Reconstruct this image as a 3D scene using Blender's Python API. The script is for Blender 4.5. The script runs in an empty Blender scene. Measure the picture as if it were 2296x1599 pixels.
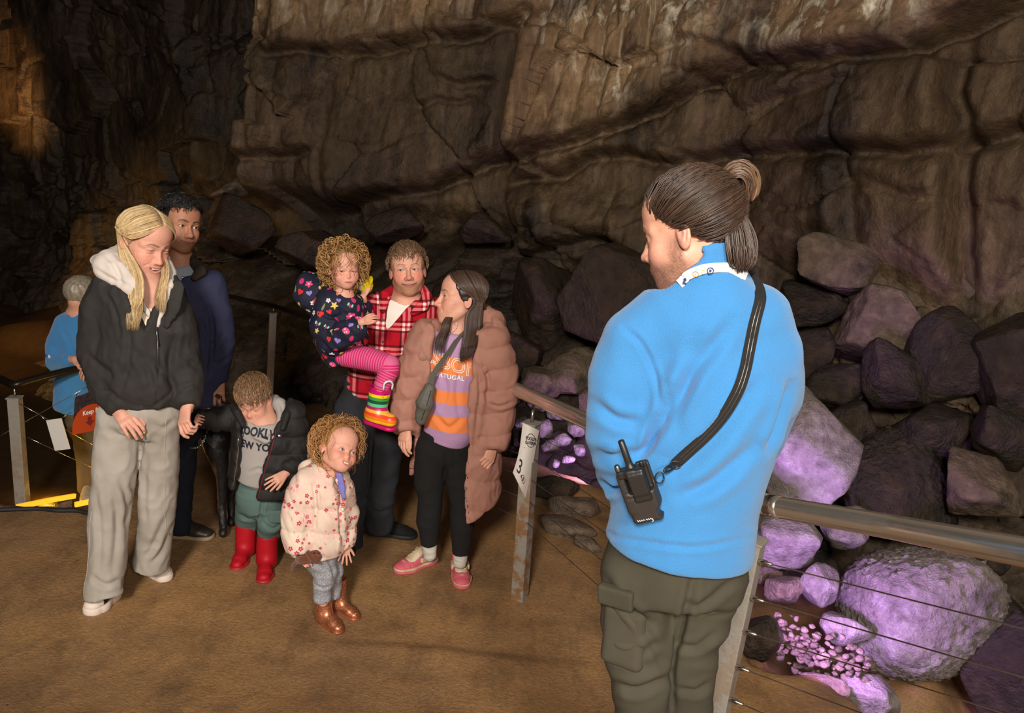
import bpy, bmesh, math, random
import numpy as np
from mathutils import Vector, Matrix
from mathutils.bvhtree import BVHTree

C = bpy.context.scene.collection
PI = math.pi
rng = np.random.default_rng(7)
A_ = lambda *v: np.array(v, float)
def unit(v):
    v = np.asarray(v, float); return v/(np.linalg.norm(v)+1e-12)

# ------------------------------------------------------------------ camera
IMW, IMH, FPX = 2296, 1599, 1800.0
CAMH, PITCH, ROLL = 2.10, math.radians(13.5), math.radians(5.5)
_F = A_(0, math.cos(PITCH), -math.sin(PITCH)); _X0 = A_(1, 0, 0); _U0 = np.cross(_X0, _F)
_X = math.cos(ROLL)*_X0+math.sin(ROLL)*_U0; _U = -math.sin(ROLL)*_X0+math.cos(ROLL)*_U0
CO = A_(0, 0, CAMH)
cd = bpy.data.cameras.new('camera'); cam = bpy.data.objects.new('camera', cd); C.objects.link(cam)
cd.sensor_width = 36.0; cd.lens = FPX*36.0/IMW; cd.clip_start = 0.05; cd.clip_end = 200
_M = Matrix(((_X[0], _U[0], -_F[0], 0), (_X[1], _U[1], -_F[1], 0), (_X[2], _U[2], -_F[2], CAMH), (0, 0, 0, 1)))
cam.matrix_world = _M
bpy.context.scene.camera = cam
def ray(px, py):
    d = _F+(px-IMW/2)/FPX*_X-(py-IMH/2)/FPX*_U
    return d/d[1]
def at(px, py, Y):
    "world point seen at a photograph pixel at distance Y in front of the camera"
    return CO+ray(px, py)*Y
def atz(px, py, z):
    d = ray(px, py); return CO+d*((z-CAMH)/d[2])

def project(P):
    v = np.asarray(P, float)-CO; w = v@_F; return np.stack([IMW/2+FPX*(v@_X)/w, IMH/2-FPX*(v@_U)/w], -1)

# ------------------------------------------------------------------ light
sc = bpy.context.scene
sc.view_settings.view_transform = 'Standard'; sc.view_settings.look = 'None'; sc.view_settings.gamma = 1.0
sc.view_settings.exposure = 0.0; sc.view_settings.use_curve_mapping = False
sc.cycles.max_bounces = 5; sc.cycles.sample_clamp_indirect = 3.0; sc.cycles.use_denoising = True
wd = bpy.data.worlds.new('cave_air'); sc.world = wd; wd.use_nodes = True
wd.node_tree.nodes['Background'].inputs[0].default_value = (1.0, .82, .66, 1); wd.node_tree.nodes['Background'].inputs[1].default_value = .018
def lamp(ty, name, loc, to, energy, color=(1, 1, 1), size=.1, spot=60, blend=.6):
    l = bpy.data.lights.new(name, ty); l.energy = energy; l.color = color
    if ty == 'AREA': l.shape = 'DISK'; l.size = size
    else: l.shadow_soft_size = size
    if ty == 'SPOT': l.spot_size = math.radians(spot); l.spot_blend = blend
    o = bpy.data.objects.new(name, l); C.objects.link(o); o.location = loc
    o.rotation_euler = (Vector(to)-Vector(loc)).to_track_quat('-Z', 'Y').to_euler(); o['kind'] = 'helper'
    return o
# photographer's flash as a softbox, with an added fill lamp, both behind the camera
lamp('AREA', 'flash_softbox', (-.75, -2.8, 4.0), (-.5, 4.0, .9), 470, (1, .94, .86), .9)
lamp('AREA', 'added_fill', (1.5, -2.7, 3.7), (-.3, 3.8, 1.0), 200, (1, .94, .86), .9)
# show lighting of the cave
PURPLE = (.56, .31, 1.0)
lamp('SPOT', 'purple_floodlight', at(1800, 1500, 3.12)+A_(0, 0, .13), at(2000, 1320, 4.1), 105, PURPLE, .05, 105, .6)
lamp('SPOT', 'purple_floodlight.001', at(1640, 1250, 4.3), at(1790, 1010, 4.9), 110, PURPLE, .05, 80, .8)
lamp('SPOT', 'purple_floodlight.002', at(1330, 1070, 5.3), at(1230, 960, 6.2), 45, (.62, .34, 1.0), .05, 110, .8)
lamp('SPOT', 'purple_floodlight.003', at(1860, 830, 4.6), at(1985, 725, 5.6), 24, PURPLE, .05, 60, .8)
lamp('SPOT', 'amber_floodlight', at(-190, 420, 9.6), at(-30, 270, 11.0), 620, (1.0, .52, .17), .1, 46, 1.0)
lamp('SPOT', 'amber_floodlight.001', at(-420, 640, 8.6), at(40, 720, 9.4), 260, (1.0, .50, .12), .1, 90, .7)


# ------------------------------------------------------------------ noise
_perm = np.random.default_rng(11).permutation(4096).astype(np.int64)
def _h(i, j, k): return _perm[(_perm[(_perm[i & 4095]+j) & 4095]+k) & 4095]
_g = np.random.default_rng(5).normal(size=(4096, 3)); _g /= np.linalg.norm(_g, axis=1)[:, None]
def noise(P, f=1.0, seed=0):
    "gradient noise in about -1..1"
    p = np.asarray(P, float)*f+seed*17.31; i = np.floor(p).astype(np.int64); u = p-i; w = u*u*u*(u*(u*6-15)+10)
    r = 0
    for a in (0, 1):
        for b in (0, 1):
            for c in (0, 1):
                g = _g[_h(i[..., 0]+a, i[..., 1]+b, i[..., 2]+c)]
                d = g[..., 0]*(u[..., 0]-a)+g[..., 1]*(u[..., 1]-b)+g[..., 2]*(u[..., 2]-c)
                wt = (w[..., 0] if a else 1-w[..., 0])*(w[..., 1] if b else 1-w[..., 1])*(w[..., 2] if c else 1-w[..., 2])
                r = r+wt*d
    return r*1.6
def fbm(P, f=1.0, o=4, seed=0, ridge=False):
    r = 0; a = 1.0; t = 0
    for k in range(o):
        n = noise(P, f, seed+k*3.7)
        if ridge: n = 1-2*np.abs(n)
        r = r+a*n; t += a; a *= .5; f *= 2.03
    return r/t
def sstep(a, b, x):
    t = np.clip((x-a)/(b-a), 0, 1); return t*t*(3-2*t)

# ------------------------------------------------------------------ signed distance modelling
def smin(a, b, k):
    h = np.maximum(k-np.abs(a-b), 0)/k; return np.minimum(a, b)-h*h*k*.25
def smax(a, b, k): return -smin(-a, -b, k)
def seg(A, B, ra, rb):
    "distance field of one round tapered segment"
    A = np.asarray(A, float); B = np.asarray(B, float); ab = B-A; L2 = max(float(ab@ab), 1e-12)
    def f(P):
        v = P-A; t = np.clip(v@ab/L2, 0, 1)
        return np.linalg.norm(v-t[..., None]*ab, axis=-1)-(ra+t*(rb-ra))
    return f
def chain(pts, rad, n=None, cap0=None, cap1=None, ck=.012):
    """tapered chain; rad entries r or (r across, r along n): n is the depth axis. cap = how far an end may stick out."""
    pts = [np.asarray(p, float) for p in pts]
    rr = [(r, r) if np.isscalar(r) else tuple(r) for r in rad]
    ell = n is not None
    if ell: n = unit(n)
    def f(P):
        best = None
        for i in range(len(pts)-1):
            A, B = pts[i], pts[i+1]; ab = B-A; L2 = max(float(ab@ab), 1e-12)
            v = P-A; t = np.clip(v@ab/L2, 0, 1); v = v-t[..., None]*ab
            ra = rr[i][0]+t*(rr[i+1][0]-rr[i][0])
            if ell:
                rb = rr[i][1]+t*(rr[i+1][1]-rr[i][1])
                dn = v@n; r2 = np.maximum((v*v).sum(-1)-dn*dn, 0)
                d = (np.sqrt(r2/ra**2+dn*dn/rb**2)-1)*np.minimum(ra, rb)
            else: d = np.linalg.norm(v, axis=-1)-ra
            best = d if best is None else np.minimum(best, d)
        if cap0 is not None:
            w = unit(pts[0]-pts[1]); best = smax(best, (P-pts[0])@w-cap0, ck)
        if cap1 is not None:
            w = unit(pts[-1]-pts[-2]); best = smax(best, (P-pts[-1])@w-cap1, ck)
        return best
    pp = np.array(pts); rm = np.array([max(r) for r in rr])[:, None]; f.bb = ((pp-rm).min(0), (pp+rm).max(0))
    return f
def frame(y, z=(0, 0, 1)):
    "rotation with columns x,y,z; y kept exactly"
    y = unit(y); z = np.asarray(z, float); x = unit(np.cross(y, z)); z = np.cross(x, y)
    return np.stack([x, y, z], 1)
def ell(c, r, R=None):
    c = np.asarray(c, float); r = np.asarray(r, float)
    def f(P):
        v = P-c
        if R is not None: v = v@R
        k0 = np.linalg.norm(v/r, axis=-1); k1 = np.linalg.norm(v/(r*r), axis=-1)
        return np.where(k0 < 1, (k0-1)*r.min(), k0*(k0-1)/np.maximum(k1, 1e-9))
    f.bb = (c-r.max(), c+r.max()); return f
def rbox(c, h, rd=.01, R=None):
    c = np.asarray(c, float); h = np.asarray(h, float)-rd
    def f(P):
        v = P-c
        if R is not None: v = v@R
        q = np.abs(v)-h
        return np.linalg.norm(np.maximum(q, 0), axis=-1)+np.minimum(q.max(-1), 0)-rd
    e = np.linalg.norm(h+rd); f.bb = (c-e, c+e); return f
def poly2(pts, ax=0, az=2):
    "signed distance to a polygon in two of the axes"
    V = np.asarray(pts, float); N = len(V)
    def f(P):
        p = P[..., [ax, az]]; d = np.full(p.shape[:-1], 1e9); s = np.ones(p.shape[:-1])
        for i in range(N):
            a = V[i]; b = V[i-1]; e = b-a; w = p-a
            t = np.clip(w@e/max(e@e, 1e-12), 0, 1); q = w-t[..., None]*e
            d = np.minimum(d, (q*q).sum(-1))
            c1 = p[..., 1] >= a[1]; c2 = p[..., 1] < b[1]; c3 = e[0]*w[..., 1] > e[1]*w[..., 0]
            fl = (c1 & c2 & c3) | (~c1 & ~c2 & ~c3); s = np.where(fl, -s, s)
        return s*np.sqrt(d)
    return f
def prism(pts, y0, y1):
    "polygon in x,z extruded between two depths"
    g = poly2(pts)
    return lambda P: np.maximum(g(P), np.maximum(y0-P[..., 1], P[..., 1]-y1))
class S:
    def __init__(s): s.p = []; s.lo = np.full(3, 1e9); s.hi = -s.lo
    def u(s, f, k=.01):
        s.p.append(('u', k, f))
        if hasattr(f, 'bb'): s.lo = np.minimum(s.lo, f.bb[0]); s.hi = np.maximum(s.hi, f.bb[1])
        return s
    def sub(s, f, k=.006): s.p.append(('s', k, f)); return s
    def cut(s, f, k=.006): s.p.append(('i', k, f)); return s
    def merge(s, o): s.p += o.p; return s
    def full(s, P):
        d = np.full(P.shape[:-1], 1e3)
        for op, k, f in s.p:
            q = f(P); d = smin(d, q, k) if op == 'u' else smax(d, -q if op == 's' else q, k)
        return d
    def blocks(s, P, cen, rad):
        d = np.full(P.shape[:-1], 1e3)
        for op, k, f in s.p:
            if op == 'i': d = smax(d, f(P), k); continue
            m = np.nonzero(f(cen) < rad*1.15+k)[0]
            if len(m) == 0: continue
            q = f(P[m]); d[m] = smin(d[m], q, k) if op == 'u' else smax(d[m], -q, k)
        return d
def axis(lo, hi, h, fine=()):
    "node coordinates from lo to hi, step h, finer inside the intervals (a,b,step)"
    out = [lo]; x = lo
    while x < hi:
        st = h
        for a, b, hh in fine:
            g = max(a-x, x-b, 0.0); st = min(st, hh+g*.25)
        x += st; out.append(x)
    while (len(out)) % 8: out.append(out[-1]+h)
    return np.array(out)
def nets(sdf, lo, hi, h, fine=((), (), ())):
    "surface nets over a graded grid, evaluated only near the surface"
    ax = [axis(lo[i], hi[i], h, fine[i]) for i in range(3)]
    n = [len(a) for a in ax]; nb = [k//8 for k in n]
    cen = []; ext = []
    for a in ax:
        b = a.reshape(-1, 8); e = np.append(a[8::8], a[-1]); cen.append((b[:, 0]+e)/2); ext.append((e-b[:, 0])/2)
    G = np.stack(np.meshgrid(*cen, indexing='ij'), -1).reshape(-1, 3)
    Rr = np.linalg.norm(np.stack(np.meshgrid(*ext, indexing='ij'), -1).reshape(-1, 3), axis=1)
    dc = sdf.full(G)
    act = np.nonzero(np.abs(dc) < Rr*1.2+.004)[0]
    D = np.repeat(np.repeat(np.repeat(np.where(dc < 0, -1., 1.).astype(np.float32).reshape(nb), 8, 0), 8, 1), 8, 2)
    bi = np.stack(np.unravel_index(act, nb), -1)
    for c0 in range(0, len(act), 1500):
        b = bi[c0:c0+1500]; o = np.arange(8)
        X = ax[0][b[:, 0, None]*8+o]; Y = ax[1][b[:, 1, None]*8+o]; Z = ax[2][b[:, 2, None]*8+o]
        m = len(b); P = np.empty((m, 8, 8, 8, 3))
        P[..., 0] = X[:, :, None, None]; P[..., 1] = Y[:, None, :, None]; P[..., 2] = Z[:, None, None, :]
        d = sdf.blocks(P.reshape(m, 512, 3), G[act[c0:c0+1500]], Rr[act[c0:c0+1500]]).reshape(m, 8, 8, 8)
        Dv = D.reshape(nb[0], 8, nb[1], 8, nb[2], 8)
        Dv[b[:, 0], :, b[:, 1], :, b[:, 2], :] = d
    sg = D < 0
    a = sg[:-1, :-1, :-1].astype(np.int8)
    tot = np.zeros_like(a)
    for dx in (0, 1):
        for dy in (0, 1):
            for dz in (0, 1): tot += sg[dx:n[0]-1+dx, dy:n[1]-1+dy, dz:n[2]-1+dz]
    cell = np.argwhere((tot > 0) & (tot < 8))
    idx = np.full(a.shape, -1, np.int32); idx[cell[:, 0], cell[:, 1], cell[:, 2]] = np.arange(len(cell))
    cor = [(x, y, z) for x in (0, 1) for y in (0, 1) for z in (0, 1)]
    dv = np.stack([D[cell[:, 0]+x, cell[:, 1]+y, cell[:, 2]+z] for x, y, z in cor], 1)
    acc = np.zeros((len(cell), 3)); cnt = np.zeros(len(cell))
    for i in range(8):
        for j in range(i+1, 8):
            df = [cor[j][k]-cor[i][k] for k in range(3)]
            if sum(map(abs, df)) != 1: continue
            m = (dv[:, i] < 0) != (dv[:, j] < 0)
            t = dv[m, i]/(dv[m, i]-dv[m, j])
            acc[m] += np.array(cor[i])+t[:, None]*np.array(df); cnt[m] += 1
    fr = acc/cnt[:, None]
    V = np.empty_like(fr)
    for k in range(3):
        c0 = ax[k][cell[:, k]]; c1 = ax[k][cell[:, k]+1]; V[:, k] = c0+fr[:, k]*(c1-c0)
    F = []
    for k in range(3):
        s0 = [slice(0, n[0]-1), slice(0, n[1]-1), slice(0, n[2]-1)]
        s1 = list(s0); s1[k] = slice(1, n[k])
        p, q = sg[tuple(s0)], sg[tuple(s1)]
        e = np.argwhere(p != q); o1, o2 = (k+1) % 3, (k+2) % 3
        e = e[(e[:, o1] > 0) & (e[:, o2] > 0)]
        if len(e) == 0: continue
        def sh(i, j):
            t = e.copy(); t[:, o1] -= i; t[:, o2] -= j; return idx[t[:, 0], t[:, 1], t[:, 2]]
        qd = np.stack([sh(0, 0), sh(1, 0), sh(1, 1), sh(0, 1)], 1)
        fl = p[e[:, 0], e[:, 1], e[:, 2]]; qd[~fl] = qd[~fl][:, ::-1]
        F.append(qd)
    F = np.concatenate(F) if F else np.zeros((0, 4), int)
    F = F[(F >= 0).all(1)]
    return V, F
def vnormals(V, F):
    t = np.cross(V[F[:, 2]]-V[F[:, 0]], V[F[:, 3 if F.shape[1] > 3 else 1]]-V[F[:, 1]]) if F.shape[1] > 3 else np.cross(V[F[:, 1]]-V[F[:, 0]], V[F[:, 2]]-V[F[:, 0]])
    N = np.zeros_like(V)
    for c in range(F.shape[1]): np.add.at(N, F[:, c], t)
    return N/(np.linalg.norm(N, axis=1)[:, None]+1e-12)

# ------------------------------------------------------------------ objects
def mesh_obj(name, V, F, mat=None, parent=None, smooth=True, col=None, attrs=None, loc=None):
    me = bpy.data.meshes.new(name); V = np.asarray(V, float)
    if loc is not None: V = V-np.asarray(loc)
    if isinstance(F, np.ndarray):
        k = F.shape[1]; me.vertices.add(len(V)); me.vertices.foreach_set('co', V.astype(np.float32).ravel())
        me.loops.add(F.size); me.loops.foreach_set('vertex_index', F.astype(np.int32).ravel())
        me.polygons.add(len(F)); me.polygons.foreach_set('loop_start', np.arange(0, F.size, k, dtype=np.int32))
        me.update(calc_edges=True)
    else: me.from_pydata([tuple(v) for v in V], [], [tuple(f) for f in F]); me.update()
    if smooth: me.polygons.foreach_set('use_smooth', [True]*len(me.polygons))
    if col is not None:
        a = me.color_attributes.new('Col', 'FLOAT_COLOR', 'POINT'); c = np.ones((len(V), 4), np.float32); c[:, :3] = col; a.data.foreach_set('color', c.ravel())
    for kk, v in (attrs or {}).items():
        v = np.asarray(v, np.float32)
        if v.ndim == 1: me.attributes.new(kk, 'FLOAT', 'POINT').data.foreach_set('value', v)
        else: me.attributes.new(kk, 'FLOAT_VECTOR', 'POINT').data.foreach_set('vector', v.ravel())
    me.validate()
    o = bpy.data.objects.new(name, me); C.objects.link(o)
    if mat: me.materials.append(mat)
    if loc is not None: o.location = loc
    if parent is not None:
        o.parent = parent
        if loc is None: o.matrix_parent_inverse = parent.matrix_basis.inverted()
    return o
def tag(o, label=None, cat=None, group=None, kind=None):
    for k, v in (('label', label), ('category', cat), ('group', group), ('kind', kind)):
        if v: o[k] = v
    return o
def thing(name, loc, label, cat, group=None):
    o = bpy.data.objects.new(name, None); o.empty_display_size = .1; C.objects.link(o); o.location = loc
    return tag(o, label, cat, group)
def tubes(paths, rads, k=5, cols=None, closed_ends=True):
    "tube mesh around polylines"
    V = []; F = []; Cc = []; T = []
    for pi, (p, r) in enumerate(zip(paths, rads)):
        p = np.asarray(p, float); m = len(p); r = np.full(m, r) if np.isscalar(r) else np.asarray(r, float)
        t = np.gradient(p, axis=0); t /= np.linalg.norm(t, axis=1)[:, None]+1e-12
        up = A_(0, 0, 1) if abs(t[0][2]) < .9 else A_(1, 0, 0); nrm = unit(np.cross(t[0], up)); base = len(V)
        for i in range(m):
            nrm = unit(nrm-t[i]*(nrm@t[i])); b = np.cross(t[i], nrm)
            for j in range(k):
                a = 2*PI*j/k; V.append(p[i]+r[i]*(math.cos(a)*nrm+math.sin(a)*b))
                if cols is not None: Cc.append(cols[pi])
                T.append(i/(m-1))
        for i in range(m-1):
            for j in range(k): F.append((base+i*k+j, base+i*k+(j+1) % k, base+(i+1)*k+(j+1) % k, base+(i+1)*k+j))
        if closed_ends: F.append(tuple(base+j for j in range(k-1, -1, -1))); F.append(tuple(base+(m-1)*k+j for j in range(k)))
    return V, F, (np.array(Cc) if cols is not None else None), np.array(T)
def smoothline(p, m):
    "Catmull-Rom through points"
    p = np.asarray(p, float); q = np.vstack([2*p[0]-p[1], p, 2*p[-1]-p[-2]]); out = []
    for u in np.linspace(0, len(p)-1, m):
        i = min(int(u), len(p)-2); t = u-i; a, b, c, d = q[i:i+4]
        out.append(.5*((2*b)+(-a+c)*t+(2*a-5*b+4*c-d)*t*t+(-a+3*b-3*c+d)*t**3))
    return np.array(out)
def boxmesh(c, h, R=None, bev=0.0):
    bm = bmesh.new(); bmesh.ops.create_cube(bm, size=2)
    for v in bm.verts: v.co = Vector((v.co.x*h[0], v.co.y*h[1], v.co.z*h[2]))
    if bev: bmesh.ops.bevel(bm, geom=list(bm.edges), offset=bev, segments=2, affect='EDGES', profile=.6)
    V = np.array([v.co[:] for v in bm.verts]); F = [tuple(v.index for v in f.verts) for f in bm.faces]; bm.free()
    if R is not None: V = V@np.asarray(R).T
    return V+np.asarray(c), F
def cat_mesh(L):
    V = []; F = []
    for v, f in L:
        b = len(V); V += [tuple(x) for x in v]; F += [tuple(i+b for i in q) for q in f]
    return V, F

# ------------------------------------------------------------------ materials
def lin(h):
    "sRGB 0-255 to linear"
    c = np.asarray(h, float)/255; return np.where(c <= .04045, c/12.92, ((c+.055)/1.055)**2.4)
class NT:
    def __init__(s, name):
        s.m = bpy.data.materials.new(name); s.m.use_nodes = True; s.t = s.m.node_tree; s.n = s.t.nodes; s.l = s.t.links
        s.b = s.n['Principled BSDF']
    def node(s, ty, **kw):
        n = s.n.new(ty)
        for k, v in kw.items():
            if k.startswith('i_'):
                key = k[2:]; key = int(key) if key.isdigit() else key.replace('_', ' ')
                s.put(n.inputs[key], v)
            else: setattr(n, k, v)
        return n
    def put(s, sock, v):
        if isinstance(v, bpy.types.NodeSocket): s.l.new(v, sock)
        else:
            if sock.type == 'RGBA' and len(v) == 3: v = (*v, 1)
            sock.default_value = v
    def set(s, **kw):
        for k, v in kw.items(): s.put(s.b.inputs[k.replace('_', ' ')], v)
        return s
    def math(s, op, a, b=None, c=None, clamp=False):
        n = s.node('ShaderNodeMath', operation=op, use_clamp=clamp); s.put(n.inputs[0], a)
        if b is not None: s.put(n.inputs[1], b)
        if c is not None: s.put(n.inputs[2], c)
        return n.outputs[0]
    def mix(s, f, a, b, mode='MIX'):
        n = s.node('ShaderNodeMix', data_type='RGBA', blend_type=mode); s.put(n.inputs[0], f); s.put(n.inputs[6], a); s.put(n.inputs[7], b); return n.outputs[2]
    def ramp(s, f, stops, interp='LINEAR'):
        n = s.node('ShaderNodeValToRGB'); r = n.color_ramp; r.interpolation = interp
        while len(r.elements) < len(stops): r.elements.new(.5)
        for e, (p, c) in zip(r.elements, stops): e.position = p; e.color = (*c, 1) if len(c) == 3 else c
        s.put(n.inputs[0], f); return n.outputs[0]
    def obj(s): return s.node('ShaderNodeTexCoord').outputs['Object']
    def attr(s, nm): return s.node('ShaderNodeAttribute', attribute_name=nm)
    def noise(s, v, sc, det=3, rough=.55, dist=0.0): return s.node('ShaderNodeTexNoise', i_Vector=v, i_Scale=sc, i_Detail=det, i_Roughness=rough, i_Distortion=dist)
    def scale(s, v, xyz): return s.node('ShaderNodeMapping', i_Vector=v, i_Scale=xyz).outputs[0]
    def bump(s, h, st=.3, d=.01):
        n = s.node('ShaderNodeBump', i_Strength=st, i_Distance=d, i_Height=h); s.l.new(n.outputs[0], s.b.inputs['Normal']); return n
def fabric(name, c, rough=.9, fuzz=60, amp=.12, bump=.25, sheen=.0, var=.0, c2=None, vs=6):
    t = NT(name); o = t.obj(); n = t.noise(o, fuzz*10, 2, .6); base = c
    a = tuple(min(1, x*(1-amp)) for x in c); b = tuple(min(1, x*(1+amp)) for x in c)
    col = t.mix(n.outputs[0], a, b)
    if c2 is not None: col = t.mix(t.ramp(t.noise(o, vs, 4).outputs[0], [(.4, (0, 0, 0)), (.65, (1, 1, 1))]), col, c2)
    t.set(Base_Color=col, Roughness=rough)
    t.b.inputs['Specular IOR Level'].default_value = .25
    if sheen: t.b.inputs['Sheen Weight'].default_value = sheen; t.b.inputs['Sheen Roughness'].default_value = .5
    t.bump(n.outputs[0], bump, .004); return t.m
def plain(name, c, rough=.5, metal=0.0, spec=.5, coat=0.0):
    t = NT(name); t.set(Base_Color=c, Roughness=rough, Metallic=metal); t.b.inputs['Specular IOR Level'].default_value = spec
    if coat: t.b.inputs['Coat Weight'].default_value = coat
    return t.m
def attrmat(name, rough=.6, nz=0.0, spec=.4, bump=0.0, bs=300, sheen=0.0):
    t = NT(name); c = t.attr('Col').outputs['Color']
    if nz:
        n = t.noise(t.obj(), bs, 3).outputs[0]
        c = t.mix(1.0, c, t.ramp(n, [(0.2, (1-nz,)*3), (.8, (1+nz,)*3)]), 'MULTIPLY')
    t.set(Base_Color=c, Roughness=rough); t.b.inputs['Specular IOR Level'].default_value = spec
    if sheen: t.b.inputs['Sheen Weight'].default_value = sheen
    if bump: t.bump(t.noise(t.obj(), bs, 3).outputs[0], bump, .003)
    return t.m

# ------------------------------------------------------------------ heads, hands, shoes
def xf(f, c, R, sc): return lambda P: f((P-c)@R/sc)*sc
def headframe(yaw, pitch, roll=0):
    "yaw 0 faces the camera side (-Y), + turns to picture right; pitch + looks down; roll + tips the crown to picture right"
    a, p, r = map(math.radians, (yaw, pitch, roll))
    y = A_(math.sin(a)*math.cos(p), -math.cos(a)*math.cos(p), -math.sin(p))
    z0 = A_(math.sin(a)*math.sin(p), -math.cos(a)*math.sin(p), math.cos(p))
    x0 = np.cross(y, z0)
    z = z0*math.cos(r)-x0*math.sin(r)
    return frame(y, z)
def headrel(px, py, yaw, pitch, roll=0):
    "the same angles, measured from the line of sight: yaw 0 looks into the lens"
    b = -unit(ray(px, py)); u = unit(_U-b*(_U@b)); r = np.cross(u, b)     # r: picture right
    a, p, q = map(math.radians, (yaw, pitch, roll))
    h = b*math.cos(a)+r*math.sin(a); y = h*math.cos(p)-u*math.sin(p); z = h*math.sin(p)+u*math.cos(p)
    s = math.sin(q); c = math.cos(q)
    rot = lambda v: v-(v@r)*r-(v@u)*u+(v@r)*(r*c-u*s)+(v@u)*(u*c+r*s)
    return frame(rot(y), rot(z))
class Head:
    def __init__(s, c, R, sc=1.0, child=0.0, smile=0.0, open=0.0, eye=1.0, nose=1.0, jaw=1.0, fem=0.0, pupil=(0, 0), iris=(60, 40, 25), cheek=0):
        s.c = np.asarray(c, float); s.R = R; s.sc = sc; s.child = child; s.smile = smile; s.open = open; s.eye = eye; s.pupil = pupil; s.iris = iris
        k = child; s.k = k
        s.ez = -.012*k                      # eye height
        s.ey = .072-.002*k; s.ex = .0315+.0015*k
        s.ny = .108-.013*k-(1-nose)*.01; s.nz = -.038-.003*k
        s.mz = -.069-.001*k; s.my = .092-.004*k
        s.jaw = jaw; s.fem = fem; s.nose = nose; s.cheek = cheek
        s.eyer = .0125+.0008*k
    def W(s, p): return s.c+s.R@(np.asarray(p, float)*s.sc)
    def L(s, P): return (P-s.c)@s.R/s.sc
    def build(s, B):
        "adds the head to a body field"
        k = s.k; j = s.jaw; H = S(); fe = s.fem
        H.u(ell((0, -.012+.002*k, .030+.004*k), (.0755+.003*k, .097+.001*k, .087+.002*k)))
        H.u(ell((0, .028, -.036+.004*k), ((.0605+.002*k)*j, .060, .078-.008*k)), .03)
        H.u(ell((0, .038, .050-.004*k), (.062, .050+.003*k, .050)), .03)
        cz = -.100+.008*k
        H.u(ell((0, .070-.006*k-.002*fe, cz), (.021*j-.003*fe, .018, .016)), .028)
        for sx in (1, -1):
            H.u(chain([(sx*.050*j, .004, -.056), (sx*.036*j, .040, -.086+.006*k), (sx*.012, .066, cz+.002)], [.020-.003*fe, .017, .013]), .022)
            H.u(ell((sx*.040, .056, -.028-.006*k), (.021+.003*k, .020+.002*k, .018+.006*k)), .028); H.u(ell((sx*.026, .063, -.050), (.022+.004*k, .018, .022)), .03)
            H.u(chain([(sx*.050, .060, .014+s.ez), (sx*.032, .079, .0195+s.ez), (sx*.012, .0855, .012+s.ez)], [.010, .0085-.002*fe-.002*k, .008]), .014)
        if s.cheek:
            for sx in (1, -1): H.u(ell((sx*.034, .066, -.046), (.016, .014, .014)), .024)
        # nose
        n = s.nose*(1-.22*k)
        H.u(chain([(0, .086-.003*k, .006+s.ez), (0, s.ny-.012, (s.nz+s.ez)*.5+.002), (0, s.ny-.004, s.nz+.004)], [.0075*n, .0085*n, .0105*n]), .012)
        H.u(ell((0, s.ny, s.nz), (.0105*n, .010*n, .0095*n)), .008)
        for sx in (1, -1): H.u(ell((sx*.0125*n, s.ny-.012, s.nz-.003), (.0075*n, .011*n, .0075*n)), .007)
        # muzzle
        H.u(ell((0, s.my-.017, s.mz), (.030, .022, .021)), .022)
        # eye sockets, lids
        for sx in (1, -1):
            H.sub(ell((sx*s.ex, s.ey+.024, s.ez), (.019, .013, .0125)), .016)
            H.u(ell((sx*s.ex, s.ey, s.ez), (s.eyer+.0030,)*3), .006)
            if s.eye > 0.05:
                H.sub(ell((sx*s.ex, s.ey+.012, s.ez-.0005), (s.eyer*.98, .016, .0052*s.eye)), .0015)
        # ears
        for sx in (1, -1):
            Re = frame((sx*.35, -.93, .0), (0, -.25, 1))
            H.u(ell((sx*.077, -.010, -.010), (.0075, .018, .031), Re), .006)
            H.sub(ell((sx*.0865, -.004, -.004), (.0075, .010, .017), Re), .003); H.sub(chain([(sx*.084, -.012, .010), (sx*.085, -.019, -.004), (sx*.085, -.014, -.022)], [.002]*3), .003)
        # lips and mouth follow the face surface
        yy = np.linspace(.135, .02, 116)
        def onface(pts, off):
            p = np.asarray(pts, float); G = np.stack([np.repeat(p[:, 0, None], 116, 1), np.repeat(yy[None], len(p), 0), np.repeat(p[:, 1, None], 116, 1)], -1)
            d = H.full(G); i0 = np.argmax(d < 0, 1); i1 = np.maximum(i0-1, 0); r = np.arange(len(p)); a = d[r, i1]; b = d[r, i0]
            y = yy[i1]+(yy[i0]-yy[i1])*np.where(np.abs(a-b) > 1e-9, a/(a-b+1e-12), 0); return np.stack([p[:, 0], y+off, p[:, 1]], 1)
        sm = s.smile; o = s.open; w = .0255+.0075*sm-.0045*k
        xs = np.linspace(-1, 1, 13); cur = sm*.0090*np.abs(xs)**1.7
        bow = .0034*(1-xs**2)**.7+.0008*np.cos(xs*PI*3)*(np.abs(xs) < .5)
        zu = s.mz+cur+bow+.0035*o*(1-xs**2); zl = s.mz+cur*(1-.25*(1-np.abs(xs)))-.0050*(1-xs**2)**.7-.0085*o*(1-xs**2)**.8
        ru = np.interp(np.abs(xs), [0, .6, 1], [.0032, .0030, .0012])*(1-.2*k); rl = np.interp(np.abs(xs), [0, .6, 1], [.0042, .0036, .0012])*(1-.15*k)
        s.up = onface(np.stack([xs*w, zu], 1), -.0019); s.lo = onface(np.stack([xs*w, zl], 1), -.0022); s.ru, s.rl = list(ru), list(rl)
        mid = (s.up+s.lo)/2; mid[:, 1] = onface(mid[:, [0, 2]], 0)[:, 1]; s.mid = mid.copy()
        s.gap = (zu-zl)/2-ru*.55-rl*.55
        br = {}
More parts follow.
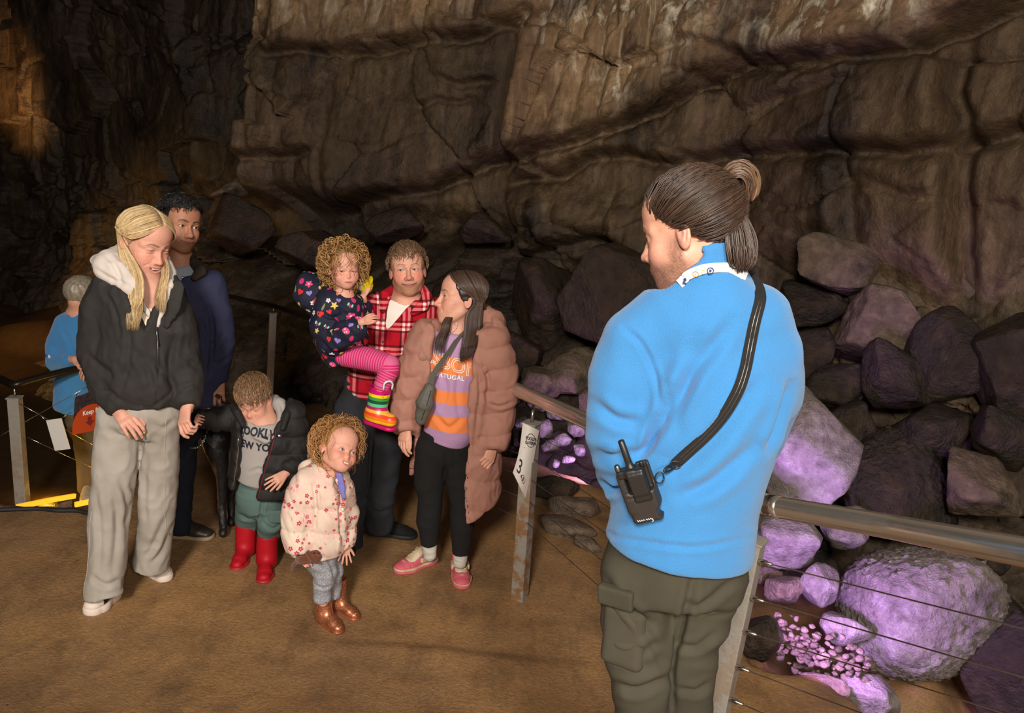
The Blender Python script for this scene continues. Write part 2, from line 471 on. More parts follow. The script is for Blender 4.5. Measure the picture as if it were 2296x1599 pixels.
        for sx in (1, -1):
            bz = s.ez+np.array([.0170, .0235, .0262, .0255, .0235, .0205]); bx = sx*np.array([.051, .044, .037, .029, .021, .013]); br[sx] = onface(np.stack([bx, bz], 1), 0)
        s.brow = br
        folds = [onface([(sx*.0185, s.nz-.003), (sx*(.030+.004*sm), s.mz+.016+.002*sm), (sx*(w+.0085), s.mz+.006*sm)], .0012) for sx in (1, -1)]
        H.u(chain(s.up, s.ru), .0035); H.u(chain(s.lo, s.rl), .0035)
        if o > .05:
            m2 = mid[1:-1].copy(); m2[:, 1] += .002; q = np.maximum(s.gap[1:-1], .0008); H.sub(chain(m2, list(q+.0004)), .0015)
        else:
            m2 = mid[1:-1].copy(); m2[:, 1] += .0028; H.sub(chain(m2, [.0016]*11), .002)
        for sx in (1, -1): H.sub(ell((sx*.0062*n, s.ny-.005, s.nz-.0095), (.0032*n, .005, .003)), .002)
        if sm > .3:      # smile folds
            for f_ in folds: H.sub(chain(smoothline(f_, 6), [.0010]*6), .006)
        for op, kk, f in H.p: B.p.append((op, kk*s.sc, xf(f, s.c, s.R, s.sc)))
        B.lo = np.minimum(B.lo, s.c-.135*s.sc); B.hi = np.maximum(B.hi, s.c+.135*s.sc)
        return s
    def fine(s, h=.0024, coarse=None):
        c = s.c; r = .125*s.sc
        ff = s.W((0, .05, -.02))
        return tuple(((c[i]-r, c[i]+r, h),) for i in range(3))
    def paint(s, V, skin, lips=(.42, .13, .11), brow=(.05, .03, .02), browa=.85, beard=None, blush=(.62, .25, .20), blusha=.35, bw=1.0, browz=0.0, beardamt=.5):
        P = s.L(V); col = np.tile(np.asarray(skin, float), (len(V), 1))
        col *= (1+.06*noise(V, 90)[:, None])
        near = (np.linalg.norm(P, axis=1) < .17)
        def mixc(w, c): col[:] = col*(1-w[:, None])+np.asarray(c)*w[:, None]
        ax = np.abs(P[:, 0]); front = near & (P[:, 1] > .03)
        bl = np.exp(-(((ax-.043)/.022)**2+((P[:, 2]+.030)/.022)**2))*front*blusha; mixc(bl, blush)
        nz = np.exp(-((ax/.016)**2+((P[:, 2]-s.nz)/.014)**2+((P[:, 1]-s.ny)/.02)**2))*blusha; mixc(nz, blush)
        e = np.exp(-(((ax-.080)/.012)**2+((P[:, 2]+.01)/.03)**2+((P[:, 1]+.01)/.03)**2))*blusha*.8*near; mixc(e, blush)
        if beard is not None:
            z0 = s.mz
            g = sstep(-.036, -.074, P[:, 2]-.2*np.maximum(.02-np.abs(P[:, 0]), 0))*near*sstep(-.02, .02, P[:, 1])*sstep(-.128, -.108, P[:, 2]-.25*np.minimum(P[:, 1]-.05, 0))
            side = sstep(.044, .062, ax)*sstep(.012, -.03, P[:, 2])*near*sstep(-.008, .006, P[:, 1])*sstep(.052, .022, P[:, 1])*.9
            g = np.maximum(g, side)*(.72+.35*noise(V, 420))
            mixc(np.clip(g, 0, 1)*beardamt, beard)
        dl = np.minimum(chain(s.up, s.ru)(P), chain(s.lo, s.rl)(P))
        mixc(sstep(.0016, -.0002, dl)*near*.88, lips)
        if s.open > .05:
            m2 = s.mid[1:-1].copy(); m2[:, 1] -= .003; mixc(sstep(.0012, -.0008, chain(m2, list(np.maximum(s.gap[1:-1], .0008)+.0004))(P))*near, (.09, .022, .018))
        else:
            mixc(sstep(.0022, .0006, chain(s.mid, [.0008]*13)(P))*near*.95, np.asarray(lips)*.22)
        for sx in (1, -1):
            b = s.brow[sx]+A_(0, 0, browz); sq = A_(1, .25, 1); d = chain(b*sq, list(bw*np.array([.0004, .0016, .0024, .0028, .0030, .0026])))(P*sq)
            mixc(sstep(.0018, -.0006, d)*front*browa*(.85+.3*noise(V, 500)), brow)
            # lash line
            q = P-A_(sx*s.ex, s.ey, s.ez); rr = np.sqrt((q[:, 0]/(s.eyer*1.05))**2+(q[:, 2]/(.0056*max(s.eye, .45)))**2)
            up = (q[:, 2] > -.0012*s.eye)
            mixc(np.exp(-((rr-1.0)/.16)**2)*front*np.where(up, .75, .25)*(np.abs(q[:, 1]) < .03), (.03, .018, .012))
        return np.clip(col, 0, 1)
    def eyes(s, parent):
        if s.eye < .2: return
        for sx in (1, -1):
            c = s.W((sx*s.ex, s.ey, s.ez)); V, F = uvsphere(20, 14); P = V*s.eyer
            look = unit(A_(s.pupil[0], 1, s.pupil[1])); d = (V@look)
            col = np.where((d > .972)[:, None], (.004, .004, .004), np.where((d > .885)[:, None], lin(s.iris), (.46, .42, .39)))
            mesh_obj('eye', c+(P*s.sc)@s.R.T, F, M['eye'], parent, col=col)
def uvsphere(u, v):
    # pole along +y so that the iris ring is round
    V = []; F = []
    for i in range(v+1):
        t = PI*i/v
        for j in range(u): V.append((math.sin(t)*math.cos(2*PI*j/u), math.cos(t), math.sin(t)*math.sin(2*PI*j/u)))
    for i in range(v):
        for j in range(u): F.append((i*u+j, i*u+(j+1) % u, (i+1)*u+(j+1) % u, (i+1)*u+j))
    return np.array(V), F
def hand(B, wrist, d, nrm, sc=1.0, curl=(.5, .5, .5, .5), side=1, spread=.10, thumb=(.55, .25), k=.004, tip=None):
    """d: wrist to knuckles; nrm: back-of-hand direction; side: +1 puts the thumb on the d x nrm side. curl in radians per joint."""
    d = unit(d); nrm = unit(nrm-d*(nrm@d)); s = np.cross(d, nrm)*side
    w = np.asarray(wrist, float); m = sc
    B.u(chain([w-d*.01*m, w+d*.03*m, w+d*.075*m], [(.026*m, .018*m), (.033*m, .015*m), (.037*m, .013*m)], n=nrm, cap1=.008*m), .012*m)
    lens = [(.040, .024, .019), (.045, .028, .021), (.042, .026, .020), (.033, .020, .018)]
    tips = []
    for i, L in enumerate(lens):
        o = (1.5-i)*.0185*m; p = w+d*(.078-.005*abs(i-1.2))*m+s*o
        dr = unit(d+s*spread*(1.5-i)); a = 0; pts = [w+d*.04*m+s*o*.75, p]
        for q, ln in enumerate(L):
            a += curl[i]*(.8 if q == 0 else 1.1)
            p = p+(dr*math.cos(a)-nrm*math.sin(a))*ln*m; pts.append(p)
        r = .0088 if i < 3 else .0076
        B.u(chain(pts, [.009*m, r*1.08*m, r*m, r*.92*m, r*.8*m]), k*m); tips.append(p)
    # thumb leaves the side of the palm near its base
    t0 = w+d*.018*m+s*.018*m; ta = thumb[0]
    dt = unit(d*math.cos(ta)+s*math.sin(ta)-nrm*.25)
    t1 = t0+dt*.042*m; d2 = unit(dt*math.cos(thumb[1])+(d*.5-s*.8-nrm*.3)*math.sin(thumb[1])); t2 = t1+d2*.033*m; t3 = t2+unit(d2-s*.15)*.025*m
    B.u(chain([t0, t1, t2, t3], [.014*m, .0115*m, .0102*m, .0082*m]), .009*m); tips.append(t3)
    return tips
def footframe(heel, toe): return frame(unit(np.asarray(toe, float)-np.asarray(heel, float)), (0, 0, 1))

# ------------------------------------------------------------------ materials used in several places
M = {}
M['eye'] = attrmat('eyeball', .12, spec=.6)
def rockmat(name, base, tan, pale, dark, wet=.45, streak=True, bump=.6, scale=1.0):
    t = NT(name); a = t.attr('suv').outputs['Vector'] if streak else t.obj()
    big = t.noise(a, .55*scale, 5, .6).outputs[0]
    c = t.mix(t.ramp(big, [(.35, (0, 0, 0)), (.65, (1, 1, 1))]), base, tuple(b*.55+d*.45 for b, d in zip(base, tan)))
    if streak:
        st = t.noise(t.scale(a, (4.5, 4.5, .30)), 1.5, 7, .68, .5).outputs[0]
        mask = t.noise(a, .45, 3).outputs[0]
        f = t.math('MULTIPLY', t.ramp(st, [(.44, (0, 0, 0)), (.62, (1, 1, 1))]), t.ramp(mask, [(.36, (.12,)*3), (.58, (1, 1, 1))]))
        c = t.mix(f, c, tan)
        st2 = t.noise(t.scale(a, (8.5, 8.5, .40)), 1.0, 6, .62, .5).outputs[0]
        f2 = t.math('MULTIPLY', t.ramp(st2, [(.50, (0, 0, 0)), (.64, (1, 1, 1))]), t.ramp(t.noise(a, .7, 3).outputs[0], [(.40, (0, 0, 0)), (.58, (1, 1, 1))]))
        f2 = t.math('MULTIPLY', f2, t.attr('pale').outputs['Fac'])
        c = t.mix(f2, c, pale)
    else:
        c = t.mix(t.ramp(t.noise(a, 4*scale, 6, .65).outputs[0], [(.5, (0, 0, 0)), (.7, (1, 1, 1))]), c, tan)
    dk = t.noise(t.scale(a, (1, 1, .55)) if streak else a, 1.6*scale, 5, .65, .4).outputs[0]
    c = t.mix(t.ramp(dk, [(.52, (0, 0, 0)), (.68, (.9, .9, .9))]), c, dark)
    if streak: c = t.mix(1.0, c, t.node('ShaderNodeCombineColor', i_0=t.attr('shade_tone').outputs['Fac'], i_1=t.attr('shade_tone').outputs['Fac'], i_2=t.attr('shade_tone').outputs['Fac']).outputs[0], 'MULTIPLY')
    fine = t.noise(a, 9*scale, 8, .68).outputs[0]
    c = t.mix(1.0, c, t.ramp(fine, [(.25, (.55,)*3), (.75, (1.35,)*3)]), 'MULTIPLY')
    t.set(Base_Color=c, Roughness=t.ramp(dk, [(.3, (wet+.25,)*3), (.7, (wet-.08,)*3)]))
    t.b.inputs['Specular IOR Level'].default_value = .35
    h = t.math('ADD', fine, t.math('MULTIPLY', t.noise(a, 34*scale, 5, .6).outputs[0], .35))
    t.bump(h, bump, .05)
    return t.m
M['wall'] = rockmat('cave_wall_rock', lin((92, 69, 50)), lin((150, 122, 88)), lin((196, 184, 162)), lin((36, 30, 27)))
M['rock'] = rockmat('boulder_rock', lin((92, 76, 62)), lin((128, 108, 88)), (0, 0, 0), lin((44, 37, 32)), .38, False, .75, 1.6)
M['rock_pale'] = rockmat('pale_rock', lin((138, 122, 114)), lin((178, 166, 160)), (0, 0, 0), lin((84, 72, 66)), .45, False, .9, 2.0)
M['rock_brown'] = rockmat('dark_brown_rock', lin((50, 37, 29)), lin((66, 48, 36)), (0, 0, 0), lin((26, 21, 19)), .4, False, .7, 1.2)
M['rock_dark'] = rockmat('dark_wet_rock', lin((46, 38, 32)), lin((74, 57, 42)), (0, 0, 0), lin((30, 26, 24)), .32, False, .8, 1.4)
def groundmat():
    t = NT('wet_mud_floor'); o = t.obj()
    big = t.noise(o, 1.1, 5, .6).outputs[0]; mid = t.noise(t.scale(o, (1.5, .75, 1)), 3.6, 7, .70, .15).outputs[0]; fine = t.noise(o, 60, 4, .7).outputs[0]
    c = t.mix(t.ramp(big, [(.35, (0, 0, 0)), (.68, (1, 1, 1))]), lin((134, 102, 70)), lin((164, 122, 76)))
    c = t.mix(t.ramp(mid, [(.48, (0, 0, 0)), (.70, (.75,)*3)]), c, lin((100, 76, 54)))
    grit = t.node('ShaderNodeTexVoronoi', i_Vector=o, i_Scale=85).outputs['Distance']
    c = t.mix(t.ramp(grit, [(.10, (.55,)*3), (.16, (0, 0, 0))]), c, t.mix(t.noise(o, 40, 2).outputs[0], lin((70, 54, 40)), lin((176, 150, 120))))
    c = t.mix(1.0, c, t.ramp(fine, [(.25, (.72,)*3), (.75, (1.25,)*3)]), 'MULTIPLY')
    w = t.attr('wet').outputs['Fac']
    c = t.mix(w, c, lin((58, 43, 28)))
    r = t.math('SUBTRACT', t.ramp(mid, [(.3, (.66,)*3), (.7, (.46,)*3)]), t.math('MULTIPLY', w, .30))
    t.set(Base_Color=c, Roughness=r); t.b.inputs['Specular IOR Level'].default_value = .45
    t.bump(t.math('ADD', t.math('ADD', t.math('MULTIPLY', fine, .5), mid), t.math('MULTIPLY', t.ramp(grit, [(.05, (1, 1, 1)), (.25, (0, 0, 0))]), .25)), .55, .02)
    return t.m
M['ground'] = groundmat()

# ------------------------------------------------------------------ the cave: floor and walls
def seglen(P): return np.concatenate([[0], np.cumsum(np.linalg.norm(np.diff(P, axis=0), axis=1))])
BANK = np.array([(2.6, -2.0), (2.3, .8), *[tuple(atz(x, y, .06)[:2]) for x, y in ((1990, 1640), (1905, 1545), (1800, 1485), (1690, 1440))],
                 (1.22, 4.1), *[tuple(atz(x, y, .0)[:2]) for x, y in ((1345, 1085), (1300, 1050), (1240, 1030))], (-.2, 6.0), (-1.2, 6.9), (-2.4, 7.5), (-4.0, 9.0), (-17, 14), (-17, -3.0)])
_bank = poly2(BANK, 0, 1)
def ground_z(x, y):
    "height of the cave floor"
    P = np.stack([x, y, np.zeros_like(x)], -1)
    d = _bank(P)+.10*noise(P, 1.7)+.05*noise(P, 5)
    z = .40*sstep(3.0, 1.2, y)+.020*noise(P, 1.3)+.010*noise(P, 4.0)+.004*noise(P, 14)
    z += .022*sstep(3.16, 3.10, y+.06*noise(P, 1.1, 3))*sstep(-1.0, -.5, x)*sstep(.5, .15, x)
    z -= .075*np.maximum(y-4.6, 0)*(y < 12)
    e = sstep(.10, -.08, x+2.32+.10*noise(P, 2.1))*sstep(4.02, 4.12, y+.05*noise(P, 3.1)+.03*x)
    z -= .50*e
    low = -.62+.20*np.maximum(d-.9, 0)+.16*noise(P, 1.5)+.08*noise(P, 4)
    t = sstep(-.02, .42, d); z = z*(1-t)+low*t
    return z
gx = np.concatenate([np.arange(-16, -6, .25), np.arange(-6, 5.6, .05)]); gy = np.concatenate([np.arange(-2, .4, .2), np.arange(.4, 8.0, .035), np.arange(8.0, 13.6, .1)])
GX, GY = np.meshgrid(gx, gy); GZ = ground_z(GX, GY)
V = np.stack([GX, GY, GZ], -1).reshape(-1, 3)
def gridfaces(r, c, flip=False):
    i = np.arange(r-1)[:, None]*c+np.arange(c-1)[None]; q = np.stack([i, i+1, i+c+1, i+c], -1).reshape(-1, 4)
    return q[:, ::-1].copy() if flip else q
wet = sstep(-2.15, -2.6, V[:, 0])*sstep(4.0, 4.2, V[:, 1])
wet = np.maximum(wet, .55*sstep(4.3, 5.2, V[:, 1])*sstep(.1, -.6, V[:, 0]))
floor = mesh_obj('floor', V, gridfaces(len(gy), len(gx)), M['ground'], attrs={'wet': wet})
tag(floor, 'brown muddy cave path sloping up towards the viewer', None, None, 'structure')
FLOOR_BVH = None

CURVE = np.array([(-15.5, 4.0), (-15, 9.5), (-12.5, 12.8), (-8.5, 12.2), (-6.3, 11.2), (-3.5, 9.6), (-1, 8.6), (1.0, 7.6), (2.4, 6.3), (3.5, 5.1), (4.6, 3.4), (5.3, 1.4), (5.6, -1.5)])
CURVE = smoothline(CURVE, 200); CS = seglen(CURVE); CS -= np.interp(0, CURVE[:, 0], CS)
_tan = np.gradient(CURVE, axis=0); _tan /= np.linalg.norm(_tan, axis=1)[:, None]
_nor = np.stack([-_tan[:, 1], _tan[:, 0]], 1)*-1.0          # towards the viewer
def to_sz(px, py):
    "photograph pixel to wall coordinates (along, height) on the undisplaced wall"
    d = ray(px, py); x = CURVE[:, 0]-d[0]*CURVE[:, 1]; i = np.nonzero(np.sign(x[:-1]) != np.sign(x[1:]))[0]
    if len(i) == 0: return A_(CS[-1], 0)
    i = i[0]; f = x[i]/(x[i]-x[i+1]); s = CS[i]+f*(CS[i+1]-CS[i]); Y = CURVE[i, 1]+f*(CURVE[i+1, 1]-CURVE[i, 1])
    return A_(s, CAMH+d[2]*Y)
ss = np.concatenate([np.arange(CS[0], -8, .12), np.arange(-8, 5.4, .022), np.arange(5.4, CS[-1], .08)]); zz = np.concatenate([np.arange(-1.6, 4.6, .022), np.arange(4.6, 9, .12)])
SG, ZG = np.meshgrid(ss, zz)
Q = np.stack([SG, np.zeros_like(SG), ZG], -1)
disp = np.zeros_like(SG)
# bedding blocks: tilted planes per cell with open joints
def cells(Q, fx, fz, seed, warp=.35):
    p = np.stack([Q[..., 0]*fx+warp*noise(Q, 1.1, seed), Q[..., 2]*fz+warp*noise(Q, 1.0, seed+4)], -1)
    b = np.floor(p).astype(int); d1 = np.full(p.shape[:-1], 9.); d2 = d1.copy(); val = np.zeros((*p.shape[:-1], 3))
    for i in (-1, 0, 1):
        for j in (-1, 0, 1):
            c = b+[i, j]; hsh = np.abs(_h(c[..., 0]+seed*13, c[..., 1], np.full(c.shape[:-1], seed)))
            g = _g[hsh]; ctr = c+.5+.42*g[..., :2]; d = np.linalg.norm((p-ctr), axis=-1)
            n = d < d1; d2 = np.where(n, d1, np.minimum(d2, d)); d1 = np.where(n, d, d1)
            val = np.where(n[..., None], np.stack([g[..., 2]+g[..., 0]*(p[..., 0]-ctr[..., 0])+g[..., 1]*(p[..., 1]-ctr[..., 1]), g[..., 0], g[..., 1]], -1), val)
    return val[..., 0], d2-d1
v1, e1 = cells(Q, .75, .95, 3); v2, e2 = cells(Q, 2.1, 2.3, 8); v3, e3 = cells(Q, 5.2, 6.0, 15)
rough = np.clip(sstep(.25, .6, noise(Q, .5, 9)+.75*sstep(2.0, 1.2, ZG+.35*sstep(.5, 3, SG))), 0, 1)
disp += .13*v1-.06*np.exp(-(e1/.05)**2)*sstep(-.2, .3, noise(Q, .8, 31))
disp += (.022+.06*rough)*v2-(.008+.03*rough)*np.exp(-(e2/.07)**2)
disp += .030*v3*rough
disp += .075*fbm(Q, .9, 5, 3)+(.012+.02*rough)*fbm(Q*[1, 1, .6], 4.0, 4, 7, True)+.007*fbm(Q, 14, 3, 5)+.022*fbm(Q*[1, 1, .12], 3.2, 4, 21)
def hline(pts, a, g, w, L=1.0, fade=.15):
    "near-horizontal edge: rock above stands out by a, joint of depth g"
    global disp
    p = np.array([to_sz(*q) for q in pts]); o = np.argsort(p[:, 0]); p = p[o]
    jit = .05*noise(Q*[1, 1, 0], 2.6, len(pts))+.02*noise(Q*[1, 1, 0], 9, len(pts))
    zl = np.interp(SG, p[:, 0], p[:, 1])+jit; m = sstep(p[0, 0]-fade, p[0, 0]+fade, SG)*sstep(p[-1, 0]+fade, p[-1, 0]-fade, SG)
    d = ZG-zl
    disp += m*(a*sstep(-.05, .05, d)*np.exp(-np.maximum(d, 0)/L)-g*np.exp(-(d/w)**2))
def vline(pts, a, g, w, L=1.0, fade=.2):
    "near-vertical edge: rock to the right stands out by a"
    global disp
    p = np.array([to_sz(*q) for q in pts]); o = np.argsort(p[:, 1]); p = p[o]
    jit = .06*noise(Q*[0, 1, 1], 1.6, len(pts)+5)+.012*noise(Q*[0, 1, 1], 5, len(pts))
    sl = np.interp(ZG, p[:, 1], p[:, 0])+jit; m = sstep(p[0, 1]-fade, p[0, 1]+fade, ZG)*sstep(p[-1, 1]+fade, p[-1, 1]-fade, ZG)
    d = (SG-sl)*np.sign(a if a else 1)
    disp += m*(abs(a)*sstep(-.09, .09, d)*np.exp(-np.maximum(d, 0)/L)-g*np.exp(-(d/w)**2))
hline([(1195, 362), (1330, 322), (1430, 285), (1530, 235), (1600, 190), (1700, 152), (1880, 140), (2060, 128), (2150, 85), (2296, 20), (2400, -20)], .30, .22, .06, 1.3)
hline([(1180, 412), (1290, 395), (1350, 355), (1450, 345), (1530, 362), (1700, 345), (1900, 340), (2050, 345), (2150, 335), (2296, 300), (2400, 280)], .20, .16, .06, .9)
hline([(1690, 248), (1780, 215), (1860, 190), (1960, 160)], .10, .06, .05, .5)
hline([(700, 134), (790, 131), (900, 124), (945, 108), (1100, 92), (1190, 66), (1240, 45)], .28, .12, .06, .8)
hline([(1030, 190), (1100, 195), (1160, 200)], .10, .08, .04, .4)
hline([(770, 478), (860, 440), (1000, 418), (1080, 388), (1170, 350)], .34, .14, .08, 1.4)
hline([(630, 362), (700, 350), (765, 338)], .22, .12, .06, .8)
hline([(970, 250), (1040, 240), (1110, 228)], .05, .07, .03, .4)
hline([(1200, 568), (1300, 540), (1400, 528), (1480, 600), (1560, 640)], .30, .12, .09, 1.0)
hline([(1470, 175), (1560, 130), (1640, 110), (1700, 125)], .12, .06, .05, .5)
vline([(626, -40), (640, 120), (632, 300), (612, 430)], .55, .10, .08, 2.5)
vline([(775, 20), (790, 90), (775, 250), (772, 470)], -.20, .06, .05, .35)
vline([(1202, 60), (1206, 250), (1192, 360)], .26, .08, .06, 1.0)
vline([(1168, 420), (1186, 500), (1196, 575)], .32, .08, .06, 1.0)
vline([(2165, 120), (2150, 210), (2178, 270), (2160, 420), (2150, 560), (2165, 640)], -.26, .24, .07, .7)
vline([(1902, 345), (1912, 440), (1935, 540)], -.18, .12, .06, .6)
vline([(440, 110), (455, 300), (440, 420)], .3, .1, .08, 1.2)
vline([(1440, 20), (1460, 90), (1425, 125)], .10, .08, .05, .4)
# draperies of flowstone
def drape(px0, py0, px1, py1, amp, f):
    global disp
    a = to_sz(px0, py0); b = to_sz(px1, py1)
    m = sstep(a[0]-.1, a[0]+.2, SG)*sstep(b[0]+.1, b[0]-.2, SG)*sstep(min(a[1], b[1])-.2, min(a[1], b[1])+.3, ZG)*sstep(max(a[1], b[1])+.3, max(a[1], b[1])-.1, ZG)
    u = SG*f+.5*noise(Q*[1, 1, .35], 1.4, 6)+.2*noise(Q*[1, 1, .3], 4, 7)
    disp += m*amp*(np.abs(np.sin(u*PI))**.6-.5)
drape(700, -60, 1180, 70, .10, 3.0); drape(1200, 40, 1480, 330, .085, 4.2); drape(1500, -60, 1900, 120, .07, 2.4); drape(600, 120, 780, 440, .05, 3.5); drape(1190, 420, 1480, 560, .045, 3.6); drape(-160, 180, 120, 340, .10, 3)
# the foot of the wall runs out into a slope of rubble
foot = np.interp(SG, [-12, -7, -4, -1.5, 0, 1.6, 2.6, 4, 6], [.2, .3, .9, 1.35, 1.35, 1.15, .95, .9, .9])
run = np.interp(SG, [-12, -7, -4, -1.5, 0, 1.6, 2.6, 4, 6], [.2, .4, 1.2, 1.3, 1.35, 1.0, .8, .7, .6])
below = np.maximum(foot+.25*noise(Q, .8, 12)-ZG, 0)
disp += run*below*(1+.25*noise(Q, 1.3, 4))
# lean: overhang at the top
disp += .06*np.maximum(ZG-3.0, 0)
nx = np.interp(SG, CS, _nor[:, 0]); ny = np.interp(SG, CS, _nor[:, 1]); nl = np.hypot(nx, ny)
bx = np.interp(SG, CS, CURVE[:, 0]); by = np.interp(SG, CS, CURVE[:, 1])
VW = np.stack([bx+disp*nx/nl, by+disp*ny/nl, ZG+.02*noise(Q, 3, 9)], -1).reshape(-1, 3)
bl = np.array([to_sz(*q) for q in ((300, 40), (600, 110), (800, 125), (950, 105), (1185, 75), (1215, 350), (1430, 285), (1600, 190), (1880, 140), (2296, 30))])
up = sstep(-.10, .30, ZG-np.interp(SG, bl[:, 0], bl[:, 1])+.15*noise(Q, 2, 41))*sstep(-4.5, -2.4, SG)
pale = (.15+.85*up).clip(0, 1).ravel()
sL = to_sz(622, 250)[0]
shade_tone = (.48-.30*sstep(sL+.05, sL-.12, SG)-.16*sstep(1.9, 1.3, ZG)*sstep(1.6, .8, SG)+.92*up*sstep(sL-.2, sL, SG)-.20*sstep(1.3, .7, ZG)*sstep(1.2, 2.0, SG)+.16*sstep(.2, .5, noise(Q, 1.1, 44))-.22*sstep(1.7, 1.0, ZG)*(1-sstep(1.8, 2.8, SG))+.06*sstep(1.5, 3, SG)).clip(.17, 2).ravel()  # shade painted into rock colour: left recess and lower wall darker, top brighter
wall = mesh_obj('wall_back', VW, gridfaces(len(zz), len(ss)), M['wall'], attrs={'suv': Q.reshape(-1, 3)+np.stack([0*SG, disp, 0*SG], -1).reshape(-1, 3), 'pale': pale, 'shade_tone': shade_tone})
tag(wall, 'brown streaked limestone cave wall with a long slanting ledge', None, None, 'structure')

# ------------------------------------------------------------------ boulders
def icos(sub):
    bm = bmesh.new(); bmesh.ops.create_icosphere(bm, subdivisions=sub, radius=1)
    V = np.array([v.co[:] for v in bm.verts]); F = np.array([[v.index for v in f.verts] for f in bm.faces]); bm.free(); return V, F
ICO = {k: icos(k) for k in (2, 3, 4, 5, 6)}
def boulder_shape(r, seed, sub=4, planes=14, rough=.05, knob=0.0, round_=.1):
    V, F = ICO[sub]; g = np.random.default_rng(seed)
    n = g.normal(size=(planes, 3)); n /= np.linalg.norm(n, axis=1)[:, None]; planes = int(planes*1.9); n = g.normal(size=(planes, 3)); n /= np.linalg.norm(n, axis=1)[:, None]; hgt = g.uniform(.60, 1.0, planes)
    q = np.maximum(V@n.T, 1e-3)/hgt; p = 2.6/round_
    rad = 1/((q**p).sum(1)**(1/p)); rad = np.minimum(rad, 1.32)
    P = V*rad[:, None]
    P = P*(1+rough*1.3*fbm(P, 1.8, 5, seed % 50)[:, None]+rough*.6*fbm(P, 5, 4, seed % 31, True)[:, None])
    if knob: P = P*(1+knob*(np.abs(fbm(P, 13, 3, 4))[:, None]*1.3+.5*np.abs(noise(P, 30, 2))[:, None]))
    return P*np.asarray(r), F
BOULDERS = []
def boulder(px, py, Y, rpx, rpy, label, mat='rock', dr=.9, seed=1, sub=4, rz=0, planes=14, rough=.05, knob=0.0, tilt=0, group=None, round_=.1, cat='boulder', nm='boulder'):
    c = at(px, py, Y); k = Y/FPX; r = A_(rpx*k, (rpx+rpy)*.5*k*dr, rpy*k)
    V, F = boulder_shape((1, 1, 1), seed, sub, planes, rough, knob, round_)
    ext = (V.max(0)-V.min(0))/2; V = (V-(V.max(0)+V.min(0))/2)/ext*r
    R = np.array(Matrix.Rotation(math.radians(rz), 3, 'Z')@Matrix.Rotation(math.radians(tilt), 3, 'Y'))
    o = mesh_obj(nm, V@R.T, F, M[mat]); o.location = c; tag(o, label, cat, group); BOULDERS.append(o); return o

# ------------------------------------------------------------------ people: shared helpers
def skinm(name): return attrmat(name, .55, .10, .35, .12, 220)
M['skin'] = skinm('skin'); M['hair'] = None
def hairmat():
    t = NT('hair'); c = t.attr('Col').outputs['Color']; n = t.noise(t.obj(), 70, 3).outputs[0]
    c = t.mix(1.0, c, t.ramp(n, [(.25, (.8,)*3), (.75, (1.2,)*3)]), 'MULTIPLY')
    t.set(Base_Color=c, Roughness=.42); t.b.inputs['Specular IOR Level'].default_value = .45
    return t.m
M['hair'] = hairmat()
class Pers:
    def __init__(s, Y, foot, label, cat='person', name='person'):
        s.Y = Y; f = at(*foot, Y); z = float(ground_z(np.array([f[0]]), np.array([f[1]]))[0])
        s.root = thing(name, (f[0], f[1], z), label, cat); s.B = S()
    def p(s, px, py, dy=0.0): return at(px, py, s.Y+dy)
    def r(s, px): return px*s.Y/FPX
    def ch(s, pts, ratio=1.0, n=(0, 1, 0), cap0=None, cap1=None, ck=.012, grow=0.0):
        "chain from pixel rows (px, py, radius in px[, dy[, ratio]])"
        P = [s.p(q[0], q[1], q[3] if len(q) > 3 else 0) for q in pts]
        Rr = [(s.r(q[2])+grow, (s.r(q[2])+grow)*(q[4] if len(q) > 4 else ratio)) for q in pts]
        return chain(P, Rr, n=n, cap0=cap0, cap1=cap1, ck=ck)
    def child(s, name, V, F, mat, parent=None, **kw):
        par = parent or s.root
        o = mesh_obj(name, V-np.array(s.root.location), F, mat, None, **kw)
        o.parent = par; return o
    def poly(s, pts, y0, y1):
        q = [s.p(*t) for t in pts]; return prism([(v[0], v[2]) for v in q], s.Y+y0, s.Y+y1)
def creased(V, F, folds=(), grooves=(), quilts=()):
    N = vnormals(V, F); d = np.zeros(len(V))
    for a, f, sd, ridge in folds:
        q = V*np.asarray(f, float)+.25*noise(V, 3, sd+1)[:, None]
        n = noise(q, 1.0, sd); d += a*((1-2*np.abs(n)) if ridge else n)
    if len(grooves):
        px = project(V); vd = V-CO; fac = -(N*vd).sum(1)/np.linalg.norm(vd, axis=1)
        for pts, dep, w in grooves:
            pl = np.array(smoothline(pts, 5*len(pts))); D = np.full(len(V), 1e9); T = np.zeros(len(V))
            for i in range(len(pl)-1):
                a, b = pl[i], pl[i+1]; e = b-a; t = np.clip((px-a)@e/max(e@e, 1e-9), 0, 1)
                dd = np.linalg.norm(px-a-t[:, None]*e, axis=1); m = dd < D; D = np.where(m, dd, D); T = np.where(m, (i+t)/(len(pl)-1), T)
            prof = np.exp(-(D/w)**2)-.45*np.exp(-((D-1.9*w)/(1.1*w))**2)
            d -= dep*prof*np.sin(np.clip(T, .02, .98)*PI)**.5*sstep(.0, .3, fac)
    for fn in quilts: d += fn(V)
    return V+N*d[:, None]
def garment(pr, name, B, h, mat, folds=(), grooves=(), quilts=(), parent=None, pad=.02, fine=((), (), ()), col=None, attrs=None, label=None):
    V, F = nets(B, B.lo-pad, B.hi+pad, h, fine)
    c = col(V) if callable(col) else col; a = {k: (v(V) if callable(v) else v) for k, v in (attrs or {}).items()}
    V = creased(V, F, folds, grooves, quilts)
    o = pr.child(name, V, F, mat, parent, col=c, attrs=a)
    if label: o['label'] = label
    o['_n'] = len(V); return o
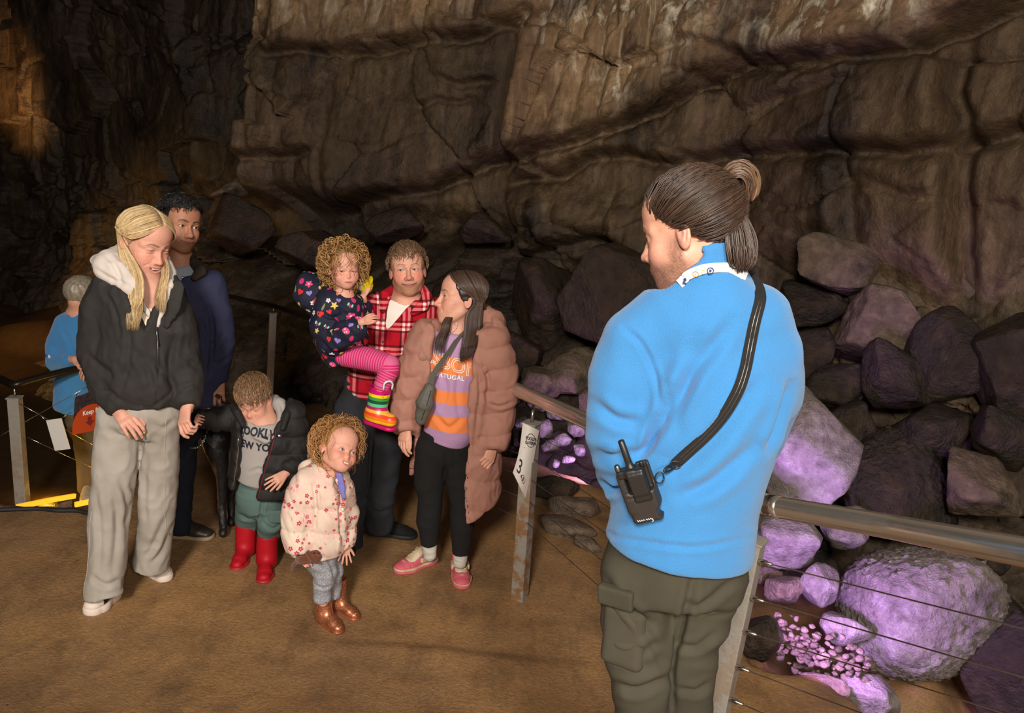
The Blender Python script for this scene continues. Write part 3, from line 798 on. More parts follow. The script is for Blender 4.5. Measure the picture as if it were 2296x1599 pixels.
def body(pr, heads, skin, h=.009, paint={}, hands=(), extra=None, fineh=.0025):
    "one continuous skin surface: head, trunk, limbs and hands"
    B = pr.B; fx = [[], [], []]
    for q in ([heads] if heads else []):
        for i, f in enumerate(q.fine(fineh)): fx[i] += list(f)
    for c, r, hh in hands:
        for i in range(3): fx[i].append((c[i]-r, c[i]+r, hh))
    V, F = nets(B, B.lo-.02, B.hi+.02, h, fx)
    col = heads.paint(V, skin, **paint) if heads else np.tile(skin, (len(V), 1))
    if extra is not None: col = extra(V, col)
    o = pr.child('body', V, F, M['skin'], col=col); return o
def ellrad(d, c=(0, -.012, .030), r=(.0755, .097, .087)):
    d = np.asarray(d, float); r = np.asarray(r); return 1/np.sqrt(((d/r)**2).sum(-1))
def scalp(hd, d, off=0.0):
    "point on the skull along local direction d from the skull centre, lifted by off"
    d = d/np.linalg.norm(d, axis=-1, keepdims=True); k = hd.k
    q = A_(0, -.012+.002*k, .03+.004*k)+d*(ellrad(d, None, (.0755+.003*k, .097+.001*k, .087+.002*k))[..., None]+off)
    return hd.c+(q*hd.sc)@hd.R.T
def hairmesh(pr, paths, rads, cols, name='hair', k=4, parent=None, label=None):
    V, F, Cc, T = tubes(paths, rads, k, cols)
    o = pr.child(name, np.array(V), F, M['hair'], parent, col=Cc)
    if label: o['label'] = label
    return o
def vary(c, n, amp=.35, g=rng):
    c = np.asarray(c, float); f = np.exp(g.normal(0, amp, (n, 1))); return np.clip(c*f, 0, 1)
def cap(pr, hd, keep, off, col, h=.004, name='hair', extra=None, folds=(), amp=0.0, parent=None):
    "close-fitting hair: skull grown by off, kept where keep(local) < 0"
    k = hd.k; B = S(); B.u(xf(ell((0, -.012+.002*k, .03+.004*k), np.array((.0755+.003*k, .097+.001*k, .087+.002*k))+off), hd.c, hd.R, hd.sc))
    B.lo = hd.c-.14*hd.sc; B.hi = hd.c+.14*hd.sc
    if extra: extra(B)
    B.cut(lambda P: keep(hd.L(P))*hd.sc, .006)
    V, F = nets(B, B.lo-.01, B.hi+.01, h)
    cc = np.tile(col, (len(V), 1))*np.exp(.25*noise(hd.L(V)*[1, .25, .6], 160))[:, None]
    V = creased(V, F, folds)
    if amp: V = V+vnormals(V, F)*(amp*noise(hd.L(V)*[1, .3, .45], 130))[:, None]
    return pr.child(name, V, F, M['hair'], parent, col=np.clip(cc, 0, 1))
def shorthair(hd, n, region, dirf, ln, lift, rad, col, seg_=4, off=.004, amp=.35, seed=1, curl=0.0):
    "clumps standing out of the scalp: region(local unit dir)->keep mask, dirf(dir)->tangent"
    g = np.random.default_rng(seed); D = g.normal(size=(n*6, 3)); D /= np.linalg.norm(D, axis=1)[:, None]
    D = D[region(D)][:n]; paths = []; cols = vary(col, len(D), amp, g); rads = []
    for d in D:
        L = ln*g.uniform(.6, 1.25); t = dirf(d)+g.normal(0, .22, 3); t = t-d*(t@d); t = unit(t)
        pts = []; ph = g.uniform(0, 6.28); b = np.cross(d, t)
        for i in range(seg_):
            u = i/(seg_-1); q = d+t*(L*u/.09)
            o = off+lift*math.sin(u*PI*.75)*L
            p = scalp(hd, q[None], o)[0]
            if curl: p = p+hd.R@(b*math.sin(ph+u*9)*curl+d*math.cos(ph+u*9)*curl)*hd.sc
            pts.append(p)
        paths.append(pts); rads.append(np.array([1, 1, .75, .25] if seg_ == 4 else np.linspace(1, .25, seg_))*rad*g.uniform(.7, 1.3)*hd.sc)
    return paths, rads, cols
def surf_motifs(V, F, shapes, n, seed, mind, mask=None, lift=.0012):
    """flat printed shapes laid on a cloth surface; shapes: list of (outline Nx2 fan polygons with colours)"""
    g = np.random.default_rng(seed); N = vnormals(V, F); bv = BVHTree.FromPolygons([tuple(v) for v in V], [tuple(int(x) for x in f) for f in F])
    ids = g.permutation(len(V)); pos = []; oV = []; oF = []; oC = []; cnt = 0
    for i in ids:
        p = V[i]
        if mask is not None and not mask(p, N[i]): continue
        if pos and np.min(np.linalg.norm(np.array(pos)-p, axis=1)) < mind*g.uniform(.8, 1.2): continue
        pos.append(p); nn = N[i]; up = unit(A_(0, 0, 1)-nn*nn[2]) if abs(nn[2]) < .95 else unit(np.cross(nn, A_(1, 0, 0)))
        a = g.uniform(-.6, .6); sd = np.cross(up, nn); u = sd*math.cos(a)+up*math.sin(a); w = -sd*math.sin(a)+up*math.cos(a)
        layers = shapes[g.integers(len(shapes))](g); szv = g.uniform(.85, 1.15)
        for li, (out, colr) in enumerate(layers):
            out = np.asarray(out)*szv; base = len(oV); ring = np.vstack([out.mean(0), out])
            for x, y in ring:
                q = p+u*x+w*y; h = bv.find_nearest(Vector(q))
                if h[0] is None: oV.append(q)
                else: oV.append(np.array(h[0])+np.array(h[1])*(lift*(1+.6*li)))
                oC.append(colr)
            m = len(out)
            for j in range(m): oF.append((base, base+1+j, base+1+(j+1) % m))
        cnt += 1
        if cnt >= n: break
    return np.array(oV), oF, np.array(oC)
def textmesh(body, size, extrude=0.0, offset=0.0, outline=0.0, spacing=1.0, shear=0.0):
    cu = bpy.data.curves.new('t', 'FONT'); cu.body = body; cu.size = size; cu.align_x = 'CENTER'; cu.align_y = 'CENTER'; cu.offset = offset; cu.space_character = spacing; cu.shear = shear; cu.resolution_u = 3
    if outline: cu.fill_mode = 'NONE'; cu.bevel_depth = outline; cu.bevel_resolution = 0
    o = bpy.data.objects.new('t', cu); C.objects.link(o); dg = bpy.context.evaluated_depsgraph_get(); dg.update()
    me = o.evaluated_get(dg).to_mesh(); bm = bmesh.new(); bm.from_mesh(me)
    bmesh.ops.triangulate(bm, faces=bm.faces)
    if not outline:
        for _ in range(2):
            lg = [e for e in bm.edges if e.calc_length() > size*.22]
            if lg: bmesh.ops.subdivide_edges(bm, edges=lg, cuts=1); bmesh.ops.triangulate(bm, faces=bm.faces)
    V = np.array([v.co[:] for v in bm.verts]); F = [tuple(v.index for v in f.verts) for f in bm.faces]; bm.free()
    o.evaluated_get(dg).to_mesh_clear(); bpy.data.objects.remove(o); bpy.data.curves.remove(cu); return V, F
def print_on(V2, F2, target, org, u, w, lift=.0015, dirn=(0, 1, 0), arc=0.0):
    "drops flat lettering onto a mesh object along dirn; V2 in x,y about org"
    me = target.data; mw = np.array(target.location) if target.parent is None else np.array(target.parent.location)
    if target.parent is not None and target.parent.parent is not None: mw = mw+np.array(target.parent.parent.location)
    bv = BVHTree.FromPolygons([tuple(np.array(v.co)+mw) for v in me.vertices], [tuple(p.vertices) for p in me.polygons])
    out = []; d = Vector(dirn); z = V2[:, 2] if V2.shape[1] > 2 else 0*V2[:, 0]
    for (x, y, zz) in V2:
        q = Vector(org+np.asarray(u)*x+np.asarray(w)*(y+arc*x*x)); h = bv.ray_cast(q-d*.5, d)
        if h[0] is None: h = bv.find_nearest(q)
        out.append(np.array(h[0])-np.array(d)*(lift+zz*.0)-np.array(d)*max(zz, 0)*.3)
    return np.array(out), F2

# ------------------------------------------------------------------ the guide in the blue fleece, seen from behind
SK_W = lin((206, 150, 126)); SK_T = lin((166, 112, 86)); SK_P = lin((210, 152, 130))
M['fleece'] = fabric('blue_fleece', lin((62, 128, 184)), .95, 45, .16, .55, .25)
M['olive'] = fabric('olive_cargo_cloth', lin((62, 58, 47)), .92, 90, .12, .3, c2=lin((74, 69, 56)), vs=3)
M['black_cloth'] = fabric('black_cloth', lin((34, 32, 31)), .9, 80, .18, .3)
M['black_plastic'] = plain('black_plastic', lin((30, 28, 27)), .42)
M['black_leather'] = plain('black_leather', lin((42, 37, 34)), .5)
M['white_ribbon'] = plain('white_ribbon', lin((232, 228, 222)), .6)
M['orange_plastic'] = plain('orange_plastic', lin((230, 130, 30)), .4)
M['chrome'] = plain('bright_metal', (.62, .60, .57), .25, 1.0)
M['grey_metal'] = plain('dull_metal', (.20, .19, .18), .4, 1.0)
M['navy_print'] = plain('navy_print', lin((34, 60, 104)), .7)
M['orange_print'] = plain('orange_print', lin((224, 128, 60)), .7)
M['yellow_print'] = plain('yellow_print', lin((236, 208, 110)), .7)
def ribbon(path, w, t, side, k=1):
    "flat strap along a path; side gives the width direction at each point"
    path = np.asarray(path, float); V = []; F = []; n = len(path); tg = np.gradient(path, axis=0)
    for i in range(n):
        s_ = unit(side[i] if np.ndim(side) > 1 else side); s_ = unit(s_-unit(tg[i])*(s_@unit(tg[i]))); nn = unit(np.cross(tg[i], s_))
        for a, b in ((-1, -1), (1, -1), (1, 1), (-1, 1)): V.append(path[i]+s_*a*w/2+nn*b*t/2)
    for i in range(n-1):
        for j in range(4): F.append((4*i+j, 4*i+(j+1) % 4, 4*i+4+(j+1) % 4, 4*i+4+j))
    F += [(3, 2, 1, 0), tuple(4*(n-1)+j for j in range(4))]
    return np.array(V), F
def onto(pts, target, pr, lift=.004, dirn=(0, 1, 0)):
    "moves points along dirn onto a mesh"
    bv = bvh_of(target); out = []; N = []
    for q in pts:
        h = bv.ray_cast(Vector(q)-Vector(dirn)*1.0, Vector(dirn))
        if h[0] is None: h = bv.find_nearest(Vector(q))
        out.append(np.array(h[0])-np.asarray(dirn)*lift); N.append(np.array(h[1]))
    return np.array(out), np.array(N)
def bvh_of(o):
    off = np.zeros(3); q = o
    while q is not None: off = off+np.array(q.location); q = q.parent
    return BVHTree.FromPolygons([tuple(np.array(v.co)+off) for v in o.data.vertices], [tuple(p.vertices) for p in o.data.polygons])

pr = G = Pers(1.85, (1480, 2080), 'person with a hair bun in a bright blue fleece and olive trousers, back turned')
hd = Head(pr.p(1545, 516), headframe(-118, 20, 0), 1.06, iris=(70, 60, 40)).build(pr.B)
B = pr.B; n = A_(0, 1, 0)
B.u(chain([hd.W((0, -.03, -.05)), pr.p(1570, 625), pr.p(1585, 680)], [.056, .060, .07]), .025)
B.u(pr.ch([(1585, 690, 90, 0, .8), (1590, 850, 130, 0, .8), (1550, 1080, 125, 0, .8), (1520, 1230, 130, 0, .8)]), .05)
B.u(pr.ch([(1440, 760, 45), (1394, 980, 36), (1400, 1090, 26, .14)]), .03); B.u(pr.ch([(1720, 780, 40), (1712, 900, 34, .06), (1680, 1060, 26, .21)]), .03)
FZ = pr.root.location[2]
def foot_at(px, py, z): return atz(px, py, z)
legL = [pr.p(1440, 1300), pr.p(1447, 1620), pr.p(1462, 2040)]; legR = [pr.p(1590, 1300), pr.p(1545, 1620), pr.p(1555, 2000, .03)]
for l in (legL, legR): B.u(chain(l, [.045, .04, .035]), .03)
hand(B, pr.p(1395, 1105, .17), (.6, .6, -.3), (.2, -.5, .8), 1.0, (.3,)*4, 1); hand(B, pr.p(1670, 1070, .22), (-.7, .5, -.3), (-.2, -.5, .8), 1.0, (.3,)*4, -1)
body(pr, hd, SK_W, .010, dict(beard=lin((60, 42, 32)), beardamt=.8, brow=lin((50, 36, 28)), blusha=.5), [(pr.p(1395, 1105, .2), .07, .006), (pr.p(1650, 1080, .25), .07, .006)])
hd.eyes(pr.root)
# fleece
F_ = S()
F_.u(pr.ch([(1600, 655, 82, 0, .9), (1594, 745, 150, .0, .78), (1597, 860, 185, 0, .78), (1575, 1000, 172, 0, .85), (1542, 1120, 172, 0, .9), (1523, 1215, 180, 0, .9)], cap0=.0, cap1=.012), .05)
F_.u(pr.ch([(1500, 722, 92, 0, .95), (1424, 765, 74), (1400, 850, 82), (1394, 975, 82), (1402, 1050, 78, .06), (1412, 1098, 58, .15)], cap1=.02), .035)
F_.u(pr.ch([(1690, 722, 85, 0, .95), (1726, 780, 72), (1728, 880, 68, .05), (1700, 1000, 52, .14), (1668, 1060, 44, .22)], cap1=.02), .045)
F_.u(chain([pr.p(1600, 690), pr.p(1574, 600), pr.p(1564, 546)], [(.108, .098), (.089, .086), (.090, .086)], n=n, cap1=.002, ck=.006), .03)
F_.sub(chain([pr.p(1578, 590), pr.p(1560, 490)], [.064, .074]), .006); F_.sub(chain([hd.W((0, .02, -.04)), hd.W((0, .06, -.085))], [.087, .064]), .004)
gr = [([(1398, 735), (1440, 775), (1470, 850), (1482, 930)], .0045, 6), ([(1468, 940), (1452, 1000), (1430, 1025)], .018, 11), ([(1345, 1085), (1380, 1100), (1420, 1085), (1440, 1050)], .016, 8),
      ([(1640, 720), (1560, 830), (1490, 940)], .010, 16), ([(1700, 860), (1620, 960), (1520, 1050)], .012, 18), ([(1690, 1000), (1600, 1080), (1530, 1110)], .012, 15), ([(1500, 870), (1480, 960), (1460, 1010)], .012, 12),
      ([(1345, 1190), (1420, 1212), (1560, 1226), (1690, 1205)], .004, 6), ([(1770, 860), (1745, 950), (1720, 1010)], .012, 10), ([(1330, 900), (1380, 940), (1440, 950)], .009, 12), ([(1325, 1010), (1370, 1030), (1430, 1010)], .010, 12), ([(1560, 760), (1530, 880), (1500, 960)], .007, 16)]
FL = garment(pr, 'fleece_jacket', F_, .0065, M['fleece'], [(.008, (5, 5, 4), 3, False), (.004, (11, 11, 8), 5, False), (.0015, (26, 26, 20), 6, False)], [(p_, d_*1.5, w_) for p_, d_, w_ in gr])
FL['label'] = 'bright blue fleece jacket with a stand-up collar'
# trousers
T_ = S(); zt = lambda q, z: A_(q[0], q[1], z)
T_.u(pr.ch([(1520, 1195, 160, 0, .8), (1512, 1290, 158, 0, .82)], cap0=.02, cap1=.03), .04)
T_.u(pr.ch([(1432, 1290, 88, 0, 1), (1428, 1370, 84), (1432, 1480, 78), (1440, 1560, 70), (1445, 1660, 62), (1452, 1800, 58), (1462, 2040, 56)], cap1=.01), .04)
T_.u(pr.ch([(1590, 1290, 82, 0, 1), (1568, 1370, 74), (1550, 1470, 62), (1546, 1560, 54), (1546, 1660, 54), (1550, 1800, 54), (1555, 2000, 52, .03)], cap1=.01), .03)
gr = [([(1360, 1290), (1400, 1360), (1470, 1400)], .010, 9), ([(1560, 1270), (1535, 1380), (1510, 1480), (1506, 1600)], .016, 9), ([(1350, 1440), (1400, 1470), (1480, 1440)], .012, 10), ([(1380, 1530), (1430, 1545), (1500, 1510)], .012, 9), ([(1640, 1300), (1580, 1350), (1540, 1360)], .010, 9), ([(1600, 1420), (1560, 1450), (1520, 1440)], .010, 8), ([(1520, 1540), (1560, 1550), (1590, 1530)], .009, 7), ([(1380, 1330), (1440, 1400), (1490, 1500)], .009, 10)]
TR = garment(pr, 'cargo_trousers', T_, .0075, M['olive'], [(.008, (5, 5, 10), 3, True), (.004, (12, 12, 16), 6, False)], gr)
# cargo pocket with flap on the left thigh
pk = S(); pk.u(rbox(pr.p(1400, 1425, -.055), (.055, .024, .085), .02, frame((.45, .9, .05), (-.04, 0, 1))), .01)
garment(pr, 'cargo_pocket', pk, .006, M['olive'], [(.004, (9, 9, 12), 2, False)], parent=TR)
fl = S(); fl.u(rbox(pr.p(1382, 1338, -.085), (.046, .014, .026), .006, frame((.5, .85, .1), (-.1, 0, 1))), .01)
garment(pr, 'pocket_flap', fl, .004, M['olive'], parent=TR)
for l in (legL, legR):
    f = l[2]; sh = S(); z0 = float(ground_z(np.array([f[0]]), np.array([f[1]]))[0])
    sh.u(chain([A_(f[0], f[1], z0+.05), A_(f[0]-.05, f[1]+.17, z0+.045)], [.05, .048]), .02); sh.u(chain([A_(f[0], f[1], z0+.05), A_(f[0], f[1], z0+.16)], [.05, .052]), .03); sh.cut(lambda P, z0=z0: z0+.002-P[..., 2], .004)
    garment(pr, 'boot', sh, .008, M['black_leather'])
# hair: combed back to a tie, bun loop above, tail below
HB = lin((62, 46, 36)); HBv = lin((112, 84, 62))
def keepg(L): return -(L[..., 2]-(.80*L[..., 1]+.012-.30*np.clip(np.abs(L[..., 0])-.05, 0, 1)))
tie_l = hd.L(pr.p(1636, 434, .02)); tdir = unit(tie_l-A_(0, -.012, .03))
cap(pr, hd, keepg, .010, HB, .004)
g = np.random.default_rng(3); paths = []; rads = []; cols = []
D = g.normal(size=(9000, 3)); D /= np.linalg.norm(D, axis=1)[:, None]
Pl = A_(0, -.012, .03)+D*ellrad(D)[:, None]; D = D[(keepg(Pl) < .003)][:2600]
for d in D:
    m = 9; t = np.linspace(0, 1, m)[:, None]; q = d*(1-t)+tdir*t; L = scalp(hd, q, 0.0)
    lift = (.010+.006*np.sin(t*PI)+.004*t)*g.uniform(.85, 1.25)
    pts = scalp(hd, q, 0); L = scalp(hd, q, lift[:, 0][:, None] if False else 0.0)
    pts = np.array([scalp(hd, q[i][None], float(lift[i, 0]))[0] for i in range(m)])
    paths.append(pts); rads.append(np.linspace(.0008, .0013, m)); cols.append(HB*np.exp(g.normal(.05, .28)))
hairmesh(pr, paths, rads, cols, 'combed_hair')
paths = []; rads = []; cols = []
tie = pr.p(1640, 432, .0)
loopc = [(1632, 428), (1624, 392), (1640, 370), (1668, 364), (1692, 380), (1700, 408), (1694, 438), (1684, 452)]
for i in range(340):
    o = g.normal(0, 1, 3); a = g.uniform(-1, 1); pts = []
    inner = g.uniform(.45, 1.0)
    for j, (x, y) in enumerate(loopc):
        cx, cy = 1652, 418; sc_ = inner if 0 < j < 7 else .9
        pts.append(pr.p(cx+(x-cx)*sc_+o[0]*2.6+g.normal(0, .8), cy+(y-cy)*sc_+o[1]*2.6+g.normal(0, .8), a*.030*(math.sin(PI*(j+.6)/8))+.0))
    paths.append(smoothline(pts, 16)); rads.append(.0026); cols.append((HBv*.8 if g.random() < .4 else HB)*np.exp(g.normal(0, .22)))
hairmesh(pr, paths, rads, cols, 'hair_bun', label='loop of brown hair tied up as a bun')
paths = []; rads = []; cols = []
for i in range(420):
    u = g.uniform(-1, 1); v = g.uniform(-1, 1); e = g.uniform(-.4, 1); wv = g.normal(0, 3)
    pts = [pr.p(1640+u*9, 440+v*6, .01*v-.015), pr.p(1650+u*22, 480+v*5, .02*v-.045), pr.p(1661+u*33+wv, 535, .026*v-.062), pr.p(1664+u*33, 575+e*12, .026*v-.07), pr.p(1662+u*(26-e*8)+g.normal(0, 4), 600+e*16-abs(u)*10, .024*v-.07)]
    paths.append(smoothline(pts, 12)); rads.append(np.array([.0015]*9+[.0013, .0010, .0005])); cols.append(HB*np.exp(g.normal(.1, .35)))
hairmesh(pr, paths, rads, cols, 'ponytail', label='loose brown ponytail falling over the collar')
V, F, _, _ = tubes([smoothline([pr.p(1634+9*math.cos(a), 432+14*math.sin(a)*.8+4*math.cos(a), .02*math.sin(a)-.012) for a in np.linspace(0, 2*PI, 10)], 20)], [.003], 6)
pr.child('hair_tie', np.array(V), F, M['black_cloth'])
# lanyard: a white ribbon under the collar with printed emblems
lp = [pr.p(x, y, d) for x, y, d in ((1520, 634, -.05), (1530, 626, -.06), (1545, 615, -.08), (1580, 604, -.1), (1622, 601, -.1), (1646, 604, -.09), (1672, 622, -.06))]
L2, N2 = onto(smoothline(lp, 26), FL, pr, .004)
lan = thing('lanyard', tuple(L2[10]), 'white ribbon lanyard with small round emblems around the fleece collar', 'lanyard')
def tchild(root, name, V, F, mat, parent=None, **kw):
    o = mesh_obj(name, np.asarray(V)-np.array(root.location), F, mat, None, **kw); o.parent = parent or root; return o
V, F = ribbon(L2, .021, .0016, np.tile(A_(-.12, 0, 1), (26, 1))); rib = tchild(lan, 'ribbon', V, F, M['white_ribbon'], smooth=False)
def disc(c, nrm, r, m=20, inner=0):
    nrm = unit(nrm); u = unit(np.cross(nrm, A_(.1, .2, 1))); w = np.cross(nrm, u)
    ring = [np.asarray(c)+r*(math.cos(2*PI*i/m)*u+math.sin(2*PI*i/m)*w) for i in range(m)]
    if inner:
        rin = [np.asarray(c)+inner*(math.cos(2*PI*i/m)*u+math.sin(2*PI*i/m)*w) for i in range(m)]
        return np.array(ring+rin), [(i, (i+1) % m, m+(i+1) % m, m+i) for i in range(m)]
    return np.array(ring), [tuple(range(m))]
for x, y, mt, kind in ((1589, 605, 'navy_print', 0), (1557, 613, 'orange_print', 1), (1573, 608, 'yellow_print', 2), (1527, 631, 'navy_print', 3)):
    q, nn = onto([pr.p(x, y, -.08)], FL, pr, .0075); nn = nn[0] if nn[0][1] < 0 else -nn[0]
    if kind == 0:
        V, F = cat_mesh([disc(q[0], nn, .0078, 24, .0056), (np.array([q[0]+A_(a, 0, b) for a, b in ((-.0026, -.003), (.0026, -.003), (.0026, .003), (-.0026, .003))]), [(0, 1, 2, 3)])])
    elif kind == 1:
        V, F = cat_mesh([disc(q[0], nn, .0068, 24, .0052), (np.array([q[0]+A_(a, -.0005, b) for a, b in ((-.003, .0028), (0, -.0035), (.003, .0028), (0, -.0005))]), [(0, 1, 3), (1, 2, 3)])])
    elif kind == 2: V, F = disc(q[0], nn, .0050, 20, .0034)
    else: V, F = cat_mesh([disc(q[0]+A_(0, 0, .003), nn, .004, 14), (np.array([q[0]+A_(a, 0, b) for a, b in ((-.005, -.006), (.005, -.006), (.003, .001), (-.003, .001))]), [(0, 1, 2, 3)])])
    tchild(lan, 'emblem', V, F, M[mt], rib, smooth=False)
# radio on a shoulder strap
sp = [(1668, 600, .02), (1690, 632, -.02), (1697, 660, -.05), (1690, 720, -.1), (1672, 790, -.1), (1640, 865, -.1), (1596, 935, -.1), (1545, 990, -.1), (1508, 1028, -.1)]
L3, N3 = onto(smoothline([pr.p(*q) for q in sp], 44), FL, pr, .005); L3[0] = pr.p(1672, 610, .03); L3[1] = pr.p(1680, 620, .005)
rad = thing('two_way_radio', tuple(pr.p(1440, 1100, -.2)), 'black two-way radio in a pouch on a strap across the blue fleece', 'radio')
sd = np.array([np.cross(unit(t), A_(0, -1, 0)) for t in np.gradient(L3, axis=0)])
V, F = ribbon(L3, .026, .003, sd); st = tchild(rad, 'shoulder_strap', V, F, M['black_cloth'], smooth=False)
for q in (-.004, .004):
    V, F = ribbon(L3[4:-2]-A_(0, .0022, 0)+sd[4:-2]*q, .0012, .0006, sd[4:-2]); tchild(rad, 'stitching', V, F, M['grey_metal'], st, smooth=False)
ry = float(onto([pr.p(1440, 1110)], FL, pr, 0)[0][0][1]); rp = lambda x, y, d=0.0: at(x, y, ry-.035+d)
ax_z = unit(rp(1408, 1050)-rp(1447, 1160)); RR = frame((.22, .96, .05), ax_z); RR = np.stack([RR[:, 0], np.cross(ax_z, RR[:, 0]), ax_z], 1)
cR = rp(1437, 1108)
def rb(x, y, z, hx, hy, hz, rd=.004): return rbox(cR+RR@A_(x, y, z), (hx, hy, hz), rd, RR)
hs = S(); hs.u(rb(0, .004, -.022, .036, .020, .045, .010), .006).u(rb(.022, .012, .02, .016, .010, .052, .006), .008).u(rb(-.026, .002, .012, .013, .018, .050, .006), .006)
hs.sub(rb(.006, -.012, .06, .028, .02, .05, .004), .004); hs.sub(rb(.038, -.004, -.048, .012, .03, .012, .006), .004)
hs.sub(rb(-.026, -.020, .015, .02, .004, .0025, .001), .002); hs.sub(rb(-.026, -.020, .002, .02, .004, .0025, .001), .002)
def tgar(root, name, Bq, h, mat, parent=None, col=None):
    V, F = nets(Bq, Bq.lo-.01, Bq.hi+.01, h); return tchild(root, name, V, F, mat, parent, col=col(V) if col else None)
tgar(rad, 'pouch', hs, .0026, M['black_leather'])
bd = S(); bd.u(rb(.006, -.008, .028, .021, .014, .040, .006), .004); bd.u(rb(-.014, -.004, .060, .020, .014, .010, .004), .006); bd.u(rb(.006, -.021, .032, .018, .003, .026, .002), .003)
by_ = tgar(rad, 'radio_body', bd, .0024, M['black_plastic'])
V, F, _, _ = tubes([[cR+RR@A_(-.002, -.002, z) for z in (.062, .072, .076, .085, .135, .137)]], [[.012, .0115, .0085, .0080, .0075, .0055]], 14); tchild(rad, 'antenna', np.array(V), F, M['black_plastic'])
V, F, _, _ = tubes([[cR+RR@A_(-.030, -.004, z) for z in (.064, .069, .080, .083)]], [[.0065, .0068, .0062, .0045]], 12); tchild(rad, 'volume_knob', np.array(V), F, M['grey_metal'])
V, F, _, _ = tubes([[cR+RR@A_(.024, .0, z) for z in (.062, .075, .078)]], [[.005, .005, .0035]], 12); tchild(rad, 'channel_knob', np.array(V), F, M['black_plastic'])
oc = S(); oc.u(ell(cR+RR@A_(-.006, -.017, .063), (.0042, .004, .004)), .001); tgar(rad, 'orange_button', oc, .0012, M['orange_plastic'])
zg = [[(-.024, .004), (-.022, 0), (-.019, .003), (-.017, 0), (-.014, .003), (-.012, 0), (-.009, .003), (-.007, .0)], [(-.004, .003), (-.001, 0), (.001, .003), (.004, 0), (.006, .003), (.009, 0), (.0105, .001), (.0105, -.005), (.007, -.0065)]]
V, F, _, _ = tubes([[cR+RR@A_(x, -.0175, y-.057) for x, y in q] for q in zg], [.0009]*2, 4); tchild(rad, 'worn_lettering', np.array(V), F, M['white_ribbon'])
# snap hook between strap and pouch
h0 = L3[-1]; h1 = rp(1489, 1055, .0); h2 = rp(1478, 1070, .005)
V1, F1, _, _ = tubes([smoothline([h0+A_(.012*math.cos(a), -.003, .009*math.sin(a)) for a in np.linspace(0, 2*PI, 9)], 16)], [.0022], 6)
c_ = (h0+h1)/2; d_ = unit(h1-h0); e_ = np.cross(d_, A_(0, 1, 0))
V2, F2, _, _ = tubes([smoothline([c_+d_*.019*math.cos(a)+e_*.0075*math.sin(a)-A_(0, .003, 0) for a in np.linspace(0, 2*PI, 11)], 22)], [.0026], 6)
V3, F3, _, _ = tubes([smoothline([h2+A_(.010*math.cos(a), -.004, .013*math.sin(a)) for a in np.linspace(0, 2*PI, 9)], 16)], [.0018], 6)
V, F = cat_mesh([(V1, F1), (V2, F2), (V3, F3)]); tchild(rad, 'snap_hook', np.array(V), F, M['black_plastic'])

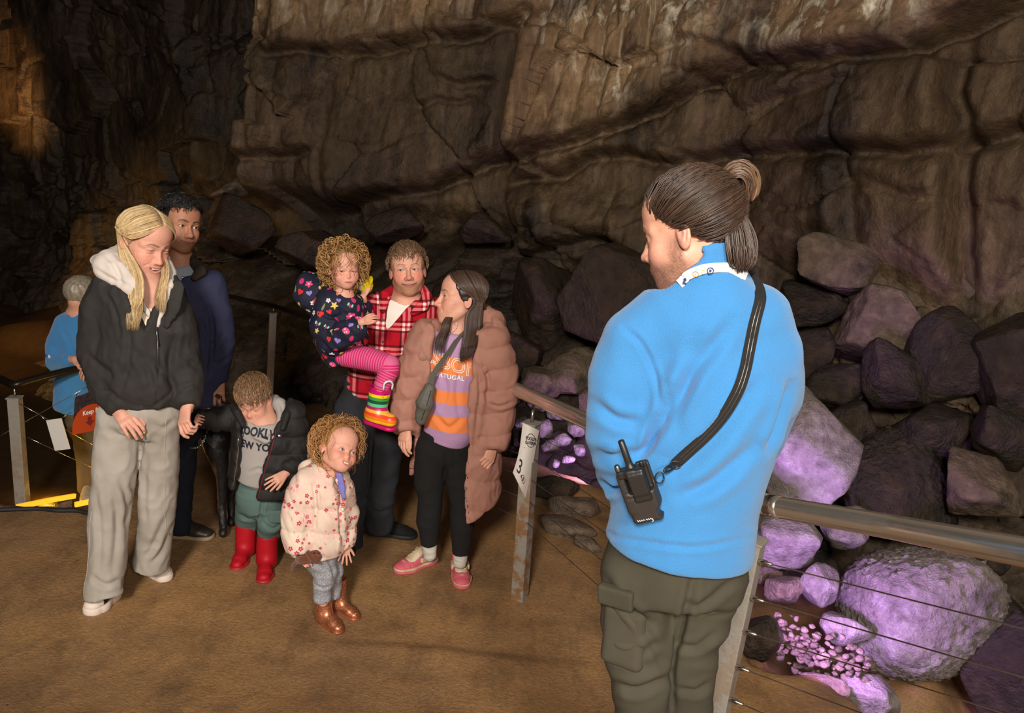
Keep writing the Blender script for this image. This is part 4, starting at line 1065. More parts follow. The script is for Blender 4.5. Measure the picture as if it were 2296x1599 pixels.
# ------------------------------------------------------------------ shoes
M['white_rubber'] = fabric('white_rubber', lin((214, 198, 184)), .6, 30, .08, .1)
M['black_canvas'] = fabric('black_canvas', lin((30, 29, 29)), .85, 90, .15, .3)
def shoe(pr, heel, toe, w, name='shoe', upper='black_canvas', sole='white_rubber', toecap=None, laces=None, ht=.075, solet=.028, shaft=0.0, shaftr=None, h=.005, up=None, bulge=1.0, solecol=None, lift=0.0):
    "low shoe or boot from heel point to toe point on the ground"
    heel = np.asarray(heel, float); toe = np.asarray(toe, float); d = toe-heel; L = np.linalg.norm(d[:2]); R = footframe(heel, toe)
    z = min(heel[2], toe[2]); f = lambda x, y, zz: heel+R@A_(x, y, zz)
    foot = lambda zz, g, dz: chain([f(0, .10*L, zz), f(0, .42*L, zz), f(-.004, .72*L, zz), f(0, .90*L, zz)], [(w*.40+g, dz), (w*.40+g, dz), (w*.5+g, dz), (w*.42+g, dz)], n=R[:, 2])
    sl = S(); sl.u(foot(solet*.5, .003, solet*1.6), .01); sl.cut(lambda P: np.abs((P-heel)@R[:, 2]-solet*.5)-solet*.5, .003)
    up_ = S(); up_.u(chain([f(0, .12*L, solet+ht*.30), f(0, .40*L, solet+ht*.30), f(0, .72*L, solet+ht*.14*bulge), f(0, .90*L, solet+ht*.06*bulge)], [(w*.36, ht*.55), (w*.37, ht*.50), (w*.45, ht*.42*bulge), (w*.37, ht*.32*bulge)], n=R[:, 2]), .012)
    if shaft:
        sr = shaftr or w*.55; up_.u(chain([f(0, .20*L, solet+.02), f(0, .18*L, solet+shaft)], [sr*.95, sr], cap1=0.0, ck=.004), .03)
        up_.sub(chain([f(0, .18*L, solet+shaft*.75), f(0, .18*L, solet+shaft*1.4)], [sr*.86, sr*.88]), .003)
    else: up_.u(chain([f(0, .2*L, solet+.02), f(0, .17*L, solet+ht*.95)], [w*.36, w*.38], cap1=.004), .02)
    up_.cut(lambda P: (solet-.006)-(P-heel)@R[:, 2], .003)
    o = garment(pr, name, up_, h, M[upper] if isinstance(upper, str) else upper, up or [(.0015, (25, 25, 25), 3, False)])
    s_ = garment(pr, 'sole', sl, h, M[sole], parent=o)
    if toecap:
        tc = S(); tc.u(chain([f(0, .78*L, solet+ht*.14), f(0, .91*L, solet+ht*.06)], [(w*.46, ht*.45), (w*.40, ht*.36)], n=R[:, 2]), .01); tc.cut(lambda P: np.maximum(.80*L-(P-heel)@R[:, 1], (solet-.004)-(P-heel)@R[:, 2]), .003)
        garment(pr, 'toe_cap', tc, h, M[toecap], parent=o)
    if laces:
        pth = []
        for i in range(5):
            y = (.46+.06*i)*L; zz = solet+ht*(.80-.075*i)+.004+lift; a = 1 if i % 2 else -1
            pth.append(smoothline([f(-w*.22, y, zz-.008), f(0, y+.006*a, zz+.003), f(w*.22, y, zz-.008)], 7))
        pth.append(smoothline([f(0, .45*L, solet+ht*.86), f(.018, .44*L, solet+ht*1.05), f(.03, .47*L, solet+ht*.8), f(.004, .46*L, solet+ht*.86)], 8))
        pth.append(smoothline([f(0, .45*L, solet+ht*.86), f(-.018, .44*L, solet+ht*1.05), f(-.03, .47*L, solet+ht*.8), f(-.004, .46*L, solet+ht*.86)], 8))
        V, F, _, _ = tubes(pth, [.0034]*len(pth), 5); pr.child('laces', np.array(V), F, M[laces], o)
    return o, f, R, L
def ground_pt(px, py, z0=None):
    "where a pixel ray meets the cave floor"
    z = 0.0
    for _ in range(12):
        q = atz(px, py, z); z = float(ground_z(np.array([q[0]]), np.array([q[1]]))[0])
    return atz(px, py, z)

# ------------------------------------------------------------------ blonde woman in the black pullover jacket
M['black_jacket'] = fabric('black_jacket_cloth', lin((46, 43, 41)), .75, 60, .12, .25)
M['white_cotton'] = fabric('white_cotton', lin((204, 192, 182)), .85, 60, .06, .25)
M['cream_cotton'] = fabric('cream_cotton', lin((226, 208, 178)), .85, 60, .06, .2)
M['grey_denim'] = fabric('grey_denim', lin((158, 149, 137)), .9, 130, .16, .35, c2=lin((176, 168, 157)), vs=5)
M['seam'] = plain('pale_thread', lin((176, 166, 150)), .8)
pr = W1 = Pers(3.30, (285, 1335), 'smiling blonde person in a black jacket with white hood and wide grey jeans')
hd = Head(pr.p(326, 541), headrel(326, 541, 36, 24, 0), 1.10, smile=1.0, open=.8, eye=.45, fem=1, nose=.92, iris=(80, 100, 120), pupil=(.1, -.5)).build(pr.B)
B = pr.B
B.u(chain([hd.W((0, -.03, -.05)), pr.p(322, 615, .02), pr.p(325, 660, .02)], [.05, .052, .07]), .025)
B.u(pr.ch([(325, 665, 55, 0, .7), (318, 760, 60, 0, .7), (325, 900, 62, 0, .7)]), .05)
B.u(pr.ch([(245, 670, 26), (222, 800, 24), (262, 915, 15, -.10), (276, 930, 13, -.13)]), .03)
B.u(pr.ch([(385, 690, 26), (412, 820, 22), (423, 905, 14, -.05), (420, 918, 13, -.06)]), .03)
B.u(pr.ch([(290, 920, 24), (258, 1120, 18), (232, 1330, 14, -.12)]), .03); B.u(pr.ch([(355, 920, 22), (354, 1100, 17), (338, 1265, 14, .12)]), .03)
h1 = hand(B, pr.p(268, 925, -.11), pr.p(296, 955, -.17)-pr.p(268, 925, -.11), (.45, -.75, .45), .98, (.55, .5, .45, .5), -1, .06, (.5, .3))
h2 = hand(B, pr.p(419, 912, -.06), pr.p(413, 945, -.10)-pr.p(419, 912, -.06), (-.5, -.85, .1), .95, (.5, .9, .9, .9), 1, .04, (.35, .2))
W1_HAND = pr.p(418, 938, -.08)
body(pr, hd, SK_P, .010, dict(brow=lin((96, 68, 46)), browa=.85, lips=lin((196, 104, 96)), blush=lin((226, 140, 120)), blusha=.45, bw=1.05), [(pr.p(290, 945, -.14), .10, .0036), (pr.p(414, 938, -.09), .09, .0036)])
hd.eyes(pr.root)
def teeth(pr, hd, n=8, w=.017, low=False):
    tt = S(); m = hd.mid
    for i in range(n):
        x = (i-(n-1)/2)/(n/2)*w; y = np.interp(x, m[:, 0], m[:, 1])-.0018; z = np.interp(x, hd.up[:, 0], hd.up[:, 2])-.0052
        tt.u(xf(rbox((x, y, z), (w/n*.95, .002, .0046), .0012), hd.c, hd.R, hd.sc), .0006)
    tt.lo = hd.W((0, .08, hd.mz))-.04; tt.hi = tt.lo+.08
    V, F = nets(tt, tt.lo, tt.hi, .0016); pr.child('teeth', V, F, M['tooth'])
M['tooth'] = plain('tooth', lin((222, 210, 198)), .3)
teeth(pr, hd)
# nails
for hh in (h1, h2):
    V, F = uvsphere(8, 6); L_ = []
    for t in hh: L_.append((t+A_(-.001, -.004, .001)+V*A_(.0045, .004, .0065), F))
M['nail_varnish'] = plain('peach_nail_varnish', lin((242, 190, 120)), .25)
V, F = uvsphere(8, 6); [pr.child('nail_varnish', t+A_(0, -.004, -.002)+V*A_(.0048, .0045, .008), F, M['nail_varnish']) for t in (h1[0], h1[4], h2[4])]
# jacket
J = S()
J.u(pr.ch([(324, 640, 62, .02, .8), (320, 690, 92, 0, .75), (318, 780, 100, 0, .75), (326, 855, 96, 0, .8), (332, 895, 84, 0, .85)], cap0=.0, cap1=.012), .05)
J.u(pr.ch([(252, 648, 40), (224, 700, 43), (222, 790, 42), (243, 870, 38, -.05), (267, 918, 25, -.11)], cap1=.004), .03)
J.u(pr.ch([(378, 668, 38), (400, 740, 42), (414, 820, 38, .02), (424, 880, 30, -.02), (422, 908, 26, -.05)], cap1=.004), .03)
J.sub(pr.poly([(303, 640), (352, 735), (383, 640), (380, 560), (300, 560)], -.5, .02), .006)
gr = [([(285, 700), (290, 800), (270, 880)], .010, 7), ([(352, 735), (356, 800), (352, 905)], .006, 3.5), ([(395, 740), (380, 820), (395, 880)], .012, 7), ([(240, 660), (262, 700), (272, 760)], .008, 5), ([(205, 800), (240, 830), (260, 850)], .009, 7), ([(225, 880), (250, 880), (275, 900)], .008, 5), ([(290, 905), (340, 912), (400, 860)], .006, 3.5), ([(330, 800), (370, 840), (390, 870)], .010, 8), ([(300, 780), (330, 830), (345, 880)], .009, 8), ([(400, 790), (425, 810), (445, 830)], .008, 6), ([(405, 870), (430, 860), (448, 870)], .006, 5)]
JK = garment(pr, 'black_jacket', J, .0085, M['black_jacket'], [(.012, (7, 7, 4), 3, False), (.007, (13, 13, 8), 8, True), (.003, (26, 26, 16), 9, True)], gr)
JK['label'] = 'black pullover jacket'
# collar flap, hood and shirt
cf = S(); cf.u(pr.ch([(388, 622, 9, -.02), (396, 645, 18, -.06, .3), (388, 690, 18, -.09, .3), (372, 730, 8, -.10, .3)]), .02); garment(pr, 'collar_flap', cf, .007, M['black_jacket'], [(.004, (9, 9, 9), 3, False)], parent=JK)
Hd = S()
Hd.u(pr.ch([(262, 590, 30, .02, 1.2), (290, 566, 26, .10, 1.2), (330, 560, 24, .14, 1.0), (368, 585, 16, .10)]), .03)
Hd.u(pr.ch([(222, 585, 14, .05), (250, 600, 34, -.01, 1.0), (280, 625, 30, -.05, .8), (292, 640, 22, -.085, .5)]), .03)
Hd.u(pr.ch([(376, 588, 9, .04), (384, 612, 8, .0), (382, 640, 6, -.06)]), .02)
Hd.sub(chain([hd.W((0, -.02, .0)), pr.p(322, 620, .0), pr.p(326, 690, -.04)], [.085, .070, .06]), .01)
HO = garment(pr, 'white_hood', Hd, .006, M['white_cotton'], [(.007, (8, 8, 8), 3, True), (.003, (18, 18, 18), 6, True)], [([(215, 600), (250, 625), (290, 640)], .006, 4), ([(235, 570), (260, 600), (275, 640)], .008, 5)])
HO['label'] = 'white hood lying around the neck'
ln = S(); ln.u(pr.ch([(302, 648, 8, -.06, .4), (320, 685, 8, -.085, .4), (348, 726, 5, -.10, .4)]), .01); ln.u(pr.ch([(382, 630, 5, -.06, .5), (370, 680, 7, -.09, .4), (352, 728, 4, -.10, .4)]), .01)
garment(pr, 'white_lining', ln, .005, M['white_cotton'], [(.003, (14, 14, 14), 6, True)], parent=HO)
sh = S(); sh.u(pr.ch([(328, 655, 45, .01, .9), (330, 720, 48, -.0, 1.05), (330, 760, 40, .02)], cap0=-.005), .03)
sh.sub(chain([hd.W((0, -.03, -.05)), pr.p(324, 622, .01), pr.p(330, 660, -.05)], [.054, .058, .052]), .01); garment(pr, 'cream_top', sh, .007, M['cream_cotton'], [(.003, (12, 12, 7), 3, False)])
V, F, _, _ = tubes([[pr.p(x, y, d) for x, y, d in ((351, 738, -.108), (352, 752, -.110), (354, 762, -.111), (356, 776, -.11))], [pr.p(x, y, d) for x, y, d in ((353, 735, -.109), (354, 800, -.118), (350, 900, -.105))]], [.0035, .0014], 6); pr.child('zip_pull', np.array(V), F, M['grey_metal'], JK)
# jeans
Q = S()
Q.u(pr.ch([(328, 870, 76, 0, .85), (322, 915, 86, 0, .8), (312, 950, 84, 0, .75)], cap0=.0, cap1=.02), .03)
Q.u(pr.ch([(272, 935, 55, 0, .95), (262, 1020, 51, -.02), (252, 1100, 47, -.05), (244, 1180, 45, -.06), (240, 1260, 42, -.09), (231, 1320, 38, -.12), (233, 1336, 40, -.125)], cap1=.002, ck=.004), .025)
Q.u(pr.ch([(362, 930, 48, 0, 1.0), (358, 1020, 43, .02), (354, 1100, 43, .05), (350, 1180, 42, .08), (342, 1245, 41, .11), (338, 1268, 43, .12)], cap1=.002, ck=.004), .012)
Q.sub(pr.ch([(230, 1310, 26, -.12), (229, 1372, 33, -.125)]), .004); Q.sub(pr.ch([(340, 1240, 26, .11), (337, 1300, 34, .12)]), .004)
gr = [([(316, 925), (318, 990), (308, 1060)], .012, 6), ([(270, 1080), (285, 1130), (280, 1180)], .010, 6), ([(215, 1100), (225, 1180), (222, 1280)], .008, 6), ([(255, 1100), (262, 1180), (252, 1280)], .010, 7), ([(330, 1010), (326, 1100), (330, 1200)], .006, 6), ([(375, 1150), (345, 1220), (325, 1255)], .010, 7), ([(380, 1200), (362, 1240), (340, 1262)], .009, 6), ([(205, 1290), (235, 1312), (268, 1300)], .009, 6), ([(300, 950), (270, 970), (235, 960)], .007, 7), ([(395, 940), (365, 960), (340, 950)], .006, 6), ([(290, 1090), (300, 1115), (290, 1150)], .010, 6)]
JN = garment(pr, 'wide_jeans', Q, .0075, M['grey_denim'], [(.009, (7, 7, 4), 4, False), (.004, (16, 16, 12), 8, True)], gr)
JN['label'] = 'wide faded grey jeans'
ps = []
for pts in ([(368, 935), (358, 1020), (352, 1100), (345, 1180), (343, 1240)], [(213, 1140), (208, 1220), (206, 1290), (203, 1330)]):
    q, _ = onto(smoothline([pr.p(x, y, -.1) for x, y in pts], 24), JN, pr, .0005); ps.append(q)
V, F, _, _ = tubes(ps, [.0016]*2, 4); pr.child('seams', np.array(V), F, M['seam'], JN)
def shoe_px(pr, heel, toe, w, **k):
    a = ground_pt(*heel); b = ground_pt(*toe); return shoe(pr, a, b, w, **k)
shoe_px(pr, (255, 1338), (205, 1376), .098, toecap='white_rubber', laces='white_rubber', solet=.034)
shoe_px(pr, (318, 1270), (374, 1302), .092, toecap='white_rubber', laces='white_rubber', solet=.034)
# hair: middle parting, long straight strands
BL = lin((178, 146, 108)); BLd = lin((136, 104, 72)); BLy = lin((206, 180, 130))
keepb = lambda L: np.maximum(np.minimum((L[..., 1]-.85*L[..., 2]-.022)*.72, .078-L[..., 2]+.03*np.abs(L[..., 0])), -.085-L[..., 2]+1.6*np.maximum(L[..., 1]+.035, 0))
cap(pr, hd, keepb, .008, BL*.8, .004, 'hair')
g = np.random.default_rng(21); paths = []; rads = []; cols = []
for side, N in ((1, 640), (-1, 240)):      # local x + is the picture's left
    for i in range(N):
        u = g.uniform(0, 1); v = g.uniform(0, 1)
        root = A_(.004*side, .090-.150*u, 1.0); top = A_(side*.008, .092-.16*u, .3)
        d0 = unit(A_(side*.004, .080-.140*u+.012, .083-.35*(u-.35)**2*.1))
        lo_ = .02*(g.random() < .4)
        if side == 1: d1 = unit(A_(.052, .080-.140*u, .048-lo_)); d2 = unit(A_(.080, .044-.098*u, .012-lo_)); d3 = unit(A_(.084, -.006-.055*u, -.022))
        else: d1 = unit(A_(-.050, .088-.140*u, .048)); d2 = unit(A_(-.076, .064-.115*u, .006)); d3 = unit(A_(-.080, .034-.080*u, -.050))
        L0 = [scalp(hd, d[None], o_+.006*v)[0] for d, o_ in ((d0, .009), (d1, .014), (d2, .017), (d3, .013))]
        if side == 1:
            f = 1-u; e = g.normal(0, 2.0)
            end = [pr.p(272+44*f+e, 610, -.02-.07*f-.02*v), pr.p(276+44*f+e, 668, -.07-.05*f-.03*v), pr.p(284+(22*f if g.random() < .6 else 36*f)+e, 698, -.11-.02*v), pr.p(286+24*f+e+g.normal(0, .6), 742-32*g.random()**1.5, -.125-.02*v)]
        else:
            f = 1-u; e = g.normal(0, 2.0)
            end = [pr.p(364+14*f+e, 606, .0-.06*f-.02*v), pr.p(356+18*f+e, 645, -.07-.02*v), pr.p(350+22*f+e, 668, -.10-.02*v), pr.p(348+22*f+e+g.normal(0, .6), 708-16*(1-f)-24*g.random()**1.5, -.12-.02*v)]
        P_ = smoothline(L0+end, 22); paths.append(P_); r = np.full(22, .0014); r[-9:] *= np.linspace(1, .15, 9); rads.append(r)
        base = BL if v > .35 else BLd
        cols.append((base*(1-.5*(v > .8))+BLy*.5*(v > .8))*np.exp(g.normal(0, .18)))
hairmesh(pr, paths, rads, cols, 'long_hair', label='long straight blonde hair with a middle parting')

def quilt(sp, amp, axis=(0, 0, 1), ph=0.0, where=None, jit=.012):
    ax_ = unit(axis)
    def f(V):
        t = (V@ax_+jit*noise(V, 5, 2))/sp+ph; q = amp*(np.abs(np.sin(t*PI))**.55-.55)
        return q if where is None else q*where(V)
    return f
# ------------------------------------------------------------------ man in the navy jacket
M['navy_cloth'] = fabric('navy_waxed_cloth', lin((41, 43, 66)), .8, 70, .12, .3, c2=lin((48, 49, 74)), vs=4)
M['brown_cord'] = fabric('brown_cord', lin((52, 43, 35)), .9, 60, .2, .4)
M['grey_cotton'] = fabric('grey_cotton', lin((140, 144, 152)), .9, 60, .1, .25)
M['dark_denim'] = fabric('dark_denim', lin((25, 27, 36)), .9, 90, .2, .3)
M['brown_leather'] = plain('dark_brown_leather', lin((46, 34, 28)), .45)
M['tan_rubber'] = plain('tan_rubber', lin((142, 122, 96)), .7)
pr = N1 = Pers(3.88, (410, 1200), 'dark-haired smiling person in a navy jacket behind the blonde person')
hd = Head(pr.p(403, 504), headrel(403, 504, 27, 2, 6), 1.08, smile=.75, eye=1.0, iris=(50, 32, 22), pupil=(-.25, 0), nose=1.08).build(pr.B)
B = pr.B; B.u(chain([hd.W((0, -.03, -.05)), pr.p(402, 575), pr.p(408, 625)], [.054, .060, .08]), .025)
B.u(pr.ch([(412, 640, 58, 0, .65), (422, 760, 56, 0, .65), (428, 890, 55, 0, .65)]), .05)
B.u(pr.ch([(470, 650, 20), (492, 750, 17), (490, 850, 11)]), .03); B.u(pr.ch([(350, 650, 20), (338, 760, 17), (345, 860, 11, -.05)]), .03)
for x0, x1, x2 in ((408, 410, 404), (368, 360, 352)): B.u(pr.ch([(x0 if x0 > 400 else 385, 900, 18), (x1, 1060, 14), (x2, 1185, 11)]), .03)
hn = hand(B, pr.p(490, 852), pr.p(486, 884, -.05)-pr.p(490, 852), (.15, -.95, .2), 1.04, (.35, .75, .8, .85), 1, .10, (.6, .35)); hand(B, pr.p(345, 862, -.05), (0, -.1, -1), (-.7, -.6, 0), 1.0, (.4,)*4, 1)
body(pr, hd, SK_T, .010, dict(beard=lin((70, 52, 44)), beardamt=.38, brow=lin((24, 18, 15)), browa=.95, bw=1.25, lips=lin((150, 88, 76)), blusha=.2), [(pr.p(486, 885, -.04), .10, .004)])
hd.eyes(pr.root)
J = S()
J.u(pr.ch([(408, 618, 45, .01, .85), (412, 660, 78, 0, .7), (422, 770, 80, 0, .72), (430, 870, 74, 0, .75), (432, 900, 74, 0, .75)], cap0=0, cap1=.01), .05)
J.u(pr.ch([(472, 640, 34), (490, 700, 30), (499, 770, 27), (493, 835, 21), (491, 848, 20)], cap1=.004), .03); J.u(pr.ch([(352, 640, 32), (338, 760, 27), (345, 850, 20, -.05)], cap1=.004), .03)
J.sub(pr.poly([(380, 575), (436, 568), (430, 606), (417, 646), (396, 640)], -.5, .03), .006); J.sub(chain([hd.W((0, -.03, -.04)), pr.p(404, 600)], [.072, .070]), .006)
gr = [([(470, 690), (478, 760), (470, 840)], .014, 5), ([(420, 640), (440, 760), (448, 890)], .008, 3), ([(500, 745), (485, 770), (470, 770)], .010, 4), ([(510, 800), (495, 815), (478, 812)], .008, 4), ([(440, 700), (465, 760), (468, 800)], .008, 6)]
JK = garment(pr, 'navy_jacket', J, .0085, M['navy_cloth'], [(.008, (7, 7, 5), 3, False), (.004, (16, 16, 10), 8, True)], gr); JK['label'] = 'navy field jacket with a dark brown collar'
c_ = S(); c_.u(pr.ch([(384, 585, 12, .02, .8), (372, 608, 13, -.06, .5), (392, 634, 12, -.12, .4)], ratio=.5), .01); c_.u(pr.ch([(427, 578, 7, .0, .8), (438, 592, 13, -.05, .5), (450, 608, 13, -.085, .4), (436, 622, 8, -.11, .4)]), .012); c_.u(pr.ch([(384, 585, 12, .04), (408, 580, 12, .09), (430, 577, 11, .02)]), .02)
garment(pr, 'collar', c_, .0045, M['brown_cord'], parent=JK)
t_ = S(); t_.u(pr.ch([(406, 590, 36, .01, .95), (414, 625, 48, -.0, .95), (418, 660, 50, 0, .9)], cap0=-.004), .02); t_.sub(chain([hd.W((0, -.03, -.04)), pr.p(404, 590, -.01)], [.060, .066]), .008); garment(pr, 't_shirt', t_, .006, M['grey_cotton'])
V, F = uvsphere(8, 6); q, _ = onto([pr.p(428, 616)], JK, pr, .003); pr.child('press_stud', q[0]+V*.006, F, M['chrome'], JK)
Q = S(); Q.u(pr.ch([(412, 885, 62, 0, .75), (405, 940, 62, 0, .7)]), .03)
Q.u(pr.ch([(412, 930, 34), (412, 1050, 27), (406, 1150, 23), (404, 1195, 22)], cap1=.0), .02); Q.u(pr.ch([(378, 930, 34), (362, 1050, 27), (352, 1190, 22)], cap1=.0), .01)
garment(pr, 'dark_jeans', Q, .009, M['dark_denim'], [(.006, (8, 8, 10), 3, True)], [([(425, 1000), (410, 1030), (395, 1020)], .008, 5)])
shoe_px(pr, (383, 1200), (470, 1207), .105, upper='brown_leather', sole='tan_rubber', laces='black_cloth', ht=.085, solet=.022)
shoe_px(pr, (345, 1200), (338, 1222), .10, upper='brown_leather', sole='tan_rubber', ht=.085, solet=.022)
HK = lin((28, 25, 24))
cap(pr, hd, lambda L: np.maximum(np.minimum(L[..., 1]-.028-.35*np.maximum(L[..., 2]-.02, 0), .060-.004*hd.k-L[..., 2]), -.075-L[..., 2]+1.6*np.maximum(L[..., 1]+.035, 0)), .007, HK, .004)
reg = lambda D: ((D[:, 2] > .25-.2*(D[:, 1] < 0)) & (D[:, 1] < .75-.1*D[:, 2]*0) & ((D[:, 2] > .42) | (D[:, 1] < .30)))
p_, r_, c1 = shorthair(hd, 1500, reg, lambda d: A_(.25, .55, .9-d[2]) if d[1] > -.2 else A_(0, .2, -.6), .042, .42, .0022, HK*1.25, 5, .008, .3, 4)
hairmesh(pr, p_, r_, c1, 'swept_hair')

# ------------------------------------------------------------------ boy in the black puffer jacket
M['puffer'] = fabric('black_nylon', lin((37, 35, 34)), .55, 120, .25, .35)
M['grey_marl'] = fabric('grey_marl_sweatshirt', lin((164, 156, 150)), .95, 110, .22, .35)
M['green_fleece'] = fabric('green_grey_joggers', lin((88, 110, 104)), .95, 80, .12, .3)
M['red_boot'] = fabric('red_padded_boot', lin((168, 18, 30)), .5, 50, .10, .2)
M['red_rubber'] = plain('red_rubber', lin((160, 26, 40)), .45)
M['navy_letter'] = plain('navy_lettering', lin((34, 34, 48)), .8)
M['red_piping'] = plain('red_piping', lin((120, 22, 30)), .7)
bL = ground_pt(556, 1236); bR = ground_pt(600, 1262)
pr = K1 = Pers(3.66, (580, 1272), 'small child in a black puffer jacket, grey hoodie and red boots')
hd = Head(pr.p(569, 893), headrel(569, 893, -20, 40, 2), .93, child=.75, smile=.6, eye=.35, iris=(60, 40, 30), pupil=(0, -.4), cheek=1).build(pr.B)
B = pr.B; B.u(chain([hd.W((0, -.03, -.05)), pr.p(590, 920, .02), pr.p(592, 960)], [.042, .045, .055]), .02)
B.u(pr.ch([(592, 965, 44, 0, .8), (590, 1070, 44, 0, .8)]), .04)
B.u(pr.ch([(535, 945, 15), (485, 948, 13, -.03), (446, 938, 9, -.10)]), .02); B.u(pr.ch([(652, 955, 16), (668, 1025, 13), (640, 1062, 9, -.12)]), .02)
B.u(pr.ch([(565, 1090, 16), (557, 1180, 11, bL[1]-3.66+.02), (556, 1228, 9, bL[1]-3.66+.02)]), .02); B.u(pr.ch([(608, 1100, 16), (602, 1190, 11, bR[1]-3.66+.02), (600, 1252, 9, bR[1]-3.66+.02)]), .02)
hb1 = hand(B, pr.p(444, 938, -.10), W1_HAND+A_(-.005, .0, .0)-pr.p(444, 938, -.10), (.1, -.9, .35), .62, (.55, .55, .6, .6), 1, .05, (.4, .2), .003)
hb2 = hand(B, pr.p(640, 1062, -.13), pr.p(618, 1076, -.17)-pr.p(640, 1062, -.13), (.25, -.8, .5), .68, (.25, .2, .25, .3), -1, .14, (.6, .2), .003)
body(pr, hd, SK_W, .009, dict(brow=lin((120, 88, 66)), browa=.6, blusha=.45, blush=lin((214, 128, 104)), bw=.8), [(pr.p(425, 938, -.09), .07, .003), (pr.p(618, 1072, -.16), .07, .003)])
hd.eyes(pr.root)
H1 = S(); H1.u(pr.ch([(598, 950, 38, .02, .9), (592, 975, 58, 0, .85), (586, 1030, 60, 0, .85), (580, 1075, 54, 0, .85)], cap0=0, cap1=.008), .03)
H1.u(pr.ch([(628, 905, 13, .04), (634, 940, 13, -.02), (614, 978, 8, -.09), (598, 990, 5, -.105)], ratio=1), .02); H1.u(pr.ch([(556, 955, 7, -.06), (576, 980, 6, -.10), (594, 990, 5, -.105)]), .015); H1.u(pr.ch([(590, 908, 16, .07), (615, 900, 17, .08), (630, 912, 14, .05)]), .03)
H1.sub(chain([hd.W((0, -.02, -.03)), pr.p(588, 942, -.03)], [.058, .048]), .008); H1.sub(chain([hd.W((0, .05, -.03)), hd.W((0, .06, -.09))], [.06, .035]), .006)
HO = garment(pr, 'grey_hoodie', H1, .006, M['grey_marl'], [(.004, (10, 10, 8), 3, False)], [([(560, 1060), (580, 1052), (600, 1060)], .006, 4), ([(625, 900), (635, 925), (625, 955)], .006, 4)]); HO['label'] = 'grey hooded sweatshirt with navy lettering'
for bd_, y, arc, sz in (('BROOKLYN', 977, -1.6, .052), ('NEW YORK', 1010, -1.0, .050)):
    Vt, Ft = textmesh(bd_, sz, offset=.0022, spacing=1.02); u_ = unit(pr.p(620, 986 if y < 990 else 1016)-pr.p(556, 977 if y < 990 else 1005)); Vt[:, 0] *= .86
    V, F = print_on(Vt, Ft, HO, pr.p(567, y+1, -.15), u_, unit(A_(.02, 0, 1)), .002, arc=arc if y < 990 else 0); pr.child('lettering', V, F, M['navy_letter'], HO, smooth=False)
J = S(); J.u(pr.ch([(600, 918, 46, .03, .9), (600, 955, 78, 0, .85), (600, 1030, 86, 0, .85), (592, 1088, 82, 0, .85)], cap0=0, cap1=.012), .03)
J.u(pr.ch([(540, 932, 30), (490, 940, 27, -.03), (452, 938, 20, -.09), (447, 938, 19, -.10)], cap1=.003), .02); J.u(pr.ch([(652, 935, 38), (668, 990, 32), (664, 1035, 27, -.05), (645, 1058, 21, -.12)], cap1=.003), .02)
J.sub(pr.poly([(568, 880), (549, 915), (556, 970), (549, 1040), (528, 1120), (596, 1120), (600, 1080), (612, 1030), (628, 970), (650, 900), (625, 870)], -.6, .03), .012)
J.sub(chain([pr.p(596, 890, .0), pr.p(596, 985), pr.p(590, 1120)], [(.075, .09), (.135, .105), (.145, .115)], n=(0, 1, 0)), .01)
hx = lambda V: sstep(pr.p(540, 940)[0], pr.p(525, 940)[0], V[:, 0])
JK = garment(pr, 'black_puffer_jacket', J, .006, M['puffer'], [(.005, (12, 12, 9), 3, True), (.002, (30, 30, 22), 5, True)], [], [quilt(.085, .012, (0, 0, 1), .2, lambda V: 1-hx(V)), quilt(.055, .010, (1, 0, .1), .1, hx)]); JK['label'] = 'open black quilted puffer jacket'
c_ = S(); c_.u(pr.ch([(652, 900, 9, .0), (644, 930, 9, -.07), (634, 960, 7, -.12)]), .01); garment(pr, 'jacket_collar', c_, .005, M['puffer'], parent=JK); c_ = S(); c_.u(pr.ch([(523, 912, 9, -.03), (532, 925, 10, -.07), (545, 952, 7, -.11)]), .01); garment(pr, 'jacket_collar', c_, .005, M['puffer'], parent=JK)
zl = [(555, 960), (554, 1000), (548, 1045), (536, 1090), (532, 1100)]; zr = [(634, 945), (626, 985), (612, 1035), (598, 1092)]
for nm, zz_, mt, rr in (('zip', zl, 'chrome', .0028), ('red_piping', zr, 'red_piping', .0024)):
    q, _ = onto(smoothline([pr.p(x+(-2 if nm == 'zip' else 3), y) for x, y in zz_], 16), JK, pr, .003); V, F, _, _ = tubes([q], [rr], 6); pr.child(nm, np.array(V), F, M[mt], JK)
q, _ = onto([pr.p(x, 960) for x in (641, 644, 647)], JK, pr, .0015)
for i, (mt, x0, x1) in enumerate((('white_cotton', 0, 1), ('red_rubber', 1, 2))):
    pass
for nm, mt, dx in (('badge_white', 'white_ribbon', 0), ('badge_red', 'red_rubber', .0075), ):
    a = q[0]+A_(dx, -.001, 0); pr.child(nm, np.array([a, a+A_(.0075, 0, 0), a+A_(.0075, 0, .007), a+A_(0, 0, .007)]), [(0, 1, 2, 3)], M[mt], JK, smooth=False)
for dz in (-.0022, .007):
    a = q[0]+A_(0, -.001, dz); pr.child('badge_border', np.array([a, a+A_(.015, 0, 0), a+A_(.015, 0, .0022), a+A_(0, 0, .0022)]), [(0, 1, 2, 3)], M['navy_print'], JK, smooth=False)
Q = S(); Q.u(pr.ch([(582, 1085, 50, 0, .85), (582, 1115, 52, 0, .85)], cap0=0), .03)
Q.u(pr.ch([(562, 1115, 32), (557, 1160, 31, bL[1]-3.70), (557, 1190, 25, bL[1]-3.66+.01)], cap1=.004), .02); Q.u(pr.ch([(604, 1120, 32), (608, 1170, 31), (602, 1204, 25, bR[1]-3.66+.01)], cap1=.004), .012)
